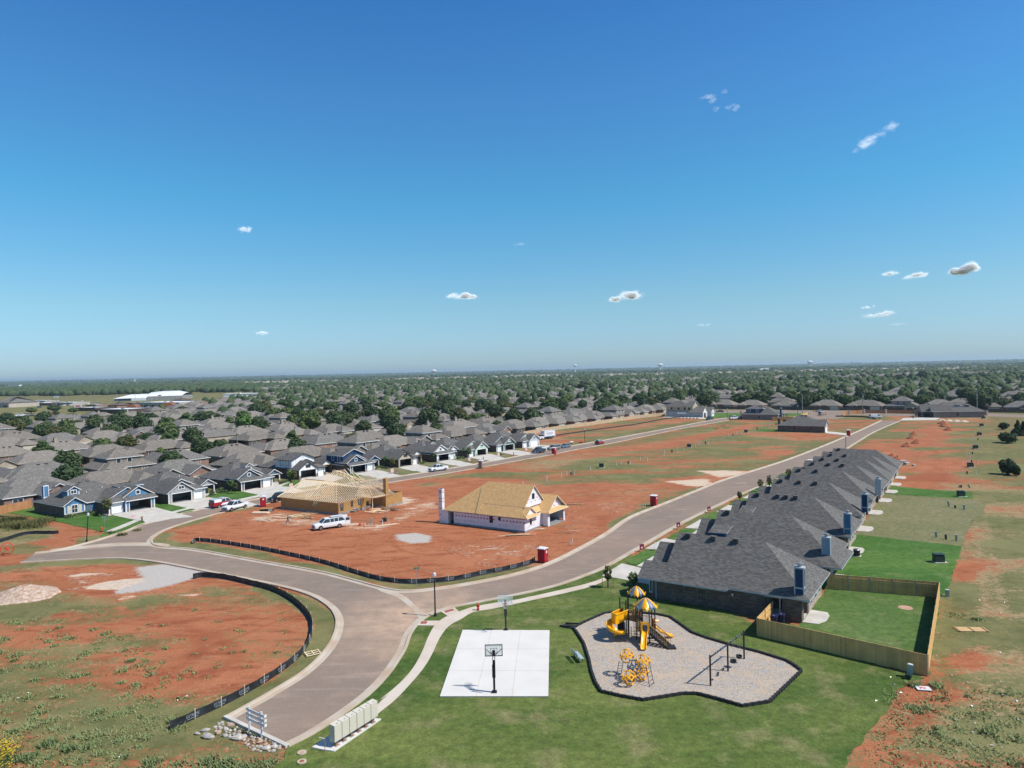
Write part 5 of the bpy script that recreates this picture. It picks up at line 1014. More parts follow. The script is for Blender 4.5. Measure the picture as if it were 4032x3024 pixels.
rq=[G(*p) for p in zt(640,2680,.16275,[(1330,1010),(1480,1005),(1700,1080),(1950,1210),(2212,1330)])+[(1060,2912),(1105,2935),(1095,2958),(1010,2962),(980,2945),(950,2910),(890,2906),(850,2885),(845,2860)]]
rr=random.Random(5); used=[0]*5; cnt=0; placed=[]
for _ in range(6000):
    if cnt>=150: break
    x,y=rr.uniform(-26,-17),rr.uniform(51,57); s=rr.choice((.13,.17,.21,.27,.33))
    if not inpoly(x,y,rq) or any(math.hypot(x-a,y-b)<(s+c)*.85 for a,b,c in placed): continue
    placed.append((x,y,s)); k=rr.randrange(5); src=RK[k]
    o=src if not used[k] else src.copy()
    if used[k]: COL.objects.link(o)
    used[k]=1; o.location=(x,y,s*.2); o.scale=(s,s,s*.85); o.rotation_euler=(0,0,rr.uniform(0,6)); cnt+=1
    tag(o,('grey','tan','whitish','grey','tan')[k]+' broken rock in the rubble pile at the dead end','rock','rocks piled at the end of the street')
for (px,py),s,k,l in (((640+1090*.16275,2680+1370*.16275),.42,0,'big dark boulder at the tip of the rock pile'),((640+835*.16275,2680+1300*.16275),.2,0,'lone grey rock lying apart on the red dirt'),((640+1050*.16275,2680+1225*.16275),.28,3,'grey boulder behind the big dark one'),((640+1820*.16275,2680+1420*.16275),.4,2,'large white rock at the front of the rubble pile')):
    o=RK[k].copy(); COL.objects.link(o); x,y=G(px,py); o.location=(x,y,.08); o.scale=(s*1.3,s,s*.8); tag(o,l,'rock','rocks piled at the end of the street')
# rubble pile at the stub of the side street, and the gravel heap
def heap(name,x,y,r_,h,mat,label,cat='mound',group=None,asp=1.,seed=0):
    q=random.Random(seed); m=MB(); n=18; rings=[]
    for t in (1,.85,.66,.48,.3,.14,.03): rings.append([(r_*t*asp*math.cos(a)*(1+q.uniform(-.1,.1)),r_*t*math.sin(a)*(1+q.uniform(-.1,.1)),h*(1-t)**.8*(1+q.uniform(-.12,.12))) for a in [2*math.pi*k/n for k in range(n)]])
    m.loft(rings,mat); o=m.build(name,loc=(x,y,-.03)); return tag(o,label,cat,group)
M('clay',(.26,.085,.04),(.34,.12,.06),1.2,.95,.4,det=6); M('clay_pale',(.52,.33,.25),(.4,.22,.15),2,.95,.5,det=6); M('straw_soil',(.5,.41,.34),(.36,.22,.15),2.5,.95,.7,det=8,lo=.4,hi=.6); M('sand',(.6,.48,.36),(.5,.38,.28),1.5,.95,.2)
x,y=G(95,2345); heap('dirt_mound',x,y,3.7,1.4,'straw_soil','pale heap of straw and rubble by the gravel pad','mound',asp=1.15,seed=3)
for i,(a,b_,w,h,l) in enumerate(((940,1130,110,.55,'left front'),(1045,1095,110,.6,'right front'),(990,1045,95,.5,'middle'),(1015,1000,90,.5,'rear'),(775,1235,80,.4,'small flat'),(830,1275,110,.5,'roof side'),(1330,880,95,.6,'far'),(1345,912,110,.6,'far middle'),(1395,955,100,.5,'far near'))):
    px,py=3232+a*.3617,1350+b_*.3617; k=mpp(px,py); x,y=G(px,py); heap('dirt_mound',x,y,w*.3617*k*.55,w*.3617*k*.42,'clay',l+' red dirt mound in the cluster beyond the right hand row','mound','red dirt mounds beyond the right hand row',1.1,i)
for i,(a,b_,l) in enumerate(((635,940,'nearer'),(705,905,'farther'))):
    px,py=2600+a*.3617,1350+b_*.3617; k=mpp(px,py); x,y=G(px,py); heap('dirt_mound',x,y,80*.3617*k*.55,80*.3617*k*.25,'clay',l+' of two low red dirt mounds in the open field','mound',None,1.2,i+20)
for i,a in enumerate((1320,1395,1480,1560)):
    px,py=3232+a*.3617,1350+(848+i*4)*.3617; k=mpp(px,py); x,y=G(px,py); heap('sand_pile',x,y,88*.3617*k*.5,88*.3617*k*.25,'sand',('first','second','third','last')[i]+' pale sand pile from the street before the far brick house','sand pile','pale sand piles',1.1,i+30)
# ---------------------------------------------------------------- silt fences
def textmesh(s):
    c=bpy.data.curves.new('t','FONT'); c.body=s; c.size=1; c.resolution_u=2; o=bpy.data.objects.new('t',c); COL.objects.link(o); bpy.context.view_layer.update()
    me=bpy.data.meshes.new_from_object(o.evaluated_get(bpy.context.evaluated_depsgraph_get())); V=[tuple(v.co) for v in me.vertices]; F_=[tuple(p.vertices) for p in me.polygons]; bpy.data.objects.remove(o); bpy.data.curves.remove(c); bpy.data.meshes.remove(me); return V,F_
TV,TF=textmesh('EXTREME'); tw=max(v[0] for v in TV)
def silt(pts,h,label,printed=True,step=2.4,flip=1,stakes=True,sag=.06,rep=2.6):
    w=smooth([G(*p) for p in pts],6); P=[Vector(p) for p in w]; O=P[0].copy(); th=thing('silt_fence',label,'silt fence',(O.x,O.y,0)); m=MB(); r_=random.Random(len(pts))
    acc=[0]; 
    for a,b_ in zip(P,P[1:]): acc.append(acc[-1]+(b_-a).length)
    def at(s):
        s=min(max(s,0),acc[-1]-1e-4); i=max(k for k in range(len(acc)) if acc[k]<=s); i=min(i,len(P)-2); t=(s-acc[i])/(acc[i+1]-acc[i]); d=(P[i+1]-P[i]).normalized(); return P[i].lerp(P[i+1],t)-O,Vector((-d.y,d.x))
    rings=[]; s=0
    while s<acc[-1]: 
        p,n_=at(s); hh=h*(1-sag*math.sin(math.pi*((s/step)%1))-r_.uniform(0,.05)); b0=.03*math.sin(s*3.1); rings.append([(p.x+n_.x*k,p.y+n_.y*k,zz) for k,zz in ((-.3,.0),(-.04,.06),(-.02+b0,hh*.5),(-.02,hh),(.02,hh),(.02+b0,hh*.5),(.03,.0))]); s+=.4
    m.loft(rings,'silt_black'); m.build('fabric',th)
    s=.3
    while s<acc[-1] and stakes:
        p,n_=at(s); q=MB(); x,y=p.x-n_.x*.05*flip,p.y-n_.y*.05*flip; q.box(x-.025,x+.025,y-.025,y+.025,-.05,h*1.22,'lumber'); q.build('stake',th); s+=step
    if printed:
        q=MB(); s=.8; sc=1.15/tw
        while s<acc[-1]-1.6:
            k=len(q.v); i=q.mi('print_white')
            for vx,vy,_ in TV:
                u=s+vx*sc if flip>0 else s+1.2-vx*sc
                p,n_=at(u); zz=h*.42+vy*sc*1.3; off=-(.075)*flip; q.v.append((p.x+n_.x*off,p.y+n_.y*off,zz))
            for f in TF: q.f.append(tuple(k+a for a in f)); q.m.append(i)
            p,_=at(s+.2); p2,n_=at(s+1.1); off=-.075*flip
            q.bar((p.x+n_.x*off,p.y+n_.y*off,h*.27),(p2.x+n_.x*off,p2.y+n_.y*off,h*.27),.02,'print_white',.04); s+=rep*.95
        q.build('print',th)
silt([(760,2279),(791,2272),(850,2275),(904,2283),(1000,2306),(1060,2322),(1120,2348),(1180,2390),(1222,2440),(1230,2490),(1213,2540),(1166,2600),(1076,2667),(944,2745),(813,2809),(700,2860),(668,2874)],.72,'long curved black printed silt fence round the near left dirt lot',flip=-1)
silt([(757,2141),(770,2131),(840,2136),(1000,2160),(1150,2190),(1280,2220),(1400,2258),(1500,2285),(1600,2297),(1700,2293),(1800,2283),(1900,2262),(2000,2243),(2080,2222),(2108,2208)],.62,'black silt fence along the kerb before the two unfinished houses',flip=1)
silt([(-200,2190),(0,2135),(100,2105),(200,2102),(238,2100)],.6,'black silt fence with white plastic beside the weedy left lot',printed=False,stakes=False)
silt([(-100,2020),(0,2035),(60,2040),(110,2050)],.3,'low scrap of black silt fence behind the weedy left lot',printed=False,stakes=False)
silt([(2190,1716),(2330,1695),(2500,1672),(2620,1650),(2690,1642)],.45,'thin dark silt fence running before the long tan board fence',printed=False,stakes=False)
silt([(3290,1641),(3400,1643),(3450,1652)],.7,'far black silt fence near the street end',printed=False,stakes=False)
# ---------------------------------------------------------------- board fences
def fence(pts,h,mat,label,posts=0,pm='metal_grey',world=False,pside=1,cap=True,name='wooden_fence'):
    P=[Vector(p if world else G(*p)) for p in pts]; O=P[0].copy(); th=thing(name,label,'fence',(O.x,O.y,0))
    for a,b_ in zip(P,P[1:]):
        m=MB(); wall(m,a-O,b_-O,.03,h,mat,t=.05); m.build('panel',th); d=b_-a; u=d.normalized(); n_=Vector((-u.y,u.x))*.05*pside
        if posts:
            k=max(1,round(d.length/posts))
            for i in range(k+1): p=a-O+d*(i/k)+n_; m=MB(); m.box(p.x-.04,p.x+.04,p.y-.04,p.y+.04,0,h+.02,pm); m.build('post',th)
            m=MB()
            for z_ in (.4,h-.35,h*.55): m.bar((*(a-O+n_),z_),(*(b_-O+n_),z_),.05,mat,.09)
            m.build('rail',th)
fence([RW(14.1,-.3),RW(14.,-6.1),RW(29.1,-8.1),RW(28.9,16.3),RW(17.25,13.6)],1.9,'fence_new','new tan board fence with steel posts round the nearest back yard',2.4,world=True)
fence([(-150,2050),(0,2026),(123,2001)],1.8,'fence_orange','orange tan board fence joining the blue corner house',2.4,'lumber')
fence([(2060,1716),(2087,1711),(2173,1696),(2325,1675),(2515,1647),(2637,1634)],1.75,'fence_tan','very long tan board fence behind the grassy strip',2.6,'lumber',pside=-1)
fence([(3041,1657),(3124,1657),(3180,1637)],1.9,'fence_new','short bright new board fence beside the lone brick house',2.4,'lumber')
fence([(3318,1637),(3343,1631),(3400,1628)],1.9,'fence_orange','orange board fence by the far street end',3,'lumber')
fence([(3402,1627),(3520,1628),(3640,1630)],1.8,'fence_orange','long reddish board fence left of the far house',3,'lumber'); fence([(3816,1635),(3887,1635)],1.8,'fence_orange','short reddish board fence past the far house',3,'lumber')
fence([(2770,1611),(2950,1612),(3232,1615),(3500,1617),(3800,1622),(4100,1627)],1.9,'fence_brown','dark brown fence across the front of the far subdivision',0)
fence([(415,1815),(500,1808),(575,1800)],1.8,'fence_tan','tan fence glimpsed between grey roofs behind the new row',2.4,'lumber')
fence([(1597,1745),(1650,1741),(1700,1745)],1.8,'fence_old','old grey fence behind the charcoal house',0)
fence([(510,1712),(600,1710),(690,1706)],1.8,'fence_old','weathered grey fence behind the brick houses',0)
# brick pillars of the far entrance wall
for i,(a,b_) in enumerate(((3235,1638),(3343,1633),(3403,1629),(3488,1629),(3619,1630),(3886,1636))):
    x,y=G(a,b_); m=MB(); m.box(-.4,.4,-.4,.4,0,2.2,'stone_pale'); m.box(-.5,.5,-.5,.5,2.2,2.35,'concrete'); o=m.build('fence_pillar',loc=(x,y,0)); tag(o,('first','second','third','fourth','fifth','last')[i]+' pale stone pillar, counted from the street end, in the far boards','pillar','stone pillars of the far fence')
# ---------------------------------------------------------------- vehicles
SP={ # kind: body stations (x, half width, z bottom, z top); cabin stations (x, hw low, hw top, z0, z1, roof?); wheels, radius
'pickup':([(2.85,.72,.5,.85),(2.8,.9,.42,1.02),(2.2,.96,.4,1.12),(1.35,.98,.42,1.2),(-.95,.98,.42,1.22),(-.98,.98,.42,1.22),(-2.75,.97,.45,1.24),(-2.85,.9,.5,1.2)],[(1.5,.86,.8,1.18,1.2),(.75,.88,.72,1.2,1.86),(-.6,.88,.74,1.2,1.9),(-.95,.88,.76,1.2,1.5)],(1.85,-1.75),.4),
'suv':([(2.8,.74,.48,.82),(2.72,.92,.4,1.),(2.1,.98,.38,1.12),(1.3,1.,.4,1.2),(-2.6,1.,.42,1.24),(-2.78,.96,.46,1.2)],[(1.55,.88,.82,1.16,1.2),(.8,.9,.74,1.2,1.84),(-2.3,.9,.76,1.22,1.9),(-2.72,.9,.8,1.22,1.35)],(1.75,-1.65),.4),
'sedan':([(2.35,.7,.35,.6),(2.25,.85,.28,.74),(1.3,.9,.26,.9),(-1.4,.9,.28,.95),(-2.2,.86,.3,.92),(-2.35,.74,.4,.8)],[(1.05,.8,.7,.86,.9),(.3,.82,.62,.9,1.4),(-.8,.82,.62,.92,1.42),(-1.65,.8,.68,.92,.98)],(1.4,-1.35),.32),
'hatch':([(2.15,.7,.4,.7),(2.05,.86,.32,.85),(1.2,.9,.3,1.),(-1.9,.9,.34,1.06),(-2.1,.84,.4,1.02)],[(1.05,.82,.7,.96,1.),(.4,.82,.66,1.,1.56),(-1.5,.82,.68,1.04,1.6),(-2.02,.82,.72,1.04,1.15)],(1.3,-1.25),.35),
'van':([(2.75,.75,.45,.8),(2.65,.94,.38,1.1),(2.,1.,.36,1.3),(-2.6,1.,.4,1.35),(-2.7,.98,.45,1.3)],[(2.0,.9,.86,1.28,1.32),(1.35,.93,.84,1.3,2.02),(-2.55,.95,.88,1.34,2.08),(-2.68,.95,.9,1.34,2.0)],(1.8,-1.6),.37)}
def vehicle(kind,col,label,cat,front,rear,group=None,roofc=None,extra=None,far=True,name=None,sc=1.,lower=None):
    f,r_=Vector(G(*front)),Vector(G(*rear)); d=(f-r_).normalized(); n_=Vector((-d.y,d.x)); mid=(f+r_)/2
    if n_.dot(mid)<0: n_=-n_
    st,cb,wh,wr=SP[kind]; c=mid+n_*.85*sc-d*((wh[0]+wh[1])/2)*sc
    th=thing(name or {'pickup':'pickup_truck','suv':'parked_car','sedan':'parked_car','hatch':'parked_car','van':'parked_van'}[kind],label,cat,(c.x,c.y,0),math.atan2(d.y,d.x),group); th.scale=(sc,)*3
    m=MB(); m.loft([[(x,-w,z0+.06),(x,-w*.96,z0),(x,w*.96,z0),(x,w,z0+.06),(x,w*1.0,(z0+z1)/2),(x,w*.96,z1-.05),(x,w*.88,z1),(x,-w*.88,z1),(x,-w*.96,z1-.05),(x,-w,(z0+z1)/2)] for x,w,z0,z1 in st],col)
    if lower: m.box(st[1][0]-5.2,st[1][0]-.25,-st[3][1]-.012,st[3][1]+.012,st[3][2]+.02,st[3][2]+.2,lower)
    if kind=='pickup': # open load bed
        m.box(-2.68,-1.05,-.78,.78,1.225,1.232,'metal_dark')
        for s in (-1,1): m.box(-2.75,-1.0,s*.9-.06,s*.9+.06,1.2,1.3,col)
        m.box(-2.78,-2.7,-.95,.95,1.15,1.3,col)
    bd=m.build('body',th,True)
    try: bd.data.set_sharp_from_angle(angle=R(35))
    except Exception: pass
    m=MB(); m.loft([[(x,-a,z0),(x,a,z0),(x,b,z1),(x,-b,z1)] for x,a,b,z0,z1 in cb],'glass_dark'); m.build('window',th)
    m=MB(); a,b=cb[1],cb[2]; m.loft([[(x,-h-.02,z1-.04),(x,h+.02,z1-.04),(x,h-.05,z1+.04),(x,-h+.05,z1+.04)] for x,_,h,_,z1 in (a,b)],roofc or col)
    xs=[(cb[0],cb[1],0),(cb[2],cb[3],0)]
    for s in (-1,1):
        for p,q,_ in xs: m.bar((p[0],s*(p[2] if p[4]-p[3]>.2 else p[1]),p[4]),(q[0],s*(q[2] if q[4]-q[3]>.2 else q[1]),q[4]),.07,roofc or col)
        k=1 if kind in('sedan','pickup') else (3 if kind=='suv' else 2)
        for i in range(k): t=(i+1)/(k+1); x=a[0]+(b[0]-a[0])*t; m.bar((x,s*(a[1]+.01),a[3]),(x,s*(a[2]+.01),a[4]),.08,roofc or col)
    if kind=='van': m.loft([[(x,-w-.005,1.3),(x,-h-.01,z1),(x,h+.01,z1),(x,w+.005,1.3)] for x,w,h,z1 in ((.6,.945,.86,2.05),(-2.6,.96,.89,2.1))],col,close=True)
    m.build('roof',th)
    for x in wh:
        for s in (-1,1):
            y=s*(st[3][1]-.08); m=MB(); m.tube([(x,y-.13,wr),(x,y+.13,wr)],wr,'tyre',18); w=m.build('wheel',th); m=MB(); m.tube([(x,y+s*.1,wr),(x,y+s*.145,wr)],[wr*.62,wr*.58],'rim',12); m.build('rim',w)
            m=MB(); m.tube([(x,y-.02,wr+.02),(x,y+s*.075,wr+.02)],wr*1.14,'rubber_black',18); m.build('wheel_arch',th)
    x0=st[1][0]; zt_=st[1][3]
    for s in (-1,1): m=MB(); m.box(x0-.06,x0+.09,s*.7-.17,s*.7+.17,zt_-.26,zt_-.08,'lamp_clear'); m.build('headlight',th); m=MB(); m.box(st[-1][0]-.03,st[-1][0]+.06,s*.82-.07,s*.82+.07,.85 if kind!='sedan' else .65,1.15 if kind!='sedan' else .82,'lamp_red'); m.build('tail_light',th)
    m=MB(); m.box(st[0][0]-.03,st[0][0]+.06,-.5,.5,st[0][2]+.08,st[0][3]-.05,'metal_dark'); m.build('grille',th); m=MB(); m.box(st[0][0]-.1,st[0][0]+.08,-.9,.9,st[0][2]-.12,st[0][2]+.06,'metal_grey' if kind in('pickup','suv') else col); m.build('bumper',th)
    return th
z7=lambda x,y:(560+x*.2532,1770+y*.2532); r3=lambda x,y:(1540+x*.3165,1620+y*.3165); r4=lambda x,y:(2040+x*.3165,1560+y*.3165); z26=lambda x,y:(2600+x*.3617,1350+y*.3617); z32=lambda x,y:(3232+x*.3617,1350+y*.3617); z11=lambda x,y:(1100+x*.217,1830+y*.217)
v=vehicle('suv','car_white','long white suv on the red dirt with open rear doors and a sign board','car',z11(752,1192),z11(1088,1142))
m=MB(); m.box(-2.3,-.2,-.55,.55,1.98,2.03,'metal_grey'); m.box(-2.6,-.4,-.3,.1,2.03,2.12,'car_white'); m.build('roof_rack',v)
m=MB(); m.box(-3.7,-2.78,.93,.99,.5,1.75,'car_white'); m.box(-3.6,-2.85,.925,1.0,1.2,1.7,'glass_dark'); m.build('rear_door',v); m=MB(); m.box(-3.9,-2.75,-1.05,-.98,.55,1.85,'plastic_white'); m.box(-3.85,-3.2,-1.06,-1.055,1.45,1.8,'sign_maroon'); m.box(-3.7,-3.1,-1.06,-1.055,.9,1.0,'hydrant_red'); m.box(-3.75,-3.,-1.061,-1.055,1.05,1.12,'siding_navy'); m.build('sign_board',v)
vehicle('pickup','car_white','white crew cab pickup parked at the kerb opposite the grey house','pickup truck',z7(1378,966),z7(1600,912),lower='car_silver')
v=vehicle('pickup','car_red','red and white service pickup with white topper and roof rack','pickup truck',z7(1395,872),z7(1205,912),roofc='car_white')
m=MB(); m.loft([[(x,-.92,1.24),(x,.92,1.24),(x,.84,1.9),(x,-.84,1.9)] for x in (-2.75,-1.)],'car_white'); m.box(-2.79,-2.74,-.7,.7,1.35,1.8,'glass_dark'); m.build('topper',v); m=MB(); 
for y in (-.7,.7): m.bar((-2.6,y,2.02),(.5,y,2.0),.05,'metal_grey')
for x in (-2.4,-1.6,-.8): m.bar((x,-.75,2.0),(x,.75,2.),.05,'metal_grey')
m.box(-1.2,2.4,-.985,.985,.6,1.0,'car_white'); m.build('ladder_rack',v); m=MB(); m.box(-2.2,-.9,-.99,.99,.75,.98,'car_red'); m.build('stripe',v)
vehicle('pickup','car_black','black pickup parked beyond the red portable toilet','pickup truck',z7(2080,826),z7(2290,780))
vehicle('pickup','car_white','white extended cab pickup parked on the street before the beige house','pickup truck',r3(553,751),r3(660,737))
v=vehicle('pickup','car_dark_blue','dark teal pickup with ladder rack parked near the red toilet','pickup truck',r3(1830,524),r3(1890,514)); m=MB(); m.box(-2.7,.6,-.8,.8,2.0,2.06,'metal_grey'); m.build('ladder_rack',v)
vehicle('suv','car_silver','silver beige suv parked behind the red toilet','car',r4(420,674),r4(505,664),sc=.9)
vehicle('sedan','car_blue','pale blue sedan parked ahead of the silver suv','car',r4(575,648),r4(645,637))
vehicle('hatch','car_red','red car with white roof driving up the street','car',r4(1062,594),r4(1018,603),roofc='car_white')
vehicle('pickup','car_dark_blue','dark pickup parked before the two storey unfinished house','pickup truck',z26(530,846),z26(575,838))
vehicle('pickup','car_white','white pickup parked beside the navy panelled house','pickup truck',z26(788,836),z26(845,833)); vehicle('sedan','car_dark_blue','dark sedan parked between white pickup and navy panelled house','car',z26(842,828),z26(890,826))
vehicle('sedan','car_grey','grey car on the far cross road by the utility pole','car',z26(622,757),z26(680,756)); vehicle('sedan','car_silver','silver car near the far junction','car',z26(1712,755),z26(1770,752))
vehicle('van','car_white','white van parked by the far street end','van',z32(642,822),z32(572,823)); vehicle('van','plastic_tan','cream delivery van at the far junction','van',z26(1800,786),z26(1765,790),roofc='car_white')
vehicle('sedan','car_white','white car in a driveway among the grey roofs','car',(1035,1697),(1055,1696))
vehicle('suv','car_dark_blue','dark suv in a driveway beside the brick houses behind the new row','car',(905,1772),(925,1768)); vehicle('hatch','car_white','white car partly hidden behind the dark suv and a tree','car',(893,1780),(912,1776))
PK=[('sedan','car_white'),('suv','car_white'),('pickup','car_white'),('suv','car_silver'),('sedan','car_dark_blue'),('pickup','car_black'),('sedan','car_red'),('suv','car_grey')]
for i,(x,y) in enumerate([(25,1642),(60,1640),(80,1639),(100,1636),(120,1640),(185,1634),(200,1633),(150,1606),(248,1598),(275,1598),(340,1594),(380,1592),(410,1595),(470,1590)]):
    k,c=PK[i%8]; vehicle(k,c,{'car_white':'white','car_silver':'silver','car_dark_blue':'dark blue','car_black':'black','car_red':'red','car_grey':'grey'}[c]+' '+{'sedan':'car','suv':'suv','pickup':'pickup'}[k]+' in the distant shopping centre car park','car',(x,y),(x+14,y-1),'cars parked at the shopping centre')
# box truck
def boxtruck():
    f,r_=Vector(G(*r4(312,542))),Vector(G(*r4(424,530))); d=(f-r_).normalized(); n_=Vector((-d.y,d.x)); 
    if n_.dot(f)<0: n_=-n_
    c=(f+r_)/2+n_*.9; th=thing('box_truck','white box truck with blue lettering parked off the street by the end house','truck',(c.x,c.y,0),math.atan2(d.y,d.x))
    m=MB(); m.box(-3.9,1.9,-1.15,1.15,.95,3.35,'car_white'); m.box(-3.95,1.95,-1.18,1.18,3.3,3.42,'car_white'); m.build('cargo_box',th)
    m=MB(); m.box(-3.7,1.6,-1.162,1.162,.97,1.25,'siding_blue'); m.build('stripe',th); m=MB(); 
    for i in range(9): m.box(-2.6+i*.4,-2.3+i*.4,-1.165,1.165,2.35,2.6,'car_blue')
    for i in range(6): m.box(-2.2+i*.45,-1.9+i*.45,-1.165,1.165,1.9,2.1,'car_blue')
    m.build('lettering',th)
    m=MB(); m.loft([[(x,-w,.45),(x,w,.45),(x,w,z1),(x,-w,z1)] for x,w,z1 in ((4.15,.85,1.1),(4.05,.95,1.3),(3.2,1.,1.45),(2.7,.98,2.2),(1.95,.98,2.25))],'car_white'); m.build('cab',th); m=MB(); m.loft([[(x,-w,z0),(x,w,z0),(x,w,z1),(x,-w,z1)] for x,w,z0,z1 in ((3.24,1.01,1.42,1.46),(2.76,1.0,1.42,2.1),(2.1,.995,1.42,2.1))],'glass_dark'); m.build('window',th)
    m=MB(); m.box(-3.8,3.6,-.5,.5,.5,.9,'metal_dark'); m.build('chassis',th)
    for x in (3.1,-2.1):
        for s in (-1,1): m=MB(); m.tube([(x,s*.95-.16,.42),(x,s*.95+.16,.42)],.42,'tyre',16); w=m.build('wheel',th); m=MB(); m.tube([(x,s*1.08,.42),(x,s*1.13,.42)],.24,'rim',10); m.build('rim',w)
    for s in (-1,1): m=MB(); m.box(4.1,4.2,s*.65-.15,s*.65+.15,.85,1.05,'lamp_clear'); m.build('headlight',th)
boxtruck()
# ---------------------------------------------------------------- street furniture
def lamp(px,py,label,h=5.05,tilt=(0,0)):
    x,y=G(px,py); th=thing('street_lamp',label,'street lamp',(x,y,0),0,'black street lamps along the streets'); th.rotation_euler=(tilt[0],tilt[1],0)
    m=MB(); m.tube([(0,0,0),(0,0,.25),(0,0,.5),(0,0,h-.75)],[.2,.17,.09,.07],'post_black',10); m.cyl(0,0,h-.75,h-.6,.13,'post_black',10); m.build('pole',th)
    m=MB(); m.tube([(0,0,h-.6),(0,0,h-.4),(0,0,h-.15),(0,0,h)],[.11,.21,.2,.06],'lamp_globe',12); m.build('globe',th); m=MB(); m.cyl(0,0,h,h+.08,.05,'post_black',8,.01); m.build('cap',th)
mm_,n,b=nt('lamp_globe'); b.inputs['Base Color'].default_value=(.7,.73,.78,1); b.inputs['Roughness'].default_value=.15; b.inputs['Transmission Weight'].default_value=.3
lamp(1714,2428,'black street lamp on the grass corner beside the kerb ramps'); lamp(341,2134,'leaning black street lamp by the blue corner house',5.0,(0,R(5)))
lamp(*r4(830,574),'black street lamp beyond the box truck',5.2); lamp(*z26(2020,1192),'black street lamp at the kerb beyond the right hand row',5.2); lamp(*z26(728,818),'distant street lamp left of the navy panelled house',5.); lamp(*z26(1493,782),'distant street lamp by the far green corner',5.); lamp(*z26(1668,752),'farthest street lamp at the junction',5.); lamp(*z32(1005,825),'distant street lamp before the long reddish fence',5.4)
def upole(px,py,h,label,steel=False,arms=1,double=False):
    x,y=G(px,py); th=thing('utility_pole',label,'utility pole',(x,y,0),R(-55),'power poles over the town'); mt='pole_steel' if steel else 'pole_wood'
    for dx in ((-.35,.35) if double else (0,)): m=MB(); m.tube([(dx,0,0),(dx,0,h)],[.19,.12],mt,8); m.build('pole',th)
    for k in range(arms): m=MB(); m.box(-1.3,1.3,-.06,.06,h-.5-k*.9,h-.36-k*.9,mt); m.build('crossarm',th)
    if not steel:
        for s in (-1.1,0,1.1): m=MB(); m.cyl(s,0,h-.36,h-.1,.06,'metal_grey',6); m.build('insulator',th)
        m=MB(); m.cyl(.35,0,h-2.6,h-1.7,.22,'metal_grey',10); m.build('transformer_can',th)
UP=[(r3(655,400),10.5,'double wooden power pole behind the charcoal and mint houses',0,2,1),(z26(-9999,0),0,'',0,1,0),((1040+485*.2532,1680+350*.2532),8.5,'wooden power pole behind the slate house',0,1,0),((1040+1212*.2532,1680+300*.2532),9.5,'tall wooden power pole behind the navy house',0,2,0),(r4(216,440),10,'power pole behind the board fence near the box truck',0,1,0),(r4(979,325),10,'power pole at the middle of the long board fence',0,1,0),(r4(1570,245),9.5,'power pole near the far end of the long board fence',0,1,0),(z26(616,752),9.5,'power pole left of the navy panelled house',0,1,0),(z26(1548,768),11,'grey steel pole at the far green corner',1,0,0),(z26(2202,765),11,'pale power pole by the orange boards',0,1,0),(z32(455,772),12,'power pole behind the orange boards',0,1,0),(z32(1702,760),12,'pale power pole right of the far brick house',1,1,0),((935,1795),8,'wooden power pole left of the slate house roofs',0,1,0),((163,1605),13,'power pole over the shopping centre, leftmost',0,1,0),((236,1602),14,'second power pole over the shopping centre',0,1,0),((262,1600),13,'third power pole over the shopping centre',0,1,0),((372,1595),14,'fourth power pole by the mown field',0,1,0),((461,1590),14,'pole before the white roofed arena',1,1,0),((533,1588),12,'thin pole before the white roofed arena doors',1,0,0)]
for p,h,l,st_,ar,db in UP:
    if h: upole(*p,h,l,bool(st_),ar,bool(db))
def wires(a,b,za,zb,label,n_=2):
    A=Vector((*G(*a),za)); B_=Vector((*G(*b),zb)); m=MB()
    for k in range(n_):
        off=Vector((.0,.0,-.5*k)); pts=[A.lerp(B_,t)+off-Vector((0,0,1.2*4*t*(1-t)))-A for t in [i/10 for i in range(11)]]; m.tube(pts,.02,'metal_dark',4)
    o=m.build('power_line',loc=A); tag(o,label,'cable')
wires(r4(216,440),r4(979,325),9.3,9.3,'sagging cables between the first two poles behind the board fence'); wires(r4(979,325),r4(1570,245),9.3,9,'sagging cables between the last two poles behind the board fence'); wires((935,1795),(1163,1769),7.5,8,'sagging cables over the roofs behind the slate house')
def hydrant(px,py,label,c='hydrant_red'):
    x,y=G(px,py); th=thing('fire_hydrant',label,'fire hydrant',(x,y,.08)); m=MB(); m.cyl(0,0,0,.16,.13,'metal_dark',12); m.tube([(0,0,.14),(0,0,.2),(0,0,.22),(0,0,.62),(0,0,.64),(0,0,.7),(0,0,.8),(0,0,.86)],[.17,.17,.12,.12,.17,.17,.12,.03],c,12); m.build('barrel',th)
    for a in (0,1.57,3.14): m=MB(); m.tube([(0,0,.48),(.2*math.cos(a),.2*math.sin(a),.48)],.07,c,8); m.build('outlet',th)
hydrant(1500+1058*.3617,2250+432*.3617,'red fire hydrant beside the curving sidewalk'); hydrant(401,2094,'red orange fire hydrant on the dirt by the street name sign','safety_orange')
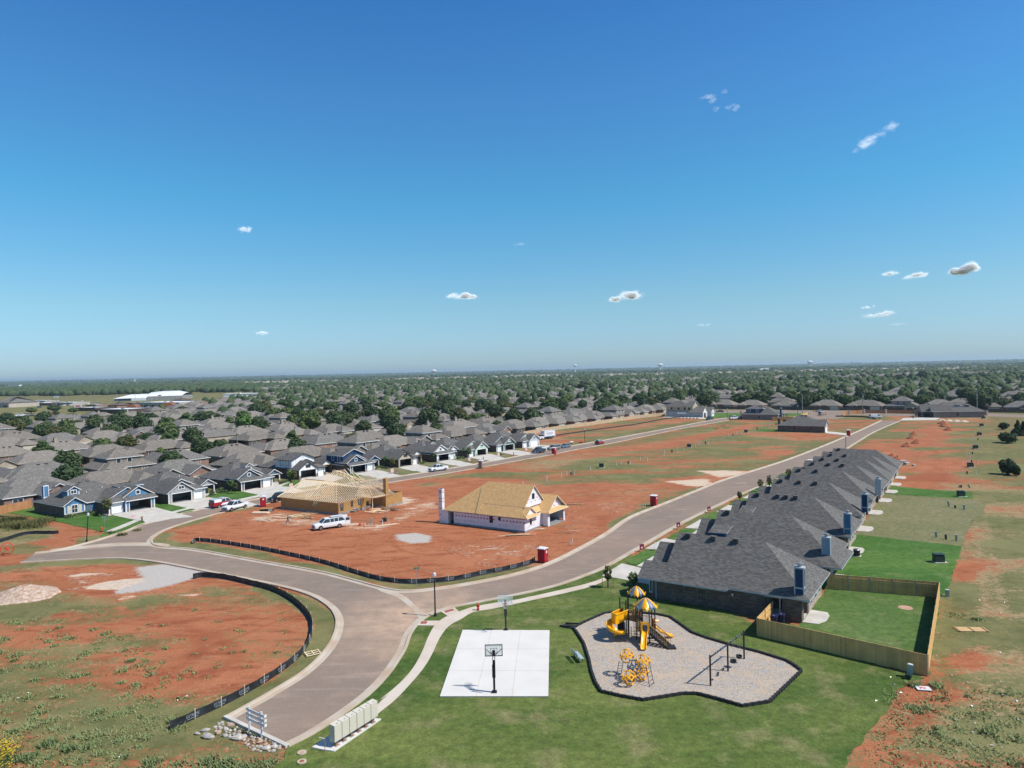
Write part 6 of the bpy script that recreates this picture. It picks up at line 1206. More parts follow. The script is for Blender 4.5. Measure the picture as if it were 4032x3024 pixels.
def toilet(px,py,label,c='plastic_red',rz=.35,s=1.):
    x,y=G(px,py); th=thing('portable_toilet',label,'portable toilet',(x,y,.02),rz,'portable toilets on the building plots'); th.scale=(s,)*3
    m=MB(); m.box(-.56,.56,-.56,.56,.08,2.02,c)
    for k in range(5): 
        for sg in (-1,1): m.box(-.5+k*.23,-.46+k*.23,sg*.575-.012,sg*.575+.012,.2,1.9,c)
    m.build('body',th); m=MB(); m.box(-.6,.6,-.6,.6,0,.08,'metal_dark'); m.build('base',th)
    m=MB(); m.box(.565,.6,-.42,.42,.14,1.92,c); m.box(.6,.61,-.12,.22,1.4,1.75,'plastic_white'); m.box(.6,.64,.3,.36,.95,1.15,'metal_dark'); m.build('door',th)
    m=MB(); m.loft([[(x_,-.62,2.02),(x_,-.6,2.1),(x_,-.3,2.22),(x_,0,2.26),(x_,.3,2.22),(x_,.6,2.1),(x_,.62,2.02)] for x_ in (-.64,.64)],'plastic_white'); r_=m.build('roof',th); m=MB(); m.cyl(-.45,-.35,2.1,2.45,.05,'metal_dark',8); m.build('vent_pipe',r_)
toilet(2138,2214,'red portable toilet at the kerb in front of the wrapped house',rz=-.55,s=.98); toilet(2575,1992,'red portable toilet on the verge halfway up the east street',rz=-.55); toilet(1036,1994,'red portable toilet beside the black pickup',rz=-1.2); toilet(*r4(447,722),'red portable toilet in front of the silver suv',rz=-.6)
toilet(*r3(1122,708),'brown portable toilet at the kerb across from the mint house','plastic_tan',rz=-.6,s=1.05); toilet(3341,1716,'small red portable toilet at the end of the lone brick house drive',rz=-.6,s=1.05); toilet(3188,1842,'tan portable toilet showing behind the right hand row','plastic_tan',rz=-.6)
# green and pale utility boxes, white pipes
def box_on_pad(px,py,s,label,grp='green transformer boxes over the plots'):
    x,y=G(px,py); th=thing('transformer_box',label,'utility box',(x,y,0),R(-33)+.5,grp); th.scale=(s,)*3
    m=MB(); m.box(-.75,1.0,-.7,.7,0,.16,'concrete'); m.build('pad',th); m=MB(); v=[(-.65,-.5,.16),(.65,-.5,.16),(.65,.5,.16),(-.65,.5,.16),(-.65,-.5,1.05),(.65,-.5,1.05),(.65,.5,1.25),(-.65,.5,1.25)]; m.faces(v,[(3,2,1,0),(0,1,5,4),(1,2,6,5),(2,3,7,6),(3,0,4,7),(4,5,6,7)],'utility_green'); m.build('cabinet',th); m=MB(); m.box(-.7,.7,-.55,.55,1.24,1.28,'utility_green'); m.build('lid',th)
TB=[(3696,2215,'on the bright green back lawn'),(3784,1956,'on the faded olive back lawn'),(3821,1840,'beside the dirt track right of the mounds'),(3841,1768,'second along the right hand plots'),(3856,1715,'third along the right hand plots'),(3865,1679,'fourth along the right hand plots'),(3872,1649,'farthest along the right hand plots'),(2368,1842,'nearest in the open middle field'),(2713,1762,'by the red strip of the middle field'),(2937,1704,'near the low dirt mounds of the middle field'),(3089,1662,'beside the bright new fence')]
for px,py,l in TB: box_on_pad(px,py,.95,'dark green transformer box '+l)
def pedestal(px,py,label,c='utility_pale',h=.95,lean=0,w=.13):
    x,y=G(px,py); m=MB(); m.box(-w,w,-w*.8,w*.8,0,h*.8,c); m.box(-w-.02,w+.02,-w*.8-.02,w*.8+.02,h*.3,h,c,c); m.box(-w*.8,w*.8,-w*.6,w*.6,h,h+.03,'pvc_white' if c=='utility_pale' else c); o=m.build('utility_pedestal',loc=(x,y,0),rz=-.5); o.rotation_euler[1]=lean; tag(o,label,'utility box','utility pedestals along the plots')
for a,b_,l,c,h,le in [(1543,165,'pale pedestal behind the corner of the new board fence','utility_pale',.8,0),(1213,872,'tall pale pedestal at the outer corner of the new board fence','utility_pale',1.2,.08),(1200,890,'dark box at the foot of the fence corner pedestal','utility_green',.45,0)]: pedestal(3032+a*.4521,2274+b_*.4521,l,c,h,le,.2)
for i,(a,b_,c,h,le,l) in enumerate([(1118,650,'utility_pale',1.1,-.2,'leaning pale pedestal on the olive back lawn'),(1313,690,'utility_pale',1.,0,'upright pale pedestal at the edge of the olive back lawn'),(1200,672,'utility_green',.6,-.1,'dark pedestal on the olive back lawn'),(952,1052,'utility_pale',.95,-.1,'pale pedestal on the bright green back lawn'),(1212,1098,'utility_pale',1.,0,'pale pedestal at the edge of the bright green back lawn'),(1078,1080,'utility_green',.8,-.05,'dark pedestal on the bright green back lawn'),(1390,405,'utility_pale',.9,-.4,'leaning pale pedestal beside the dirt track'),(1252,398,'utility_pale',.6,0,'short pale pedestal near the dirt track bend'),(1276,400,'utility_green',.6,0,'short dark pedestal near the dirt track bend')]): pedestal(3400+a*.3014,1800+b_*.3014,l,c,h,le)
for i,(a,b_) in enumerate([(127,1195),(490,1102),(790,1020),(1055,948),(1260,895)]): pedestal(2600+a*.3617,1350+b_*.3617,'dark pedestal in the middle field, '+('nearest','second','third','fourth','farthest')[i]+' along its line','utility_green',.95,0,.16)
for a,b_,l,c,h in [(1490,945,'dark pedestal between white pipes in the middle field','utility_green',.9),(992,1038,'dark pedestal beside the leaning pale one in the middle field','utility_green',.7),(1010,1045,'leaning pale pedestal in the middle field','utility_pale',1.5)]: pedestal(1800+a*.4521,1400+b_*.4521,l,c,h,.12 if h>1 else 0)
for i,(a,b_) in enumerate([(1710,1058),(1692,1135),(1650,1212),(1641,1305),(1592,1428)]): pedestal(3232+a*.3617,1350+b_*.3617,'small dark pedestal in the right hand plots, '+('farthest','fourth','third','second','nearest')[i],'utility_green',.7)
def pipe(px,py,h,label,lean=0,r_=.06):
    x,y=G(px,py); m=MB(); m.cyl(0,0,-.1,h,r_,'pvc_white',8); m.cyl(0,0,h-.12,h,r_*1.35,'pvc_white',8); o=m.build('standing_pipe',loc=(x,y,0)); o.rotation_euler=(0,lean,0); tag(o,label,'pipe','white pipe stubs standing in the plots')
for a,b_ in [(42,1230),(50,1200),(183,1172),(258,1175),(385,1142),(420,1105),(433,1115),(483,1098),(528,1108),(578,1075),(667,1065),(688,1038),(742,1022),(784,1035),(835,997),(888,1003),(1105,928),(1180,928),(1190,905),(1203,895),(1410,860)]: pipe(2600+a*.3617,1350+b_*.3617,1.15,'white pipe stub in the far part of the middle field',random.uniform(-.05,.05))
for a,b_,h in [(573,1135,1),(782,1098,1.5),(910,1055,1.2),(955,1040,1),(1020,1045,1),(1162,1000,1),(1388,957,1),(1427,948,.9),(1508,950,1),(1596,912,1),(1658,918,1)]: pipe(1800+a*.4521,1400+b_*.4521,h,'white pipe stub in the near part of the middle field',0,.07)
for px,py,h,l in [(1621,1992,.9,''),(1637,1992,.9,'')]: pass
for px,py,h,l in [(2532,1998,.6,'left of the pair of white pipes by the verge toilet'),(2540,1996,.6,'right of the pair of white pipes by the verge toilet'),(2247,2145,.5,'white pipe stub at the verge before the wrapped house drive'),(2254,2136,.7,'taller white pipe at the verge before the wrapped house drive'),(2740,1926,.6,'left of a pair of white pipes by the east street verge'),(2745,1925,.6,'right of a pair of white pipes by the east street verge'),(z11(1873,1095)[0],z11(1873,1095)[1],1.,'white pipe beside the black generator'),(z11(1558,1120)[0],z11(1558,1120)[1],.4,'short white pipe near the orange bucket'),(z11(1517,835)[0],z11(1517,835)[1],.5,'left white pipe by the wheelbarrow'),(z11(1553,845)[0],z11(1553,845)[1],.5,'right white pipe by the wheelbarrow'),(z7(1600,930)[0],z7(1600,930)[1],.35,'white pipe stub by the white crew cab pickup'),(z7(1652,918)[0],z7(1652,918)[1],.5,'white pipe stub under the pickup tailgate'),(r3(845,757)[0],r3(845,757)[1],.7,'left of two white stubs at the kerb across from the mint house'),(r3(862,757)[0],r3(862,757)[1],.7,'right of two white stubs at the kerb across from the mint house')]: pipe(px,py,h,l)
for a,b_,h,le in [(1553,1335,1.1,0),(1652,1075,1,0),(1668,1050,1.1,.15),(1655,1125,1,.2),(1595,1232,.9,0),(1615,1210,1.,.2),(1742,1130,1.,0),(1733,1215,.9,0),(1712,1315,1.,0),(1690,1435,1.1,0),(1400,1435,2.0,0),(1533,1395,1.,0),(1600,1300,2.1,.45),(1540,1420,.9,.3),(1708,885,.9,0),(1735,890,.9,.1),(1785,1025,.9,0),(1680,980,.9,0)]: pipe(3232+a*.3617,1350+b_*.3617,h,'pale pipe stub in the right hand plots',le)
# air conditioners, bins
def ac(x,y,label):
    th=thing('air_conditioner',label,'air conditioner',(*RW(x,y),.06),-SD); m=MB(); m.box(-.55,.55,-.5,.55,0,.08,'concrete'); m.build('pad',th); m=MB(); m.tube([(0,0,.08),(0,0,.95)],.45,'metal_dark',8); m.build('casing',th); m=MB(); m.tube([(0,0,.95),(0,0,1.0)],[.47,.42],'metal_grey',16); m.cyl(0,0,1.,1.03,.3,'metal_dark',12); m.build('fan_grille',th)
ac(18.1,31.5,'black air conditioner on a pad behind the third house of the right hand row')
def bin_(x,y,label,c='bin_blue'):
    th=thing('wheelie_bin',label,'rubbish bin',(*RW(x,y),.06),-SD); m=MB(); m.loft([[(-a,-b,z_),(a,-b,z_),(a,b,z_),(-a,b,z_)] for a,b,z_ in ((.24,.26,.06),(.33,.36,1.0))],c); m.build('body',th); m=MB(); m.loft([[(-.36,-.4,1.0),(.36,-.4,1.0),(.36,.42,1.0),(-.36,.42,1.0)],[(-.3,-.34,1.1),(.3,-.34,1.1),(.3,.36,1.1),(-.3,.36,1.1)]],c); m.box(-.1,.1,-.2,-.1,1.1,1.105,'print_white'); m.build('lid',th)
    for s in (-1,1): m=MB(); m.tube([(s*.2,.3,.12),(s*.28,.3,.12)],.12,'rubber_black',10); m.build('wheel',th)
bin_(14.75,-2.15,'dark blue wheelie bin nearer the fence corner'); bin_(15.3,-1.35,'dark blue wheelie bin nearer the brick pillar')
# signs
def ysign(px,py,label,c='sign_maroon',h=.75,w=.5,rz=.4):
    x,y=G(px,py); th=thing('yard_sign',label,'sign',(x,y,.08),rz,'small sale signs in front of the new houses'); m=MB()
    for s in (-.2,.2): m.box(s-.012,s+.012,-.012,.012,0,.35,'metal_grey')
    m.build('stake',th); m=MB(); m.box(-w/2,w/2,-.02,.02,.28,h+.15,c); m.build('board',th); m=MB()
    m.loft([[(.16*math.cos(a),k,.6+.1*math.sin(a)) for a in [2*math.pi*i/12 for i in range(12)]] for k in (-.024,-.021)],'plastic_white'); m.box(-.18,.18,-.024,-.021,.42,.46,'plastic_white'); m.build('print',th)
for x,y,l in ((235,872,'maroon sign on the first grass strip before the right hand row'),(500,708,'maroon sign on the second grass strip before the right hand row'),(722,588,'maroon sign on the third grass strip before the right hand row')): ysign(2400+x*.5425,1700+y*.5425,l,h=.95,w=.75)
ysign(2400+337*.5425,1700+868*.5425,'white blank sign by the driveway of the second right hand house','plastic_white',1.1,.6)
ysign(*W_) if False else ysign(100+1682*.2532,1830+868*.2532,'pink and white sign by the blue house driveway','sign_pink',.9,.7,.5)
for (x,y),l in (((1040+1992*.2532,1680+735*.2532),'pink sign on the lawn before the beige house'),((1040+422*.2532,1680+975*.2532),'pink sign on the lawn of the slate house'),(r3(14,775),'pink sign at the beige house kerb'),(r3(975,630),'pink sign on the mint house lawn'),(r3(1338,568),'pink sign on bare soil before the green house'),(r3(1682,500),'pink sign on bare soil before the end house')): ysign(x,y,l,'sign_pink',1.2,.8,.5)
for (x,y),l in (((1040+2072*.2532,1680+745*.2532),'small maroon sign at the kerb before the beige house'),(r3(1028,642),'small maroon sign at the mint house kerb'),(r3(1405,575),'small maroon sign at the green house kerb'),(r3(78,785),'small maroon sign at the navy house kerb')): ysign(x,y,l,'sign_maroon',.8,.6,.5)
for (x,y),l in (((100+1815*.2532,1830+888*.2532),'brown letterbox post at the blue house driveway'),(r3(1525,545),'brown post at the green house driveway'),(r3(1148,605),'leaning brown post at the mint house driveway')):
    gx,gy=G(x,y); m=MB(); m.box(-.1,.1,-.1,.1,0,.95,'brick_dark'); m.box(-.13,.13,-.22,.22,.7,1.0,'lumber_dark'); o=m.build('letterbox',loc=(gx,gy,.05)); tag(o,l,'letterbox')
x,y=G(413,2097); th=thing('street_sign','green street name sign on a thin post by the orange hydrant','street sign',(x,y,0),.6); m=MB(); m.cyl(0,0,0,2.9,.03,'metal_grey',8); m.build('post',th)
for i,(a,z_) in enumerate(((0,2.75),(1.4,2.5))): m=MB(); c_,s_=math.cos(a),math.sin(a); m.bar((-.55*c_,-.55*s_,z_),(.55*c_,.55*s_,z_),.02,'street_green',.24); [m.bar((k*c_+.012*s_,k*s_-.012*c_,z_),((k+.07)*c_+.012*s_,(k+.07)*s_-.012*c_,z_),.012,'print_white',.1) for k in (-.4,-.3,-.2,-.05,.05,.15,.3)]; m.build('name_plate',th)
x,y=G(1641.5,2317); th=thing('street_sign','bare thin sign post with a small green plate on the verge opposite the court','street sign',(x,y,0),.2); m=MB(); m.cyl(0,0,0,2.6,.03,'metal_grey',8); m.build('post',th); m=MB(); m.bar((-.4,0,2.6),(.4,0,2.6),.02,'street_green',.2); m.build('name_plate',th)
for (px,py),l,h in ((z26(750,838),'tall maroon feather flag by the white pickup',2.6),(z26(872,808),'tall maroon feather flag by the navy panelled house',3.4)):
    x,y=G(px,py); th=thing('feather_flag',l,'flag',(x,y,0),.3); m=MB(); m.cyl(0,0,0,h,.03,'metal_grey',6); m.build('pole',th); m=MB(); m.loft([[(.02,k,.6),(.75,k,.7),(.8,k,h*.7),(.55,k,h*.95),(.02,k,h)] for k in (-.01,.01)],'sign_maroon'); m.build('banner',th)
# manholes and lids near the corner
for (a,b_),l,c in (((1300,1510),'round concrete lid stained red near the dead end',0),((1300,1605),'round concrete ring with orange centre at the lawn edge',1)):
    x,y=G(700+a*.3761,2400+b_*.3761); m=MB(); m.cyl(0,0,0,.1,.33,'kerb_concrete',20); m.cyl(0,0,.1,.115,.17,'clay_pale' if c==0 else 'clay',14); o=m.build('manhole_cover',loc=(x,y,.03)); tag(o,l,'manhole')
x,y=G(3032+1180*.4521,2274+268*.4521); m=MB(); m.cyl(0,0,0,.03,.75,'clay_pale',20); o=m.build('bare_patch',loc=(x,y,.06)); struct(o,'round bare patch in the fenced lawn')
x,y=G(3032+1750*.4521,2274+455*.4521); th=thing('timber_gate','pale board panel with three battens lying on the right hand field','panel',(x,y,.03),-.12); m=MB(); m.box(-1.5,1.5,-.6,.6,0,.05,'osb_pale'); m.build('sheet',th)
for k in (-1.35,0,1.3): m=MB(); m.box(k-.06,k+.06,-.68,.68,.05,.1,'lumber_dark'); m.build('batten',th)
x,y=G(3032+1335*.4521,2274+975*.4521); th=thing('fallen_sign','white sign with red paint lying in weeds outside the fence corner','sign',(x,y,.08),-.2); m=MB(); m.box(-.55,.55,-.38,.38,0,.05,'plastic_white'); m.build('board',th); m=MB(); m.box(-.3,.25,-.05,.1,.05,.055,'hydrant_red'); m.box(-.3,-.2,-.2,.05,.05,.056,'hydrant_red'); m.box(.0,.08,-.2,.05,.05,.056,'hydrant_red'); m.build('paint',th)
# pallet by the kerb
x,y=G(700+1410*.3761,2400+468*.3761); th=thing('timber_pallet','small timber pallet frame lying on the grass by the kerb','pallet',(x,y,.1),.55)
for k in (-.5,0,.5): m=MB(); m.bar((-.7,k,.03),(.7,k,.03),.1,'lumber',.05); m.build('slat',th)
for k in (-.65,0,.65): m=MB(); m.bar((k,-.55,.09),(k,.55,.09),.09,'lumber',.05); m.build('bearer',th)
# orange cable reel at the far left, washer items
x,y=G(28,2185); th=thing('cable_reel','orange steel cable reel frame at the left edge','cable reel',(x,y,0),.7)
for s in (-.5,.5): m=MB(); m.tube([(.9*math.cos(a),s,1.0+.9*math.sin(a)) for a in [2*math.pi*k/18 for k in range(19)]],.05,'reel_orange',6); [m.bar((0,s,1.0),(.9*math.cos(a),s,1.0+.9*math.sin(a)),.04,'reel_orange') for a in (0,1.05,2.1,3.14,4.2,5.2)]; m.build('rim',th)
m=MB(); m.tube([(0,-.5,1.0),(0,.5,1.0)],.25,'reel_orange',10); m.build('drum',th)
# ---------------------------------------------------------------- building site clutter
def planks(cx,cy,n_,L_,rz,label,spread=1.,mats=('lumber','lumber_dark'),seed=0,zmax=.25,name='timber_pile'):
    r_=random.Random(seed); x,y=G(cx,cy); th=thing(name,label,'timber',(x,y,0))
    for i in range(n_): a=rz+r_.gauss(0,.18*spread); l=L_*r_.uniform(.5,1)/2; px,py=r_.gauss(0,.6*spread),r_.gauss(0,.5*spread); z_=r_.uniform(.03,zmax); m=MB(); m.bar((px-l*math.cos(a),py-l*math.sin(a),z_),(px+l*math.cos(a),py+l*math.sin(a),z_*r_.uniform(.5,1)),.14,r_.choice(mats),.05); m.build('plank',th)
planks(*z11(110,950),12,4.,.2,'weathered boards scattered by the walking person',1.6,seed=1); planks(*z11(430,905),8,6.,.45,'long loose boards in front of the framed house',1.1,seed=2); planks(*z11(480,975),6,3.,-.2,'board offcuts on a plywood sheet before the framed house',.8,seed=3)
planks(*z11(1750,870),26,2.2,.5,'heap of bright offcuts right of the framed house',1.5,('lumber','lumber','osb_pale'),4,.6); planks(*z11(2010,820),14,5.,-.45,'stack of long boards by the board chimney',1.2,seed=5,zmax=.5)
planks(*z11(1450,1005),1,5.2,-.15,'single long board lying behind the white suv',0,seed=6,zmax=.05); planks(*z11(1950,1100),4,5.2,.42,'pale boards lying on red dirt right of the suv',.5,seed=7,zmax=.08); planks(*z11(2100,965),2,5,.2,'two pale boards right of the generator',.8,seed=8,zmax=.08)
planks(1700+1350*.2532,1860+985*.2532,5,7,.12,'long boards lying before the wrapped house corner',.35,seed=9,zmax=.25); planks(1700+2180*.2532,1860+505*.2532,4,7,-.1,'long boards lying beyond the wrapped house garage',.3,seed=10,zmax=.2); planks(1700+1690*.2532,1860+890*.2532,3,2.2,.3,'crossed offcuts by the wrapped house corner',.6,seed=11,zmax=.2); planks(1700+2060*.2532,1860+660*.2532+70,4,2.5,-.5,'offcuts on the pale driveway soil of the wrapped house',1.5,seed=12,zmax=.08)
planks(*z7(1900,1100),9,2.6,-.3,'grey weathered boards on sandy soil left of the framed house',.9,seed=13)
planks(*z26(900,1535),3,3,.1,'few boards on red dirt by the east street',1,seed=15,zmax=.05)
x,y=G(*z7(1845,995)); th=thing('timber_stack','low stack of pale boards near the brown toilet side of the framed house','timber',(x,y,0),-.15)
for i in range(6): m=MB(); m.box(-1.7,1.7,-.55+i*.19,-.38+i*.19,.05,.3,'lumber'); m.build('plank',th)
x,y=G(*z7(1945,955)); th=thing('timber_crate','flat board topped crate with teal side lettering beside the framed house','crate',(x,y,0),.1); m=MB(); m.box(-1.3,1.2,-.6,.6,0,.5,'metal_dark'); m.build('side',th); m=MB(); m.box(-1.3,1.2,-.62,.62,.5,.55,'osb'); m.build('lid',th); m=MB(); m.box(.35,1.15,-.615,-.6,.08,.42,'bench_blue'); m.build('print',th)
x,y=G(*z11(440,945)); m=MB(); m.box(-1.2,1.2,-.6,.6,.03,.06,'osb'); o=m.build('plywood_sheet',loc=(x,y,0),rz=.2); tag(o,'board sheet lying flat before the framed house','panel')
x,y=G(*z11(1380,860)); th=thing('wheelbarrow','grey wheelbarrow stood against the sunlit wall of the framed house','wheelbarrow',(x,y,0),.8); m=MB(); m.loft([[(-a,-b,z_),(a,-b,z_),(a,b,z_),(-a,b,z_)] for a,b,z_ in ((.25,.2,.35),(.5,.35,.75))],'metal_grey',caps=False); m.faces([(-.25,-.2,.35),(.25,-.2,.35),(.25,.2,.35),(-.25,.2,.35)],[(0,1,2,3)],'metal_grey'); m.build('tray',th); m=MB(); m.tube([(.55,-.04,.2),(.55,.04,.2)],.2,'rubber_black',12); m.build('wheel',th); m=MB(); [m.bar((.5,s*.1,.25),(-.8,s*.3,.6),.05,'lumber') or m.bar((-.3,s*.25,0),(-.3,s*.25,.5),.04,'metal_dark') for s in (-1,1)]; m.build('handle',th)
x,y=G(*z11(1905,1030)); th=thing('generator','black generator with leaning poles on the red dirt','generator',(x,y,0),.3); m=MB(); m.box(-.4,.4,-.3,.3,.1,.6,'metal_dark'); m.cyl(0,0,.6,.75,.15,'metal_dark',10); m.build('body',th)
for k in (.25,.5): m=MB(); m.bar((k,.2,0),(k-.1,.1,2.3),.07,'lumber_dark'); m.build('prop',th)
m=MB(); [m.tube([(-.3,s*.33-.04,.14),(-.3,s*.33+.04,.14)],.14,'rubber_black',10) for s in (-1,1)]; m.build('wheel',th)
x,y=G(*z11(1670,1080)); th=thing('pedestal_post','pale box and white post with scrap at its foot right of the suv','post',(x,y,0)); m=MB(); m.box(-.14,.14,-.12,.12,0,1.15,'utility_pale'); m.build('post',th); m=MB(); m.box(-.6,.2,-.2,.1,0,.12,'concrete'); m.build('base',th)
x,y=G(*z11(1465,1100)); m=MB(); m.tube([(0,0,0),(0,0,.35)],[.2,.26],'safety_orange',12); o=m.build('bucket',loc=(x,y,0)); tag(o,'orange bucket on the red dirt right of the suv','bucket')
x,y=G(1700+148*.2532,1860+495*.2532); m=MB(); m.box(-.35,.35,-.3,.3,0,1.4,'metal_dark'); o=m.build('service_cabinet',loc=(x,y,0),rz=.3); tag(o,'dark cabinet beside the wrapped chimney','utility box')
# cardinal bits at the far plots
for i,((a,b_),s) in enumerate((((895,1308),.9),((935,1325),.8),((1010,1338),.5))):
    x,y=G(*z32(a,b_)); m=MB(); m.box(-s,s,-s*.6,s*.6,0,s*.75,'brick_tan'); m.box(-s*.9,s*.9,-s*.5,s*.5,s*.75,s*.82,'concrete'); o=m.build('brick_pallet',loc=(x,y,0),rz=.4*i); tag(o,('left cube of bricks','middle cube of bricks','small scatter of bricks')[i]+' behind the last house of the right hand row','brick pallet')
x,y=G(*r4(792,583)); m=MB()
for i in range(5): m.tube([((.8+.06*i)*math.cos(a),.5*math.sin(a),.15+.1*i) for a in [2*math.pi*k/16 for k in range(17)]],.06,'safety_orange',6)
o=m.build('conduit_coil',loc=(x,y,0)); tag(o,'coil of orange conduit beside the street lamp past the box truck','conduit')
x,y=G(*r4(668,590)); m=MB(); m.cyl(0,0,0,.7,.5,'metal_grey',12); m.cyl(0,0,.7,.75,.7,'concrete',12); o=m.build('cable_drum',loc=(x,y,0)); o.rotation_euler=(.3,0,0); tag(o,'grey drum lying by the pale blue sedan','drum')
# ---------------------------------------------------------------- the walking person
def person(px,py,head,label):
    x,y=G(px,py); th=thing('person',label,'person',(x,y,0),head)
    J=[((0,0,.98),.15,None),((0,0,1.15),.14,0),((0,.0,1.38),.17,1),((.01,0,1.52),.06,2),((.03,0,1.6),.085,3),((.04,0,1.7),.09,4),((.03,0,1.76),.05,5),
       ((.02,.1,.94),.1,0),((.22,.1,.52),.065,7),((.3,.1,.1),.045,8),((.42,.1,.05),.035,9),((-.02,-.1,.94),.1,0),((-.08,-.1,.52),.065,11),((-.35,-.1,.13),.045,12),((-.26,-.1,.05),.035,13),
       ((0,.2,1.42),.07,2),((-.06,.26,1.14),.05,15),((.06,.25,.9),.035,16),((0,-.2,1.42),.07,2),((.08,-.26,1.14),.05,18),((.25,-.24,.96),.035,19)]
    me=bpy.data.meshes.new('body'); me.from_pydata([j[0] for j in J],[(i,j[2]) for i,j in enumerate(J) if j[2] is not None],[]); o=bpy.data.objects.new('body',me); COL.objects.link(o); o.parent=th
    md=o.modifiers.new('s','SKIN')
    if not me.skin_vertices: me.attributes  # layer is created with the modifier
    sv=me.skin_vertices[0].data if me.skin_vertices else None
    if sv is None:
        bpy.context.view_layer.objects.active=o
    for i,j in enumerate(J):
        if sv: sv[i].radius=(j[1],j[1]*1.15 if i<3 else j[1]); sv[i].use_root=(i==0)
    sb=o.modifiers.new('b','SUBSURF'); sb.levels=1; sb.render_levels=1
    bpy.context.view_layer.update(); dg=bpy.context.evaluated_depsgraph_get(); m2=bpy.data.meshes.new_from_object(o.evaluated_get(dg)); o.modifiers.clear(); o.data=m2
    m2.materials.clear()
    for k in ('skin','shirt_teal','jeans','hair_dark'): m2.materials.append(MATS[k])
    for p in m2.polygons:
        c=p.center; z_=c.z; p.material_index=0
        if z_<.98: p.material_index=2 if abs(c.y)<.19 or z_<.8 else 0
        elif z_<1.5: p.material_index=1
        elif z_>1.68 or (c.x<-.02 and z_>1.58): p.material_index=3
        if z_<.07: p.material_index=3
        p.use_smooth=True
    for s,i in ((.25,17),(-.24,20)):
        h=MB(); b0=Vector(J[i][0])
        for f,ll in ((-.03,.07),(-.01,.085),(.01,.08),(.03,.065)): h.tube([b0+Vector((f,0,-.02)),b0+Vector((f+.01,0,-.02-ll*.6)),b0+Vector((f+.03,0,-.02-ll))],[.012,.011,.008],'skin',5)
        h.tube([b0+Vector((.02,-.02*(1 if s>0 else -1),-.0)),b0+Vector((.055,-.03*(1 if s>0 else -1),-.05))],[.013,.009],'skin',5); h.build('hand',th)
person(*z11(158,1079),math.pi*1.03,'person in a teal grey shirt and dark jeans walking past the timber')
# ---------------------------------------------------------------- trees
def crownmesh(rx,h,z0,n,leaf,mat,seed,kind='round',core='leaf_dark'):
    q=random.Random(seed); m=MB(); cl=[]
    K={'round':16,'cone':14,'wide':20}[kind]
    for i in range(K):
        if kind=='cone': t=q.random(); r_=rx*(1-t)*.75; cl.append((r_*math.cos(i*2.4),r_*math.sin(i*2.4),z0+h*t*.92,rx*(.5-.33*t)))
        else:
            a=i*2.4; t=(i+.5)/K; zz=1-2*t; rr=math.sqrt(1-zz*zz)*q.uniform(.5,.8); cl.append((rx*rr*math.cos(a),rx*rr*math.sin(a),z0+h*(.5+.36*zz*q.uniform(.7,1.1)),rx*q.uniform(.3,.46)))
    for x,y,z_,r_ in cl:
        ph=[q.uniform(.8,1.15) for _ in range(8)]
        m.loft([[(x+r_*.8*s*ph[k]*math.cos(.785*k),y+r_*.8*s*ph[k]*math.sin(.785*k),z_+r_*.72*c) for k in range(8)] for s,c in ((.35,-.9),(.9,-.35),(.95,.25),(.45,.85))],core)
    for i in range(n):
        x,y,z_,r_=cl[q.randrange(K)]; v=Vector((q.gauss(0,1),q.gauss(0,1),q.gauss(.25,1))).normalized(); p=Vector((x,y,z_))+v*r_*q.uniform(.72,1.16); nn=(v+Vector((q.gauss(0,.5),q.gauss(0,.5),q.gauss(.3,.5)))).normalized(); u=nn.orthogonal().normalized(); w=nn.cross(u); s=leaf*q.uniform(.6,1.3); a=q.uniform(0,6); u,w=u*math.cos(a)+w*math.sin(a),w*math.cos(a)-u*math.sin(a)
        m.face([p-u*s-w*s*.5,p+u*s*.2-w*s*.8,p+u*s+w*s*.4,p-u*s*.3+w*s*.8],mat)
    return m
def tree(loc,h,w,mat,label,seed,kind='round',n=900,name='tree',trunk=.28,group=None,leaf=None,core='leaf_dark'):
    th=thing(name,label,'tree',(*loc,0),0,group); m=MB(); z0=h*trunk; q=random.Random(seed)
    m.tube([(0,0,-.1),(q.uniform(-.1,.1),0,z0),(q.uniform(-.2,.2),q.uniform(-.2,.2),h*.7)],[h*.035,h*.026,h*.01],'bark',7)
    for k in range(5): a=k*1.3+q.random(); m.tube([(0,0,z0*.9+k*.1*h*.3),(w*.28*math.cos(a),w*.28*math.sin(a),z0+h*.3+k*.03*h)],[h*.014,h*.006],'bark',5)
    m.build('trunk',th); crownmesh(w/2,h-z0*.8,z0*.8,n,leaf or w*.055,mat,seed,kind,core).build('crown',th); return th
TP=[]
for i,(mat,kind,h,w,d) in enumerate((('leaf_dark','round',9,8.5,'dark green round'),('leaf_green','round',8.5,8,'mid green round'),('leaf_dark','wide',9.5,11,'dark broad'),('leaf_green','cone',9.5,6.5,'green pointed'),('leaf_olive','round',8,7.5,'olive green round'),('leaf_green','wide',8,9.5,'green spreading'),('leaf_bright','round',6,5.5,'light green small'))):
    TP.append([tree((0,0),h,w,mat,'',40+i,kind,1500),h,w,d,0])
def putree(k,x,y,h,w,label,group):
    p=TP[k]; o=p[0] if not p[4] else copy(p[0],(x,y,0)); p[4]=1
    o.location=(x,y,0); o.rotation_euler=(0,0,random.uniform(0,6.28)); o.scale=(w/p[2],w/p[2],h/p[1]); o['label']=label; o['category']='tree'; o['group']=group; return o
occ=[]
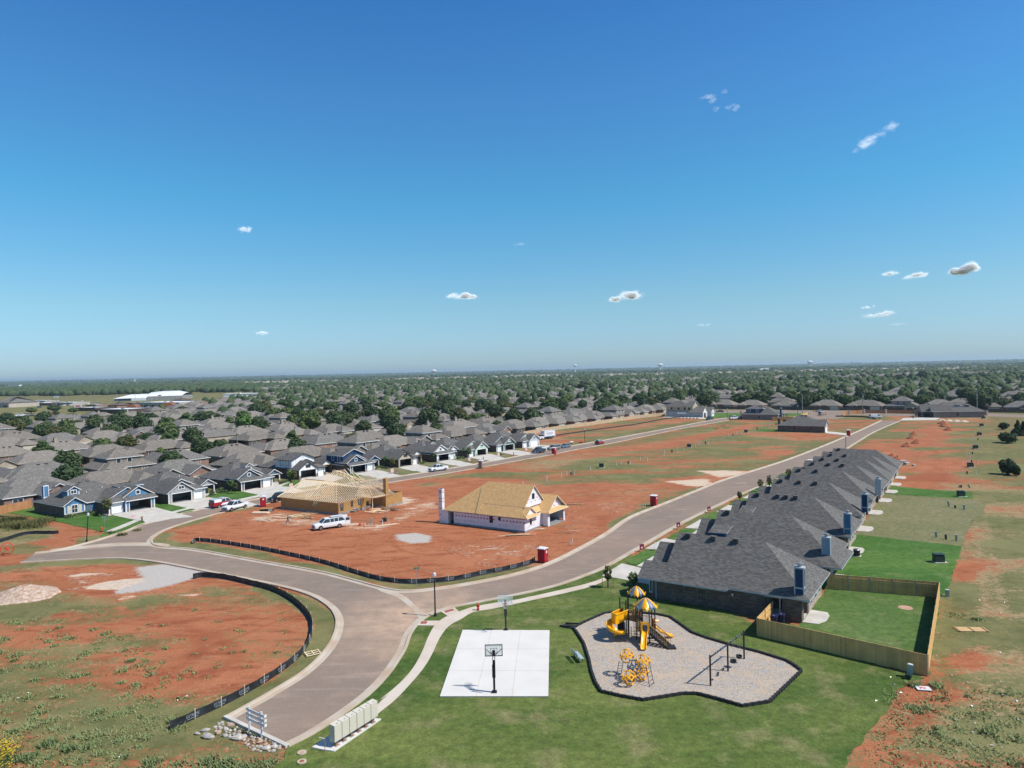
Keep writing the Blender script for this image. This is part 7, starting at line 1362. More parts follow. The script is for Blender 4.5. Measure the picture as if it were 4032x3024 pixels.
HT=[(0,1400,.4521,[(130,705,150,150,4),(10,650,105,120,0),(475,492,58,100,2),(490,526,40,46,0),(275,508,55,80,1),(500,735,110,180,4),(680,650,85,200,0),(975,735,135,180,0),(1260,578,72,150,0),(940,578,58,130,1),(1290,790,110,210,0),(1480,790,190,155,1),(1460,660,120,140,1),(1800,600,110,230,0),(1700,800,115,80,3),(1912,862,125,165,0),(2120,570,90,110,1),(1590,505,60,90,0),(640,505,50,80,1),(20,800,70,90,6),(1090,555,75,140,1),(1400,900,45,60,6),(345,705,50,90,4)]),
 (900,1400,.4521,[(645,705,140,120,3),(800,628,85,125,1),(912,600,115,135,0),(1092,595,95,125,0),(1400,650,200,190,1),(515,562,105,135,1),(640,548,62,82,0),(505,470,90,145,1),(255,478,60,60,0),(770,500,90,110,0),(1740,508,100,92,4),(1832,520,112,112,0),(1500,510,70,85,0),(1340,425,65,100,0),(2090,470,85,150,0),(1950,552,55,60,0),(2150,600,85,110,0),(768,820,55,90,6),(960,470,70,110,1),(1085,450,60,60,0),(330,420,60,90,1),(100,420,60,160,0),(1630,450,80,130,1)]),
 (1800,1400,.4521,[(165,612,110,150,1),(230,600,80,90,1),(612,575,110,85,0),(460,582,75,110,0),(742,540,95,125,0),(850,505,70,90,1),(590,480,125,140,0),(705,415,105,145,0),(1290,478,115,130,0),(1035,522,85,95,1),(1150,512,65,115,1),(1055,592,82,92,0),(1440,450,100,120,0),(1485,470,75,160,1),(1790,450,110,150,0),(1565,410,55,70,0),(2080,410,100,130,0),(1960,395,90,110,1),(880,420,50,80,1),(1030,390,55,40,3),(340,350,60,110,0),(1270,340,100,90,0),(1110,320,90,130,0)]),
 (2600,1350,.3617,[(890,700,150,255,0),(600,705,95,215,0),(640,565,110,130,0),(755,570,75,120,0),(1020,578,110,160,1),(1090,655,95,130,4),(1700,712,170,320,2),(1420,430,90,90,0),(1620,550,100,110,0),(1980,590,100,135,0),(2100,705,125,180,0),(50,690,140,140,0),(220,620,110,200,1),(360,620,125,115,0),(1150,610,115,120,0),(475,600,95,115,0),(1300,700,60,110,4),(1400,710,45,110,4),(1210,520,80,110,1),(1360,500,80,90,1)]),
 (3232,1350,.3617,[(620,712,150,300,2),(800,712,140,200,0),(1040,712,130,145,0),(1190,700,110,160,0),(1720,748,220,230,2),(1990,735,130,190,0),(2170,740,150,120,0),(480,575,100,250,0),(225,590,100,120,1),(1260,590,120,200,0),(1400,560,100,180,1),(1110,420,110,120,0),(860,440,90,120,0),(1540,560,120,160,0),(1850,600,110,150,0),(2050,600,100,160,4),(930,600,110,150,0),(1630,430,90,140,1)])]
wn={0:'leftmost',1:'left of centre',2:'central',3:'right of centre',4:'rightmost'}
for zi,(x0,y0,s,L_) in enumerate(HT):
    for a,b_,hp,wp,k in L_:
        px,py=x0+a*s,y0+b_*s; x,y=G(px,py); kk=mpp(px,py); h,w=hp*s*kk*1.02,wp*s*kk; w=min(w,16); h=max(4,min(h,15))
        putree(k,x,y,h,w,TP[k][3]+' tree about %d metres tall among the grey roofs of the old town'%round(h),'trees among the old houses'); occ.append((x,y,w*.4))
# ---------------------------------------------------------------- old houses of the town
RT=('shingle_grey','shingle_brown','shingle_warm'); RN=('cool grey','brownish grey','warm taupe'); BT=('brick_red','brick_grey','brick_tan','brick_dark')
def townhouse(i,rt,bt,two=False):
    q=random.Random(i*7+3); th=thing('old_house','','house',(0,0,0)); w=MB(); L_,D_=q.uniform(15,18),q.uniform(12,14); ez=2.6; r=MB(); s=.52
    def blk(x0,x1,y0,y1,e,ax,A='hip',B='hip',k=0):
        for a,b in (((x0,y0),(x1,y0)),((x1,y0),(x1,y1)),((x1,y1),(x0,y1)),((x0,y1),(x0,y0))): wall(w,a,b,0,e,bt)
        roof(r,x0-.5,x1+.5,y0-.5,y1+.5,e+k*.013,s*(1+.03*k),ax,A,B,rt,'trim_tan' if i%2 else 'trim_white')
    if two: blk(-L_*.32,L_*.3,-D_*.4,D_*.35,5.2,'x'); blk(-L_/2,L_/2,-D_/2,D_/2,ez,'x',k=1)
    else: blk(-L_/2,L_/2,-D_/2+2,D_/2,ez,'x')
    gx=L_*(.5 if i%2 else -.1)-5.8*(1 if i%2 else 0); g0=gx
    A='gable' if i%3==0 else 'hip'
    blk(g0,g0+6.2,-D_/2-2.5,D_/2-3,ez,'y',A,'hip',2)
    if A=='gable': gtri(w,'y',-D_/2-2.5,g0,g0+6.2,ez,s*1.06,bt)
    blk(-L_/2,-L_/2+5.2,-D_/2-.5,D_/2-4,ez,'y','hip' if i%4 else 'gable','hip',3)
    if i%4==0: gtri(w,'y',-D_/2-.5,-L_/2,-L_/2+5.2,ez,s*1.09,bt)
    if i%3==1: blk(L_/2-5.5,L_/2-.5,D_/2-3,D_/2+3,ez,'y','hip','hip',4)
    wl=w.build('wall',th); rf=r.build('roof',th)
    window(wl,(g0+.7,-D_/2-2.58),(1,0),4.7,2.1,.05,'trim_tan',(1,4),.1,'garage_door').children[0].data.materials[0]=MATS['mailbox_tan']
    for x in (-L_/2+1.5,): window(wl,(x,-D_/2-.58),(1,0),1.8,1.4,.7,'trim_white',(2,1))
    for k in range(3): window(wl,(L_/2-2.5-k*4.5,D_/2+.02),(-1,0),1.5,1.2,.9,'trim_white',(2,1),.08)
    if two:
        for k in range(2): window(wl,(-2.2+k*3.,-D_*.4-.08),(1,0),1.1,1.2,3.7,'trim_white')
        for k in range(2): window(wl,(2.2-k*3.,D_*.35+.08),(-1,0),1.1,1.2,3.7,'trim_white')
    pipes(rf,[(1.5,1.5,4.9),(-3,.5,4.4)],.45); vents(rf,[(-1.,D_*.16,5.3),(.8,D_*.16,5.3)])
    if i%6==2: chimney(rf,2.5,D_*.15,4,6.9,.9,.9,bt,bt)
    return th
HP=[[townhouse(i,RT[i%3],BT[(i*3+i//3)%4],two=(i in(4,9))),0,RN[i%3]] for i in range(12)]
def puthouse(k,x,y,b,label,group,sc=1.):
    p=HP[k]; o=p[0] if not p[1] else copy(p[0],(x,y,0)); p[1]=1
    o.location=(x,y,0); o.rotation_euler=(0,0,math.pi/2-R(b)); o['label']=label; o['category']='house'; o['group']=group; o.scale=(sc,)*3; return o
def pxof(x,y,z_=0):
    q=Vector((x,y,z_-H)); f=q.dot(Fw); return (2016+FP*q.dot(Rt)/f,1512-FP*q.dot(Up)/f) if f>1 else (-9999,0)
s37=(math.sin(R(37)),math.cos(R(37))); n37=(-s37[1],s37[0]); O37=(-82.,143.8)
comm=[G(*p) for p in [(-700,1690),(79,1692),(275,1662),(389,1654),(510,1645),(601,1634),(760,1606),(860,1582),(1020,1580),(1020,1558),(-700,1562)]]
def ok(x,y):
    px,py=pxof(x,y)
    if not(-260<px<4290): return False
    if inpoly(x,y,comm): return False
    return True
cand=[]; q=random.Random(11)
for ri,off in enumerate([33,64,104,136,176,208,248,280,320,352,392,424,464,496,536,568,608,640,680,712]):
    s=-330+q.uniform(0,10)
    while s<1100:
        x=O37[0]+s37[0]*s+n37[0]*off; y=O37[1]+s37[1]*s+n37[1]*off; o2=off
        if s>125 and s<440 and off==33: x+=n37[0]*5; y+=n37[1]*5
        if ok(x,y) and s<1000 and not(ri>1 and q.random()<.03): cand.append((x+q.uniform(-1.,1.),y+q.uniform(-1.,1.),37+(180 if ri%2 else 0)+q.uniform(-3,3),ri))
        s+=q.uniform(17.2,20.5)
# beyond the cross road
for ri in range(18):
    d=432+ri*34+(6 if ri%2 else 0); t=-40+q.uniform(0,8)
    while t<900:
        x=O37[0]+s37[0]*0+0; bx,by=G(2770,1611); dd=(G(4100,1627)[0]-bx,G(4100,1627)[1]-by); l=math.hypot(*dd); ux,uy=dd[0]/l,dd[1]/l; nx,ny=-uy,ux
        x=bx+ux*t+nx*(14+ri*33); y=by+uy*t+ny*(14+ri*33)
        if ok(x,y): cand.append((x+q.uniform(-1.5,1.5),y+q.uniform(-1.5,1.5),math.degrees(math.atan2(ux,uy))+(180 if ri%2 else 0)+q.uniform(-4,4),100+ri))
        t+=q.uniform(18,23)
# drop clashes between the two grids
keep=[]
bxv=G(2770,1611)
for c in sorted(cand,key=lambda c:math.hypot(c[0],c[1])):
    side=(c[0]-bxv[0])*nx+(c[1]-bxv[1])*ny; along=(c[0]-bxv[0])*ux+(c[1]-bxv[1])*uy
    if c[3]<100 and side>4 and along>-12: continue
    if c[3]<100 and along>-8 and side<=4: continue
    if any(math.hypot(c[0]-k[0],c[1]-k[1])<15 for k in keep[-90:]): continue
    keep.append(c)
rowname={0:'first row behind the new street',1:'second row behind the new street',2:'third row behind the new street',3:'fourth row behind the new street'}
def where(x,y,ri):
    px,py=pxof(x,y)
    if ri==0: return 'in the row directly backing the new street'
    if ri>=100: return ('just behind the dark brown fence' if ri==100 else 'in row %d behind the dark brown fence'%(ri-99))
    return 'in row %d behind the new street'%(ri+1)
NH=285
for i,(x,y,b,ri) in enumerate(keep[:NH]):
    k=q.randrange(12); px,py=pxof(x,y); near=math.hypot(x,y)<330
    if near and k in(9,) : k=5
    puthouse(k,x,y,b,RN[k%3]+' roofed '+('two storey ' if k in(4,9) else '')+{0:'red',1:'grey',2:'tan',3:'dark'}[(k*3+k//3)%4]+' brick house '+where(x,y,ri),'old houses of the town',q.uniform(.95,1.05))
print('town houses',len(keep))
# farther houses as one mass
m=MB()
def farhouse(x,y,b,sc=1.,mt=None):
    c,s_=math.cos(b),math.sin(b); a,d,e=8.5*sc,6.5*sc,2.7*sc; f=lambda u,v,w:(x+u*c-v*s_,y+u*s_+v*c,w); rt=mt or RT[q.randrange(3)]; zt_=e+3.4*sc
    V=[f(u,v,w) for w in (0,e) for u,v in ((-a,-d),(a,-d),(a,d),(-a,d))]; m.faces(V,[(0,1,5,4),(1,2,6,5),(2,3,7,6),(3,0,4,7)],BT[q.randrange(4)])
    o=.5; V=[f(-a-o,-d-o,e),f(a+o,-d-o,e),f(a+o,d+o,e),f(-a-o,d+o,e),f(-a+d,0,zt_),f(a-d,0,zt_)]; m.faces(V,[(0,1,5,4),(1,2,5),(2,3,4,5),(3,0,4)],rt)
    V=[f(a*.1,-d-4,e),f(a*.9,-d-4,e),f(a*.9,0,e),f(a*.1,0,e),f(a*.5,-d-.5,e+2.4),f(a*.5,0,e+2.4)]; m.faces(V,[(0,1,4),(1,2,5,4),(3,0,4,5)],rt); V=[f(u,v,w) for w in (0,e) for u,v in ((a*.15,-d-3.6),(a*.85,-d-3.6),(a*.85,-d),(a*.15,-d))]; m.faces(V,[(0,1,5,4),(1,2,6,5),(3,0,4,7)],BT[q.randrange(4)])
for x,y,b,ri in keep[NH:]: farhouse(x,y,math.pi/2-R(b))
for _ in range(2000): # estates between the woods, out to three kilometres
    px=q.uniform(-100,4130); v=q.choice((q.uniform(32,62),q.uniform(32,62),q.uniform(22,40))); hy=1504.5-.0221*px; x,y=G(px,hy+v)
    if inpoly(x,y,comm) or (px<1000 and v>26): continue
    farhouse(x,y,q.uniform(0,3.14),q.uniform(1,1.4))
for cx,cw,v0 in ((1150,260,31),(1700,260,30),(2120,120,27),(2950,260,36),(3350,200,34),(2500,250,32),(3700,200,40)):
    for _ in range(110): px=q.gauss(cx,cw*.5); hy=1504.5-.0221*px; x,y=G(px,hy+v0+q.uniform(-4,4)); farhouse(x,y,q.uniform(0,3.14),1.5,('shingle_warm','stone_pale','brick_tan')[q.randrange(3)])
o=m.build('distant_houses'); tag(o,'mass of distant grey roofed houses beyond the near town','houses',None,'stuff')
# street trees and back yard trees
tc=[]
for x,y,b,ri in keep:
    d=math.hypot(x,y); n_=1 if d<420 else 2
    if d<330 and q.random()<.3: continue
    for _ in range(n_):
        a=q.uniform(0,6.28); r_=q.uniform(11,15.5); tx,ty=x+r_*math.cos(a),y+r_*math.sin(a); tp=pxof(tx,ty)
        if inpoly(tx,ty,comm) or (tp[0]<900 and tp[1]<1665 and q.random()<.8): continue
        if (tx-O37[0])*n37[0]+(ty-O37[1])*n37[1]<(22 if d<330 else 32): 
            if (tx-bxv[0])*nx+(ty-bxv[1])*ny<5: continue
        if (tx-bxv[0])*nx+(ty-bxv[1])*ny<5 and (tx-bxv[0])*ux+(ty-bxv[1])*uy>-15: continue
        if any(math.hypot(tx-k[0],ty-k[1])<9.2 for k in keep if abs(tx-k[0])<12): continue
        if any(math.hypot(tx-k[0],ty-k[1])<k[2]+3 for k in occ if abs(tx-k[0])<12): continue
        tc.append((d,tx,ty))
tc.sort(); NT=max(0,292-len(occ))
for i,(d,x,y) in enumerate(tc[:NT]):
    k=q.choice((0,0,1,1,2,3,4,5,6 if d<350 else 0)); h=q.uniform(5,8.) if d<330 else q.uniform(6.5,10.5); putree(k,x,y,h,h*q.uniform(.85,1.15),TP[k][3]+' tree in a yard '+('near the new street' if d<330 else 'well back in the town'),'trees among the old houses')
def canopymat():
    m_,n,b=nt('canopy_mass'); b.inputs['Roughness'].default_value=.8; b.inputs['Specular IOR Level'].default_value=.1; co=coord(n)
    c=mix(n,ramp(n,noise(n,co,.06,2),.4,.6),(.05,.08,.036),(.085,.115,.055)); c=mix(n,ramp(n,noise(n,co,.11,2),.58,.7),c,(.11,.125,.055)); c=mix(n,ramp(n,noise(n,co,1.1,3),.4,.62),c,mix(n,.45,c,(.02,.035,.015)))
    n.links.new(c,b.inputs['Base Color'])
canopymat()
def blobs(name,L_,label,mat='canopy_mass',sub=3):
    "many uneven crowns in one mesh"
    T=[]
    for sd in range(4):
        q2=np.random.default_rng(sd); rows=5; n=8; V=[(0,0,-.55)]
        for i in range(1,rows): 
            ph=math.pi*i/rows
            for k in range(n): r_=(q2.uniform(.78,1.18)); V.append((r_*math.sin(ph)*math.cos(2*math.pi*(k+.5*(i%2))/n),r_*math.sin(ph)*math.sin(2*math.pi*(k+.5*(i%2))/n),-math.cos(ph)*q2.uniform(.7,1.)*.9))
        V.append((0,0,.9)); F_=[(0,1+(k+1)%n,1+k) for k in range(n)]
        for i in range(rows-2):
            for k in range(n): a,b=1+i*n+k,1+i*n+(k+1)%n; c,d=a+n,b+n; F_+= [(a,b,d),(a,d,c)]
        l=1+(rows-2)*n; F_+=[(l+k,l+(k+1)%n,len(V)-1) for k in range(n)]; T.append((np.array(V),np.array(F_)))
    VV=[];FF=[];k=0
    for i,(x,y,r_,h) in enumerate(L_):
        V,F_=T[i%4]; a=rng.uniform(0,6.28); c,s_=math.cos(a),math.sin(a); P_=np.c_[(V[:,0]*c-V[:,1]*s_)*r_+x,(V[:,0]*s_+V[:,1]*c)*r_+y,(V[:,2]+.5)*h*.68+h*.04]; VV.append(P_); FF.append(F_+k); k+=len(V)
    VV=np.concatenate(VV); FF=np.concatenate(FF); me=bpy.data.meshes.new(name); me.vertices.add(len(VV)); me.vertices.foreach_set('co',VV.astype(np.float32).ravel()); me.loops.add(FF.size); me.loops.foreach_set('vertex_index',FF.ravel().astype(np.int32)); me.polygons.add(len(FF)); me.polygons.foreach_set('loop_start',np.arange(0,FF.size,3,dtype=np.int32)); me.polygons.foreach_set('loop_total',np.full(len(FF),3,np.int32)); me.update(); me.validate(); me.materials.append(MATS[mat]); o=bpy.data.objects.new(name,me); COL.objects.link(o); return tag(o,label,'woodland',None,'stuff')
L_=[(x,y,q.uniform(2.6,4.6),q.uniform(6,11)) for d,x,y in tc[NT:]]
def clump(x,y,r_,h,n_=5):
    for _ in range(n_): a=q.uniform(0,6.28); t=q.uniform(0,.75)*r_; L_.append((x+t*math.cos(a),y+t*math.sin(a),r_*q.uniform(.3,.55),h*q.uniform(.75,1.1)))
def okw(x,y,px,v):
    if inpoly(x,y,comm): return False
    sd_=(x-bxv[0])*nx+(y-bxv[1])*ny; al=(x-bxv[0])*ux+(y-bxv[1])*uy
    if al>-20 and sd_<12: return False
    if (x-O37[0])*n37[0]+(y-O37[1])*n37[1]<45 and al<=-20: return False
    return True
keepxy=np.array([(k[0],k[1]) for k in keep])
for _ in range(3600):
    px=q.uniform(-200,4230); v=q.uniform(50,125); hy=1504.5-.0221*px; x,y=G(px,hy+v); 
    if v>95 and px<3000 and q.random()<.75: continue
    if v>50 and px<1000: continue
    if v>80 and q.random()<.5: continue
    if not okw(x,y,px,v) or (v>56 and np.min(np.hypot(keepxy[:,0]-x,keepxy[:,1]-y))<9.5): continue
    L_.append((x,y,q.uniform(3,5.5),q.uniform(6.5,11.5)))
for _ in range(5200):
    px=q.uniform(-200,4230); v=q.uniform(19,56); hy=1504.5-.0221*px; x,y=G(px,hy+v)
    if inpoly(x,y,comm): continue
    L_.append((x,y,q.uniform(4.5,8.5),q.uniform(8,13)))
for _ in range(1500):
    px=q.uniform(-200,1000); v=q.uniform(26,60); x,y=G(px,1504.5-.0221*px+v)
    if not inpoly(x,y,comm): L_.append((x,y,q.uniform(5,9),q.uniform(9,13)))
blobs('woodland',L_,'mass of tree crowns running from the town to the hills')
L2_=[]
for _ in range(5200):
    px=q.uniform(-300,4330); v=3.2*math.exp(q.uniform(0,1.85)); x,y=G(px,1504.5-.0221*px+v); L2_.append((x,y,q.uniform(14,34),q.uniform(10,19)))
blobs('woodland',L2_,'far blue woods on the plain under the horizon')
# low wooded rise that makes the skyline
m=MB(); n_=420; rings=[]
for i in range(n_): 
    a=R(-52+104*i/(n_-1)); D_=11500; hh=17+9*math.sin(i*.043+1)+5*math.sin(i*.17)+q.uniform(-2.2,2.2)+ (8 if q.random()<.04 else 0)
    rings.append([(D0*math.sin(a),D0*math.cos(a),zz) for D0,zz in ((9200,-.5),(10200,hh*.55),(D_,hh),(12500,hh*.6),(14500,-.5))])
m.loft(rings,'canopy_mass',close=False,caps=False); o=m.build('hills'); struct(o,'low wooded rise along the horizon')
L3=[]
for _ in range(2600): px=q.uniform(-300,4330); a=math.atan((px-2016)/FP); D_=q.uniform(10500,11700); L3.append((D_*math.sin(a),D_*math.cos(a),q.uniform(20,60),q.uniform(12,26)+14))
blobs('woodland',L3,'tree tops along the skyline')
# ---------------------------------------------------------------- cedars and young trees on the right hand field
CP=tree((0,0),4,4.2,'leaf_cedar','',77,'cone',1700,name='cedar_tree',trunk=.08,leaf=.2,core='leaf_cedar'); CP2=tree((0,0),4,4.2,'leaf_cedar','',78,'round',1700,name='cedar_tree',trunk=.06,leaf=.2,core='leaf_cedar'); cu=[0,0]
for i,(a,b_,wp,hp,k,l) in enumerate([(2035,1432,170,165,1,'big round dark cedar nearest the camera in the right field'),(2120,1448,95,120,1,'smaller cedar pressed against the right side of the nearest one'),(2030,1090,190,115,1,'wide low cedar, second nearest in the right field'),(1990,945,95,78,1,'small low cedar farthest in the right field'),(2140,1010,110,165,0,'tall pointed cedar near the photo edge in the right field'),(2205,1010,130,150,0,'cedar cut by the photo edge in the right field')]):
    px,py=3232+a*.3617,1350+b_*.3617; kk=mpp(px,py)*.3617; x,y=G(px,py); src=(CP,CP2)[k]; o=src if not cu[k] else copy(src,(x,y,0)); cu[k]=1; o.location=(x,y,0); o.rotation_euler=(0,0,i*1.3); o.scale=(wp*kk/4.2,)*2+(hp*kk/4*1.05,); tag(o,l,'tree','cedars of the right hand field')
def sapling(px,py,h,w,label,mat='leaf_green',stakes=False,n=260):
    x,y=G(px,py); t=tree((x,y),h,w,mat,label,int(px),'round',n,name='young_tree',trunk=.3,leaf=.1,core=mat)
    for ch in t.children:
        if ch.name.startswith('crown'): pass
    if stakes:
        for s in (-.7,.7): m=MB(); m.bar((s,.1,0),(s,.1,1.2),.06,'lumber_dark'); m.build('stake',t)
sapling(2200+430*.4521,2250+145*.4521,3.1,1.2,'staked young tree between the sidewalk and the nearest right hand house','leaf_olive',True); sapling(2200+650*.4521,2250+125*.4521,1.7,1.6,'dark shrub at the front corner of the nearest right hand house')
for i,(a,b_,h,w) in enumerate([(945,493,2.3,1.2),(1097,425,3.3,1.4),(1160,408,3.5,1.4),(1305,328,2.6,1.8)]): sapling(2400+a*.5425,1700+b_*.5425+8,h,w,('first','second','third','fourth')[i]+' young tree showing over the right hand roofs by the street','leaf_olive',False,110)
sapling(100+1275*.2532,1830+800*.2532,4.0,2.2,'staked young tree on the blue house lawn','leaf_olive',True,200); sapling(*z7(1380,660),3.2,2.,'young tree on the grey house lawn','leaf_green'); sapling(*z7(1450,690),3.0,1.4,'thin young tree right on the grey house lawn','leaf_olive',False,140)
for (x,y),l,m_ in (((1040+405*.2532,1680+860*.2532),'young tree beside the slate house porch','leaf_bright'),((1040+470*.2532,1680+860*.2532),'thin brown young tree left of the white house','leaf_olive'),((1040+1220*.2532,1680+700*.2532),'young tree left of the navy garage','leaf_green'),((1040+1300*.2532,1680+720*.2532),'second young tree left of the navy garage','leaf_olive'),((1040+1895*.2532,1680+625*.2532),'young tree right of the navy house','leaf_bright'),((1040+1995*.2532,1680+650*.2532),'thin young tree before the beige house','leaf_olive'),(r3(403,605),'young tree right of the beige house porch','leaf_bright'),(r3(915,568),'young tree by the charcoal house path','leaf_bright'),(r3(972,575),'darker young tree at the mint house corner','leaf_green'),(r3(548,630),'bushy young tree at the charcoal garage','leaf_green')): sapling(x,y,3.4,2.,l,m_)
# shrubs
def shrubs(pts,label,grp='shrubs planted before the new houses',r_=.45):
    for i,(px,py) in enumerate(pts): x,y=G(px,py); m=MB(); shrub(m,0,0,r_*random.uniform(.8,1.3),r_*random.uniform(1.2,2.),random.choice(('leaf_green','leaf_dark')),80); o=m.build('shrub',loc=(x,y,.05)); tag(o,label,'shrub',grp)
Z6=lambda a,b:(100+a*.2532,1830+b*.2532)
shrubs([Z6(*p) for p in [(650,835),(680,825),(715,830),(745,800),(790,815),(820,795),(850,790),(880,785),(910,780),(965,765),(1040,770),(1075,790),(1110,795),(1130,800),(1170,805),(1040,745)]],'dark shrub in the bed before the blue house')
shrubs([z7(*p) for p in [(1080,690),(1110,680),(1150,665),(1190,670),(1230,650),(1240,680),(1280,680),(1090,715)]],'dark shrub in the bed before the grey house',r_=.6)
shrubs([(1040+a*.2532,1680+b_*.2532) for a,b_ in [(250,900),(280,890),(320,880),(350,870),(400,860),(1770,650),(1810,640),(1850,655),(1900,665)]],'small shrub in a front bed along the new street'); shrubs([r3(*p) for p in [(330,650),(360,640),(385,655),(410,640),(840,590),(870,580),(900,590),(1360,545)]],'low shrub in a front bed farther along the new street')
# weeds: near the bottom of the photo and along the plots
def weeds(name,spec,label,mat='weed_green',seed=0):
    q2=random.Random(seed); m=MB()
    for px,py,w,n_,h in spec:
        cx,cy=G(px,py)
        for _ in range(n_):
            x,y=q2.gauss(cx,w*.5),q2.gauss(cy,w*.5); a=q2.uniform(0,6.28); l=h*q2.uniform(.5,1.2); lean=q2.uniform(.5,1.6)*l; dx,dy=math.cos(a),math.sin(a); t=.05
            m.face([(x-dy*t,y+dx*t,0),(x+dy*t,y-dx*t,0),(x+dx*lean+dy*t*.3,y+dy*lean-dx*t*.3,l),(x+dx*lean-dy*t*.3,y+dy*lean+dx*t*.3,l)],mat)
    o=m.build(name); return tag(o,label,'weeds',None,'stuff')
sp=[(x,y,q.uniform(.3,1.0),q.randrange(40,100),q.uniform(.08,.22)) for x,y in [(q.uniform(-40,700),q.uniform(2430,3060)) for _ in range(150)] if inpoly(x,y,[(-50,2430),(200,2430),(560,2500),(620,2700),(800,2900),(760,3070),(-50,3070)])]
sp+=[(x,y,q.uniform(.2,.6),q.randrange(20,50),q.uniform(.06,.16)) for x,y in [(q.uniform(300,1150),q.uniform(2400,2800)) for _ in range(70)] if inpoly(x,y,[(300,2430),(900,2330),(1200,2420),(1180,2540),(700,2780),(300,2600)])]
weeds('weeds',sp,'tufts of weed over the near left dirt lot')
weeds('weeds',[(190,2930,.6,160,.3),(270,2955,.5,150,.28),(110,2990,.7,120,.3),(590,3010,.7,120,.25),(700,3020,.8,130,.2),(830,3005,.9,200,.26),(900,3015,1.,220,.28),(980,3030,1.,200,.26),(780,3040,1.2,160,.25),(20,3000,.9,180,.3),(1060,3010,.8,100,.2)],'tall green weeds along the bottom of the dirt lot','weed_green',3)
weeds('weeds',[(q.uniform(3440,4040),q.uniform(2720,3040),q.uniform(.4,1.1),36,q.uniform(.08,.22)) for _ in range(90)]+[(3600,2700,.5,110,.35),(3690,2705,.5,110,.35),(3600,2790,.6,110,.3),(3760,2420,1.,90,.15),(3850,2440,.6,90,.25),(3885,2885,.6,120,.3)],'weeds over the rough field at the right','weed_green',4)
weeds('weeds',[(q.uniform(-20,180),q.uniform(2045,2090),q.uniform(1,2),200,q.uniform(.4,.9)) for _ in range(22)]+[(480,2108,.8,120,.5),(440,2100,.8,120,.4),(540,2090,.8,100,.4)],'tall dry weeds of the left lot','leaf_olive',5)
m=MB(); q2=random.Random(9)
for _ in range(170):
    x,y=G(q2.gauss(22,20),q2.gauss(2990,30)); x+=q2.gauss(0,.3); y+=q2.gauss(0,.3); z_=q2.uniform(.3,1.1); s=.06
    m.face([(x-s,y-s,z_),(x+s,y-s,z_+.02),(x+s,y+s,z_+.05),(x-s,y+s,z_)],'flower_yellow'); 
    if _%2: m.bar((x,y,0),(x,y,z_),.02,'leaf_green')
o=m.build('yellow_flowers'); tag(o,'yellow flowering weed at the bottom corner of the dirt lot','flowers',None,'stuff')
m=MB()
for px,py in [(q2.uniform(3450,4030),q2.uniform(2650,3020)) for _ in range(26)]+[(q2.uniform(3850,4000),q2.uniform(2350,2650)) for _ in range(8)]+[(70,2752),(110,2732),(470,2985),(490,2978),(735,2745),(390,2118),(700,2760)]:
    x,y=G(px,py); s=q2.uniform(.03,.1); a=q2.random()*3; c_,s_=math.cos(a),math.sin(a); m.face([(x-s*c_*2,y-s*s_*2,.06),(x+s*s_,y-s*c_,.12),(x+s*c_*2,y+s*s_*2,.08),(x-s*s_,y+s*c_,.14)],'plastic_white')
o=m.build('litter'); tag(o,'scraps of white litter over the rough ground','litter',None,'stuff')
# ---------------------------------------------------------------- houses at the far end of the plots
def simple_house(px,py,b,label,parts,roofm='shingle_charcoal',nm='house'):
    x,y=G(px,py); th=thing('suburban_house',label,'house',(x,y,0),math.pi/2-R(b)); return th
# lone brick house with its drive
x,y=G(*z26(1790,980)); th=thing('suburban_house','lone dark brick house with its long side to the camera in the middle field','house',(x,y,0),-SD)
w=MB(); 
wall(w,(-17.5,0),(0,0),0,2.7,'brick_dark',[(12,12.8,1,2),(5.6,6.5,.9,2)]); wall(w,(0,0),(0,7),0,2.7,'brick_tan',[(1.2,5.8,0,2.15)]); wall(w,(0,7),(-2,7),0,2.7,'brick_dark'); wall(w,(-2,7),(-2,13.5),0,2.7,'brick_dark'); wall(w,(-2,13.5),(-17.5,13.5),0,2.7,'brick_dark'); wall(w,(-17.5,13.5),(-17.5,0),0,2.7,'brick_dark'); wl=w.build('wall',th); panel_door(th,(0,1.2),(0,1),4.6,2.1)
window(wl,(-5.5,0),(1,0),.8,1.,1.,'brick_grey'); window(wl,(-11.9,0),(1,0),.9,1.1,.9,'brick_grey')
r=MB(); roof(r,-18.1,-1.4,-.5,14,2.75,.54,'x'); roof(r,-12,.5,-.5,7.5,2.77,.55,'x','hip','gable'); rf=r.build('roof',th); g=MB(); gtri(g,'x',0,0,7,2.7,.54,'mailbox_tan'); g.build('gable_wall',th); vents(rf,[(-9.5,6,6.4),(-8,6,6.4)]); chimney(th,-17.9,2.2,0,5.2,.8,1.0,'brick_dark','brick_dark')
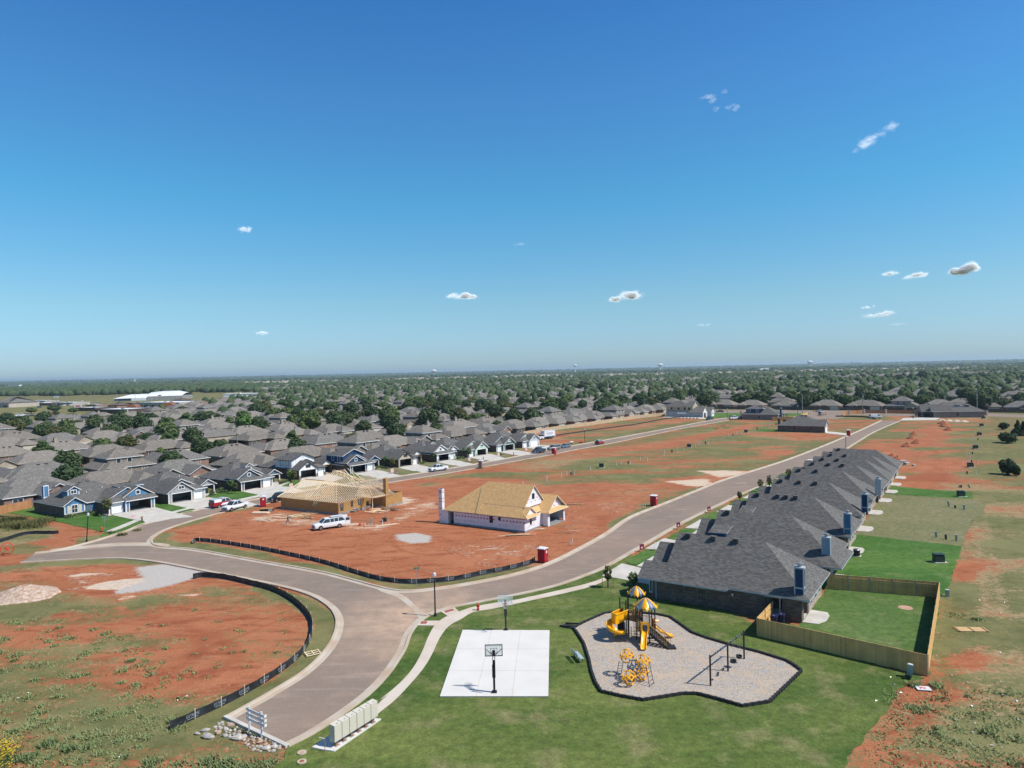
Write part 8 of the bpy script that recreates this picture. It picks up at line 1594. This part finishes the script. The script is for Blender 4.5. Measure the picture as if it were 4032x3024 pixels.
# navy panelled house
x,y=G(*z26(1275,842)); th=thing('suburban_house','dark roofed brick house with navy upper panels and two windows by the far junction','house',(x,y,0),-SD)
w=MB(); wall(w,(-17.5,0),(0,0),0,2.8,'brick_grey',[(8,9,1,2)]); wall(w,(0,0),(0,13),0,2.8,'brick_grey'); wall(w,(0,13),(-17.5,13),0,2.8,'brick_grey'); wall(w,(-17.5,13),(-17.5,0),0,2.8,'brick_grey'); wl=w.build('wall',th); window(wl,(-9.4,0),(1,0),.9,.9,1.,'brick_grey')
g=MB(); wall(g,(-15.5,1.2),(-8,1.2),2.8,5.6,'siding_navy'); wall(g,(-15.5,1.2),(-15.5,9),2.8,5.6,'siding_navy'); wall(g,(-8,1.2),(-8,9),2.8,5.6,'siding_navy'); wall(g,(-15.5,9),(-8,9),2.8,5.6,'siding_navy'); up=g.build('upper_wall',th); [window(up,(a,1.2),(1,0),1.2,1.2,3.8,'trim_white',(1,2),.14) for a in (-14.6,-10.6)]
r=MB(); roof(r,-18,.5,-.5,13.5,2.85,.5,'x'); roof(r,-16,-7,.8,12,5.62,.25,'x',edge='trim_white'); roof(r,-9.5,-2,1,13,3.6,.62,'y'); rf=r.build('roof',th); chimney(th,.8,4,0,5.8,.8,.9,'siding_navy','trim_grey')
g=MB(); g.box(.2,4,3.5,9,2.7,2.9,'shingle_charcoal'); [g.box(a,a+.3,3.6,3.9,0,2.7,'brick_grey') for a in (2,3.6)]; g.build('patio_cover',th)
# unfinished two storey house
x,y=G(*z26(270,808)); th=thing('unfinished_house','two storey tan house under construction with wrapped garage gable, end of the left street','house',(x,y,0),-SD)
w=MB(); wall(w,(-11,0),(7,0),0,3.,'block_grey'); wall(w,(7,0),(7,12),0,3.,'block_grey'); wall(w,(-11,12),(-11,0),0,3,'block_grey'); wall(w,(7,12),(-11,12),0,3,'block_grey'); w.build('lower_wall',th)
w=MB(); wall(w,(-11,1),(4,1),3.,6.,'siding_tan',[(2.5,3.5,1+3,5.2),(6.5,7.5,4,5.2),(10,10.8,4,5.3),(12.5,13.4,4,5.3)]); wall(w,(4,1),(4,10),3,6,'siding_tan'); wall(w,(-11,10),(-11,1),3,6,'siding_tan'); wall(w,(4,10),(-11,10),3,6,'siding_tan'); w.build('upper_wall',th); w=MB(); [w.box(a,a+1.,.9,1.05,4.,5.2,'dark_hole') for a in (-8.5,-4.5,-1,1.5)]; w.box(-4.5,.5,-.12,-.1,1.8,2.6,'wrap_white'); w.build('window_opening',th)  # near-black blocks fill the openings, painted for the unlit rooms
r=MB(); roof(r,-11.6,1,.4,10.6,6,.55,'x'); roof(r,-3,4.6,.4,10.6,6.02,.5,'x','hip','gable'); roof(r,2,10.5,-.6,7,3,.75,'x','hip','gable','shingle_grey','lumber'); roof(r,4,12.5,8,13,3.2,.8,'x','hip','gable','shingle_grey','lumber'); r.build('roof',th)
g=MB(); gtri(g,'x',10,0,6.5,3,.75,'wrap_white'); wall(g,(10,0),(10,6.5),0,3,'wrap_white',[(1.2,5,0,2.3)]); wall(g,(7,0),(10,0),0,3,'block_grey'); gtri(g,'x',12,8.4,12.6,3.2,.8,'wrap_white'); wall(g,(12,8.4),(12,12.6),0,3.2,'wrap_white',[(1.4,2.8,1,2.5)]); wall(g,(10,8.4),(12,8.4),0,3.2,'wrap_white'); gtri(g,'x',4.05,1,10,6,.5,'siding_tan'); g.build('gable_wall',th)
for i in range(8): m=MB(); m.box(-.4,.4,-.4,.4,0,.8,'brick_tan'); px,py=z26(135+i*38,812+i*2); gx,gy=G(px,py+3); o=m.build('brick_pallet',loc=(gx,gy,0)); tag(o,'small cube of bricks lined up before the unfinished two storey house','brick pallet','brick cubes before the unfinished house')
# far brick house with dormers right
x,y=G(*z32(1230,815)); th=thing('suburban_house','large brick house with twin front gables and roof dormers behind the sand piles','house',(x,y,0),R(-12))
w=MB(); wall(w,(0,0),(22,0),0,3.,'brick_grey',[(10,11,1,2.2)]); wall(w,(22,0),(22,14),0,3,'brick_grey'); wall(w,(22,14),(-4,14),0,3,'brick_grey'); wall(w,(-4,14),(-4,4),0,3,'brick_grey',[(1,6,0,2.3)]); wall(w,(-4,4),(0,4),0,3,'brick_grey',[(.5,3.5,0,2.3)]); wall(w,(0,4),(0,0),0,3,'brick_grey',[(.6,3.2,0,2.3)]); wl=w.build('wall',th); window(wl,(10,0),(1,0),1,1.2,1.,'brick_grey')
r=MB(); roof(r,-.6,22.6,-.6,14.6,3.05,.55,'x'); roof(r,-4.8,10,2.5,9.,3.1,1.0,'x','gable','hip'); roof(r,-1.2,9,-.6,4.6,3.12,1.1,'x','gable','hip'); roof(r,9,15,3,11,5.4,.5,'y'); rf=r.build('roof',th); g=MB(); gtri(g,'x',-4,3,8.5,3,1.0,'brick_tan'); gtri(g,'x',0-.6,0,4.2,3,1.05,'brick_tan'); g.build('gable_wall',th)
for a in (11.,15.2): d=MB(); d.box(a,a+1.7,3.2,5.5,4.4,6.1,'siding_slate'); dd=d.build('dormer',th); r=MB(); roof(r,a-.3,a+2,2.8,6,6.1,.4,'y'); r.build('dormer_roof',dd)
w=MB(); 
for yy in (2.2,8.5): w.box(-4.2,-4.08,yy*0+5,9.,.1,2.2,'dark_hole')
w.build('garage_door',th)  # no door leaf: near-black blocks painted for the dark garage inside
# ---------------------------------------------------------------- shopping centre and arena
c5=lambda a,b:(a*.3165,1450+b*.3165)
def bblock(a0,a1,ybase,ytop,depth,mat,label,roofm='stone_white_roof',name='shop_building',hip=False,par=True):
    p0,p1=G(*c5(a0,ybase)),G(*c5(a1,ybase)); P0,P1=Vector(p0),Vector(p1); k=mpp(*c5((a0+a1)/2,ybase)); h=(ybase-ytop)*.3165*k; d=P1-P0; th=thing(name,label,'building',(P0.x,P0.y,0),math.atan2(d.y,d.x)); l=d.length; m=MB()
    for a,b in (((0,0),(l,0)),((l,0),(l,depth)),((l,depth),(0,depth)),((0,depth),(0,0))): wall(m,a,b,0,h,mat,t=.3)
    m.build('wall',th); m=MB()
    if hip: roof(m,-.8,l+.8,-.8,depth+.8,h,.4,'x',mat=roofm,edge='brown_wall')
    else: m.box(.2,l-.2,.2,depth-.2,h-.5,h-.3,roofm)
    m.build('roof',th); 
    if not hip:
        r_=random.Random(int(a0))
        for _ in range(max(1,int(l/14))): x_=r_.uniform(2,max(2.1,l-3)); m=MB(); m.box(x_,x_+2,depth*.3,depth*.3+1.6,h-.3,h+.7,'metal_grey'); m.build('rooftop_unit',th)
    m=MB(); n=max(1,int(l/9)); 
    for i in range(n): m.box(l*(i+.2)/n,l*(i+.8)/n,-.2,-.16,.2,min(2.6,h*.6),'glass_dark')
    m.build('window',th); return th,l,h
bblock(120,640,465,432,22,'brown_wall','long low shop row with white flat roof at the left of the shopping centre'); bblock(640,905,462,425,20,'tan_wall','flat roofed shop row with pale purple fascia'); bblock(240,330,475,418,14,'tan_wall','taller tan box among the left shop row'); bblock(-60,110,490,430,30,'stone_pale','stone fronted shop with grey hip roof at the left edge','shingle_grey',hip=True); bblock(360,560,425,402,18,'tan_wall','far low shop behind the left row')
bblock(905,1180,535,490,20,'brown_wall','dark brown walled store nearest the mown field'); bblock(1168,1580,568,510,26,'brown_wall','long dark brown store behind the first trees'); bblock(1525,1690,490,432,30,'brown_wall','dark side wing of the long tan store'); bblock(1690,2230,490,425,34,'tan_wall','very long tan store with flat pale roof'); bblock(1345,1455,500,460,14,'brick_red','brick entrance block with brown hip roof','copper' if 0 else 'brick_dark',hip=True); bblock(2160,2260,430,395,12,'brick_red','brown hip roofed kiosk by the trees','brick_dark',hip=True); bblock(1750,2150,505,488,10,'brown_wall','low brown wall with white cap before the long tan store'); bblock(1070,1200,470,452,14,'brick_red','brick store front left of the entrance block')
for i,(a,b_,wd) in enumerate(((1632,537,120),(2087,510,125),(3868,525,90))):
    px,py=c5(a,b_) if i<2 else (790,1605); kk=mpp(px,py); x,y=G(px,py); w_=wd*.3165*kk/2; m=MB(); 
    m.loft([[(w_*math.cos(t),yy,2.5+w_*.8*math.sin(t)) for t in [math.pi*k/12 for k in range(13)]] for yy in (0,8,16)],'copper'); m.box(-w_,w_,.0,16,0,2.5,'brown_wall'); o=m.build('copper_canopy',loc=(x,y,0),rz=.25); tag(o,('left','middle','right')[i]+' of the three rounded copper roofs of the shopping centre','canopy','rounded copper roofs')
def arena():
    px,py=c5(1830,398); x,y=G(px,py); k=mpp(px,py)*.3165; th=thing('arena','large arena with curved white metal roof beyond the shops','building',(x,y,0),.2); l=400*k; h=105*k; d=60
    m=MB(); [m.loft([[(xx,yy,0),(xx,yy,zz)] for xx,yy,zz in q_],'tan_wall',close=False,caps=False) for q_ in ([(0,0,h*.45),(l,0,h*.45)],[(0,d,h*.45),(0,0,h*.45)],[(l,0,h*.45),(l,d,h*.45)])]; m.box(0,l,0,d,0,h*.44,'trim_white'); m.build('wall',th)
    m=MB(); m.loft([[(xx,d*t,h*.45+h*.5*math.sin(math.pi*t)**.8*s_) for t in [i/12 for i in range(13)]] for xx,s_ in ((-1,.9),(l*.3,1.1),(l*.75,1.1),(l+1,.6))],'stone_white_roof',close=False,caps=False); m.build('roof',th)
    a=360*k; m=MB(); m.box(-a,0,-4,26,0,h*.32,'siding_slate'); m.box(-a*.45,0,-7,-4,0,h*.3,'trim_white'); m.slab([[(-a-1,-5,h*.3),(1,-5,h*.32),(1,12,h*.72),(-a*.6,12,h*.72)],[(1,28,h*.32),(-a-1,28,h*.3),(-a*.6,12,h*.72),(1,12,h*.72)],[(-a-1,28,h*.3),(-a-1,-5,h*.3),(-a*.6,12,h*.72)]],.3,'stone_white_roof','trim_white','soffit'); m.build('annex',th)
arena()
px,py=(880,1566); x,y=G(px,py); k=mpp(px,py); th=thing('warehouse','long white flat building among trees beyond the roofs','building',(x,y,0),.12); m=MB(); m.box(0,130*k,0,25,0,13*k,'trim_white'); m.box(35*k,60*k,-.5,12,13*k,17*k,'trim_white'); m.build('wall',th); m=MB(); m.box(-.5,130*k+.5,-.5,25.5,13*k,13*k+.5,'stone_white_roof'); m.build('roof',th)
for a,b_,t_,w_,l in ((702,468,345,48,'blue and white sign board on a tall post at the shopping centre'),(1988,400,328,44,'red and white sign board before the arena'),(972,490,448,86,'low white sign board by the shops'),(1025,455,402,24,'small pinkish sign by the mown field')):
    px,py=c5(a,b_); x,y=G(px,py); k=mpp(px,py)*.3165; h=(b_-t_)*k; th=thing('sign_board',l,'sign',(x,y,0),.15); m=MB(); m.box(-.3,.3,-.2,.2,0,h*.7,'metal_grey'); m.build('post',th); m=MB(); m.box(-w_*k/2,w_*k/2,-.3,.3,h-w_*k*.5,h,'trim_white'); m.build('board',th); m=MB(); m.box(-w_*k*.35,w_*k*.35,-.34,-.3,h-w_*k*.35,h-w_*k*.15,'siding_blue' if a<900 else 'hydrant_red'); m.build('lettering',th)
# farther landmarks
def wtower(px,top,D_,label,ball=False):
    hy=1504.5-.0221*px; a=(px-2016)/FP; y=D_/math.sqrt(1+a*a)*1.; x=a*y; h=H+(hy-top)/FP*D_; th=thing('water_tower',label,'water tower',(x,y,0)); m=MB(); m.tube([(0,0,0),(0,0,h*.12),(0,0,h*.7)],[6,3,2.6] if ball else [7,6,6],'trim_white',14); m.build('stem',th); m=MB(); R_=14 if ball else 20
    m.tube([(0,0,h-R_*1.15),(0,0,h-R_*.8),(0,0,h-R_*.45),(0,0,h-R_*.1),(0,0,h)],[R_*.3,R_*.85,R_,R_*.7,R_*.1],'trim_white',18); m.build('tank',th)
wtower(2266,1435,4800,'white ball shaped water tower on the horizon left of centre',True); wtower(2601,1431,5200,'white broad water tower on the horizon right of centre'); wtower(1709,1455,5200,'small white water tower on the horizon, leftmost'); wtower(3190,1421,5600,'tiny white water tower on the horizon, rightmost')
x,y=G(531,1512); th=thing('church','white church steeple rising over the far woods','church',(x,y,0)); m=MB(); m.box(-9,9,-6,6,0,10,'brick_red'); m.build('nave',th); m=MB(); m.box(-3.5,3.5,-3.5,3.5,8,17,'trim_white'); m.tube([(0,0,17),(0,0,32)],[3.6,.1],'trim_white',8); m.build('steeple',th)
for px,py,h,l in ((2761,1480,26,'thin grey mast over the far roofs'),(3056,1444,70,'very thin mast on the horizon right of centre')): x,y=G(px,py); m=MB(); m.tube([(0,0,0),(0,0,h)],[.5,.25],'pole_steel',6); m.cyl(0,0,h,h+1,.6,'pole_steel',6); o=m.build('mast',loc=(x,y,0)); tag(o,l,'mast')
hy=1504.5-.0221*3354; x,y=G(3354,hy+7); m=MB(); m.box(-12,12,-8,8,0,48,'tan_wall'); m.box(-5,5,-5,5,48,62,'tan_wall'); o=m.build('tower_block',loc=(x,y,0)); tag(o,'grey tower block on the horizon at the right','building')
q=random.Random(4)
for i,(px,v,w_,mt) in enumerate([(2440,16,60,'trim_white'),(2480,15,40,'trim_white'),(1930,13,50,'brick_red'),(1960,12,40,'trim_white'),(2110,13,50,'brick_red'),(2210,12,30,'trim_white'),(3010,20,60,'trim_white'),(3040,12,50,'tan_wall'),(3120,12,60,'tan_wall'),(60,22,60,'trim_white'),(680,14,30,'trim_white'),(1860,14,30,'trim_white'),(2560,13,40,'tan_wall')]):
    x,y=G(px,1504.5-.0221*px+v); m=MB(); m.box(-w_/2,w_/2,-8,8,0,12,mt); m.box(-w_/2-.5,w_/2+.5,-8.5,8.5,12,12.6,'stone_white_roof'); o=m.build('distant_building',loc=(x,y,0),rz=q.uniform(-.3,.3)); tag(o,'far '+('brick red' if mt=='brick_red' else 'pale')+' flat building near the horizon','building','far flat buildings')
# ---------------------------------------------------------------- clouds
mm_,n,b=nt('cloud_white'); n.nodes.remove(b); d=N(n,'BsdfDiffuse'); d.inputs[0].default_value=(.8,.8,.8,1); tl=N(n,'BsdfTranslucent'); tl.inputs[0].default_value=(.8,.8,.8,1); ms=N(n,'AddShader'); L(n,d,ms,0); L(n,tl,ms,1); tr=N(n,'BsdfTransparent'); m2=N(n,'MixShader'); m2.inputs[0].default_value=.032; L(n,tr,m2,1); L(n,ms,m2,2); L(n,m2,n.nodes['Material Output'])
def cloud(px,py,wp,hp,dens,label,slope=0):
    d=Fw+Rt*((px-2016)/FP)+Up*((1512-py)/FP); t=(1700-H)/d.z; c=Vector((0,0,H))+d*t; k=d.length*t/FP; k=t/FP*1.0; w_,h_=wp*k/2,hp*k/2; m=MB(); q=random.Random(int(px+py)); rgt=Vector((d.y,-d.x,0)).normalized()
    lob=[(q.uniform(-.85,.85),q.uniform(-.3,.6),q.uniform(.15,.4)) for _ in range(6)]+[(0,0,.5)]
    for _ in range(dens):
        lx,lz,lr=lob[q.randrange(7)]; u=max(-1.05,min(1.05,lx+q.gauss(0,lr*.55))); v=lz+q.gauss(0,lr*.5); v=max(-.55,v)
        if abs(u)>.8: v*=.4
        f=q.gauss(0,.35); p=rgt*(u*w_)+Vector((0,0,v*h_+slope*u*w_))+Vector((d.x,d.y,0)).normalized()*(f*w_); r_=h_*q.uniform(.15,.5)
        m.loft([[(p.x+1.25*r_*math.sin(ph)*math.cos(.785*k),p.y+1.25*r_*math.sin(ph)*math.sin(.785*k),p.z-.8*r_*math.cos(ph)) for k in range(8)] for ph in (.25,.9,1.57,2.24,2.89)],'cloud_white')
    o=m.build('cloud',loc=c,smooth=True); tag(o,label,'cloud','small clouds in the blue sky')
for i,(px,py,wp,hp,dn,l,sl) in enumerate([(1818,1168,115,34,420,'small flat cloud left of centre low in the sky',0),(2470,1168,135,42,480,'small cloud with a raised right end just right of centre',.12),(3795,1068,98,54,620,'brightest small round cloud low at the right',0),(3495,1080,82,24,220,'faint small cloud, left of the three low at the right',0),(3605,1086,84,30,260,'small cloud, middle of the three low at the right',.1),(3450,540,150,56,80,'wispy slanting cloud high at the right',.45),(2815,385,110,44,22,'faint upper wisp high right of centre',.1),(2855,430,100,34,22,'faint lower wisp high right of centre',.1),(965,905,66,26,140,'lone small cloud at the left',0),(3455,1240,135,28,330,'flat low cloud near the horizon at the right',.04),(3420,1210,50,16,110,'tiny cloud over the flat low one at the right',0),(1030,1313,56,20,150,'tiny cloud near the horizon at the left',0),(2775,1280,70,14,110,'thin low cloud right of centre',.05),(2043,962,56,14,45,'faint streak of cloud above the centre',0),(3530,1278,70,14,80,'thin cloud streak near the horizon at the right',0)]): cloud(px,py,wp,hp,dn,l,sl)
HAZE=7e-5
# ---------------------------------------------------------------- sky, sun, air
SUN_EL=51.; sd=Vector((.955,-.295)).normalized()          # direction towards the sun on the ground
wd=bpy.data.worlds.new('World'); SC.world=wd; wd.use_nodes=True; n=wd.node_tree; n.nodes.clear()
o=N(n,'OutputWorld'); b=N(n,'Background'); s=N(n,'TexSky'); s.sky_type='NISHITA'; s.sun_disc=False
s.sun_elevation=R(SUN_EL); s.sun_rotation=math.atan2(sd.x,sd.y); s.altitude=300; s.air_density=1.0; s.dust_density=.6; s.ozone_density=3.2
b.inputs[1].default_value=.14
tc_=N(n,'TexCoord'); sz=N(n,'SeparateXYZ'); L(n,tc_.outputs['Generated'],sz); cr_=N(n,'ValToRGB'); n.links.new(sz.outputs[2],cr_.inputs[0]); e_=cr_.color_ramp.elements
ST=[(0.,(.58,.79,1.1)),(.03,(.58,.79,1.06)),(.0926,(.60,.85,.93)),(.23,(.39,.95,1.09)),(.354,(.39,.90,1.18)),(.463,(.32,.82,1.2)),(.6,(.5,.7,.84)),(1.,(.6,.72,.8))]
for i,(p_,c_) in enumerate(ST):
    el=e_[i] if i<2 else e_.new(p_)
    el.position=p_; el.color=tuple(v/1.25 for v in c_)+(1,)
n.links.new(mix(n,1.,s.outputs[0],cr_.outputs[0],'MULTIPLY'),b.inputs[0]); L(n,b,o)
su=bpy.data.lights.new('sun','SUN'); su.energy=4.6; su.angle=R(.53); su.color=(1,.945,.86); so=bpy.data.objects.new('sun',su); COL.objects.link(so)
v=Vector((sd.x*math.cos(R(SUN_EL)),sd.y*math.cos(R(SUN_EL)),math.sin(R(SUN_EL)))); so.rotation_euler=v.to_track_quat('Z','Y').to_euler(); so.location=(100,-50,200)
if HAZE:
    mb=MB(); mb.box(-19000,19000,-6000,31000,-1.2,82,'concrete'); hz=mb.build('haze'); hz['kind']='stuff'; hz.data.materials.clear()
    m=bpy.data.materials.new('haze'); m.use_nodes=True; n=m.node_tree; n.nodes.clear(); o=N(n,'OutputMaterial'); p=N(n,'VolumePrincipled'); p.inputs['Color'].default_value=(.68,.86,1,1); p.inputs['Density'].default_value=HAZE; p.inputs['Anisotropy'].default_value=.2
    n.links.new(p.outputs[0],o.inputs['Volume']); hz.data.materials.append(m)
SC.view_settings.view_transform='Standard'; SC.view_settings.look='None'; SC.view_settings.exposure=.25; SC.view_settings.gamma=1; SC.view_settings.use_curve_mapping=False
SC.cycles.volume_bounces=0; SC.cycles.max_bounces=6; SC.cycles.transparent_max_bounces=40; SC.cycles.use_adaptive_sampling=True; SC.cycles.adaptive_threshold=.02
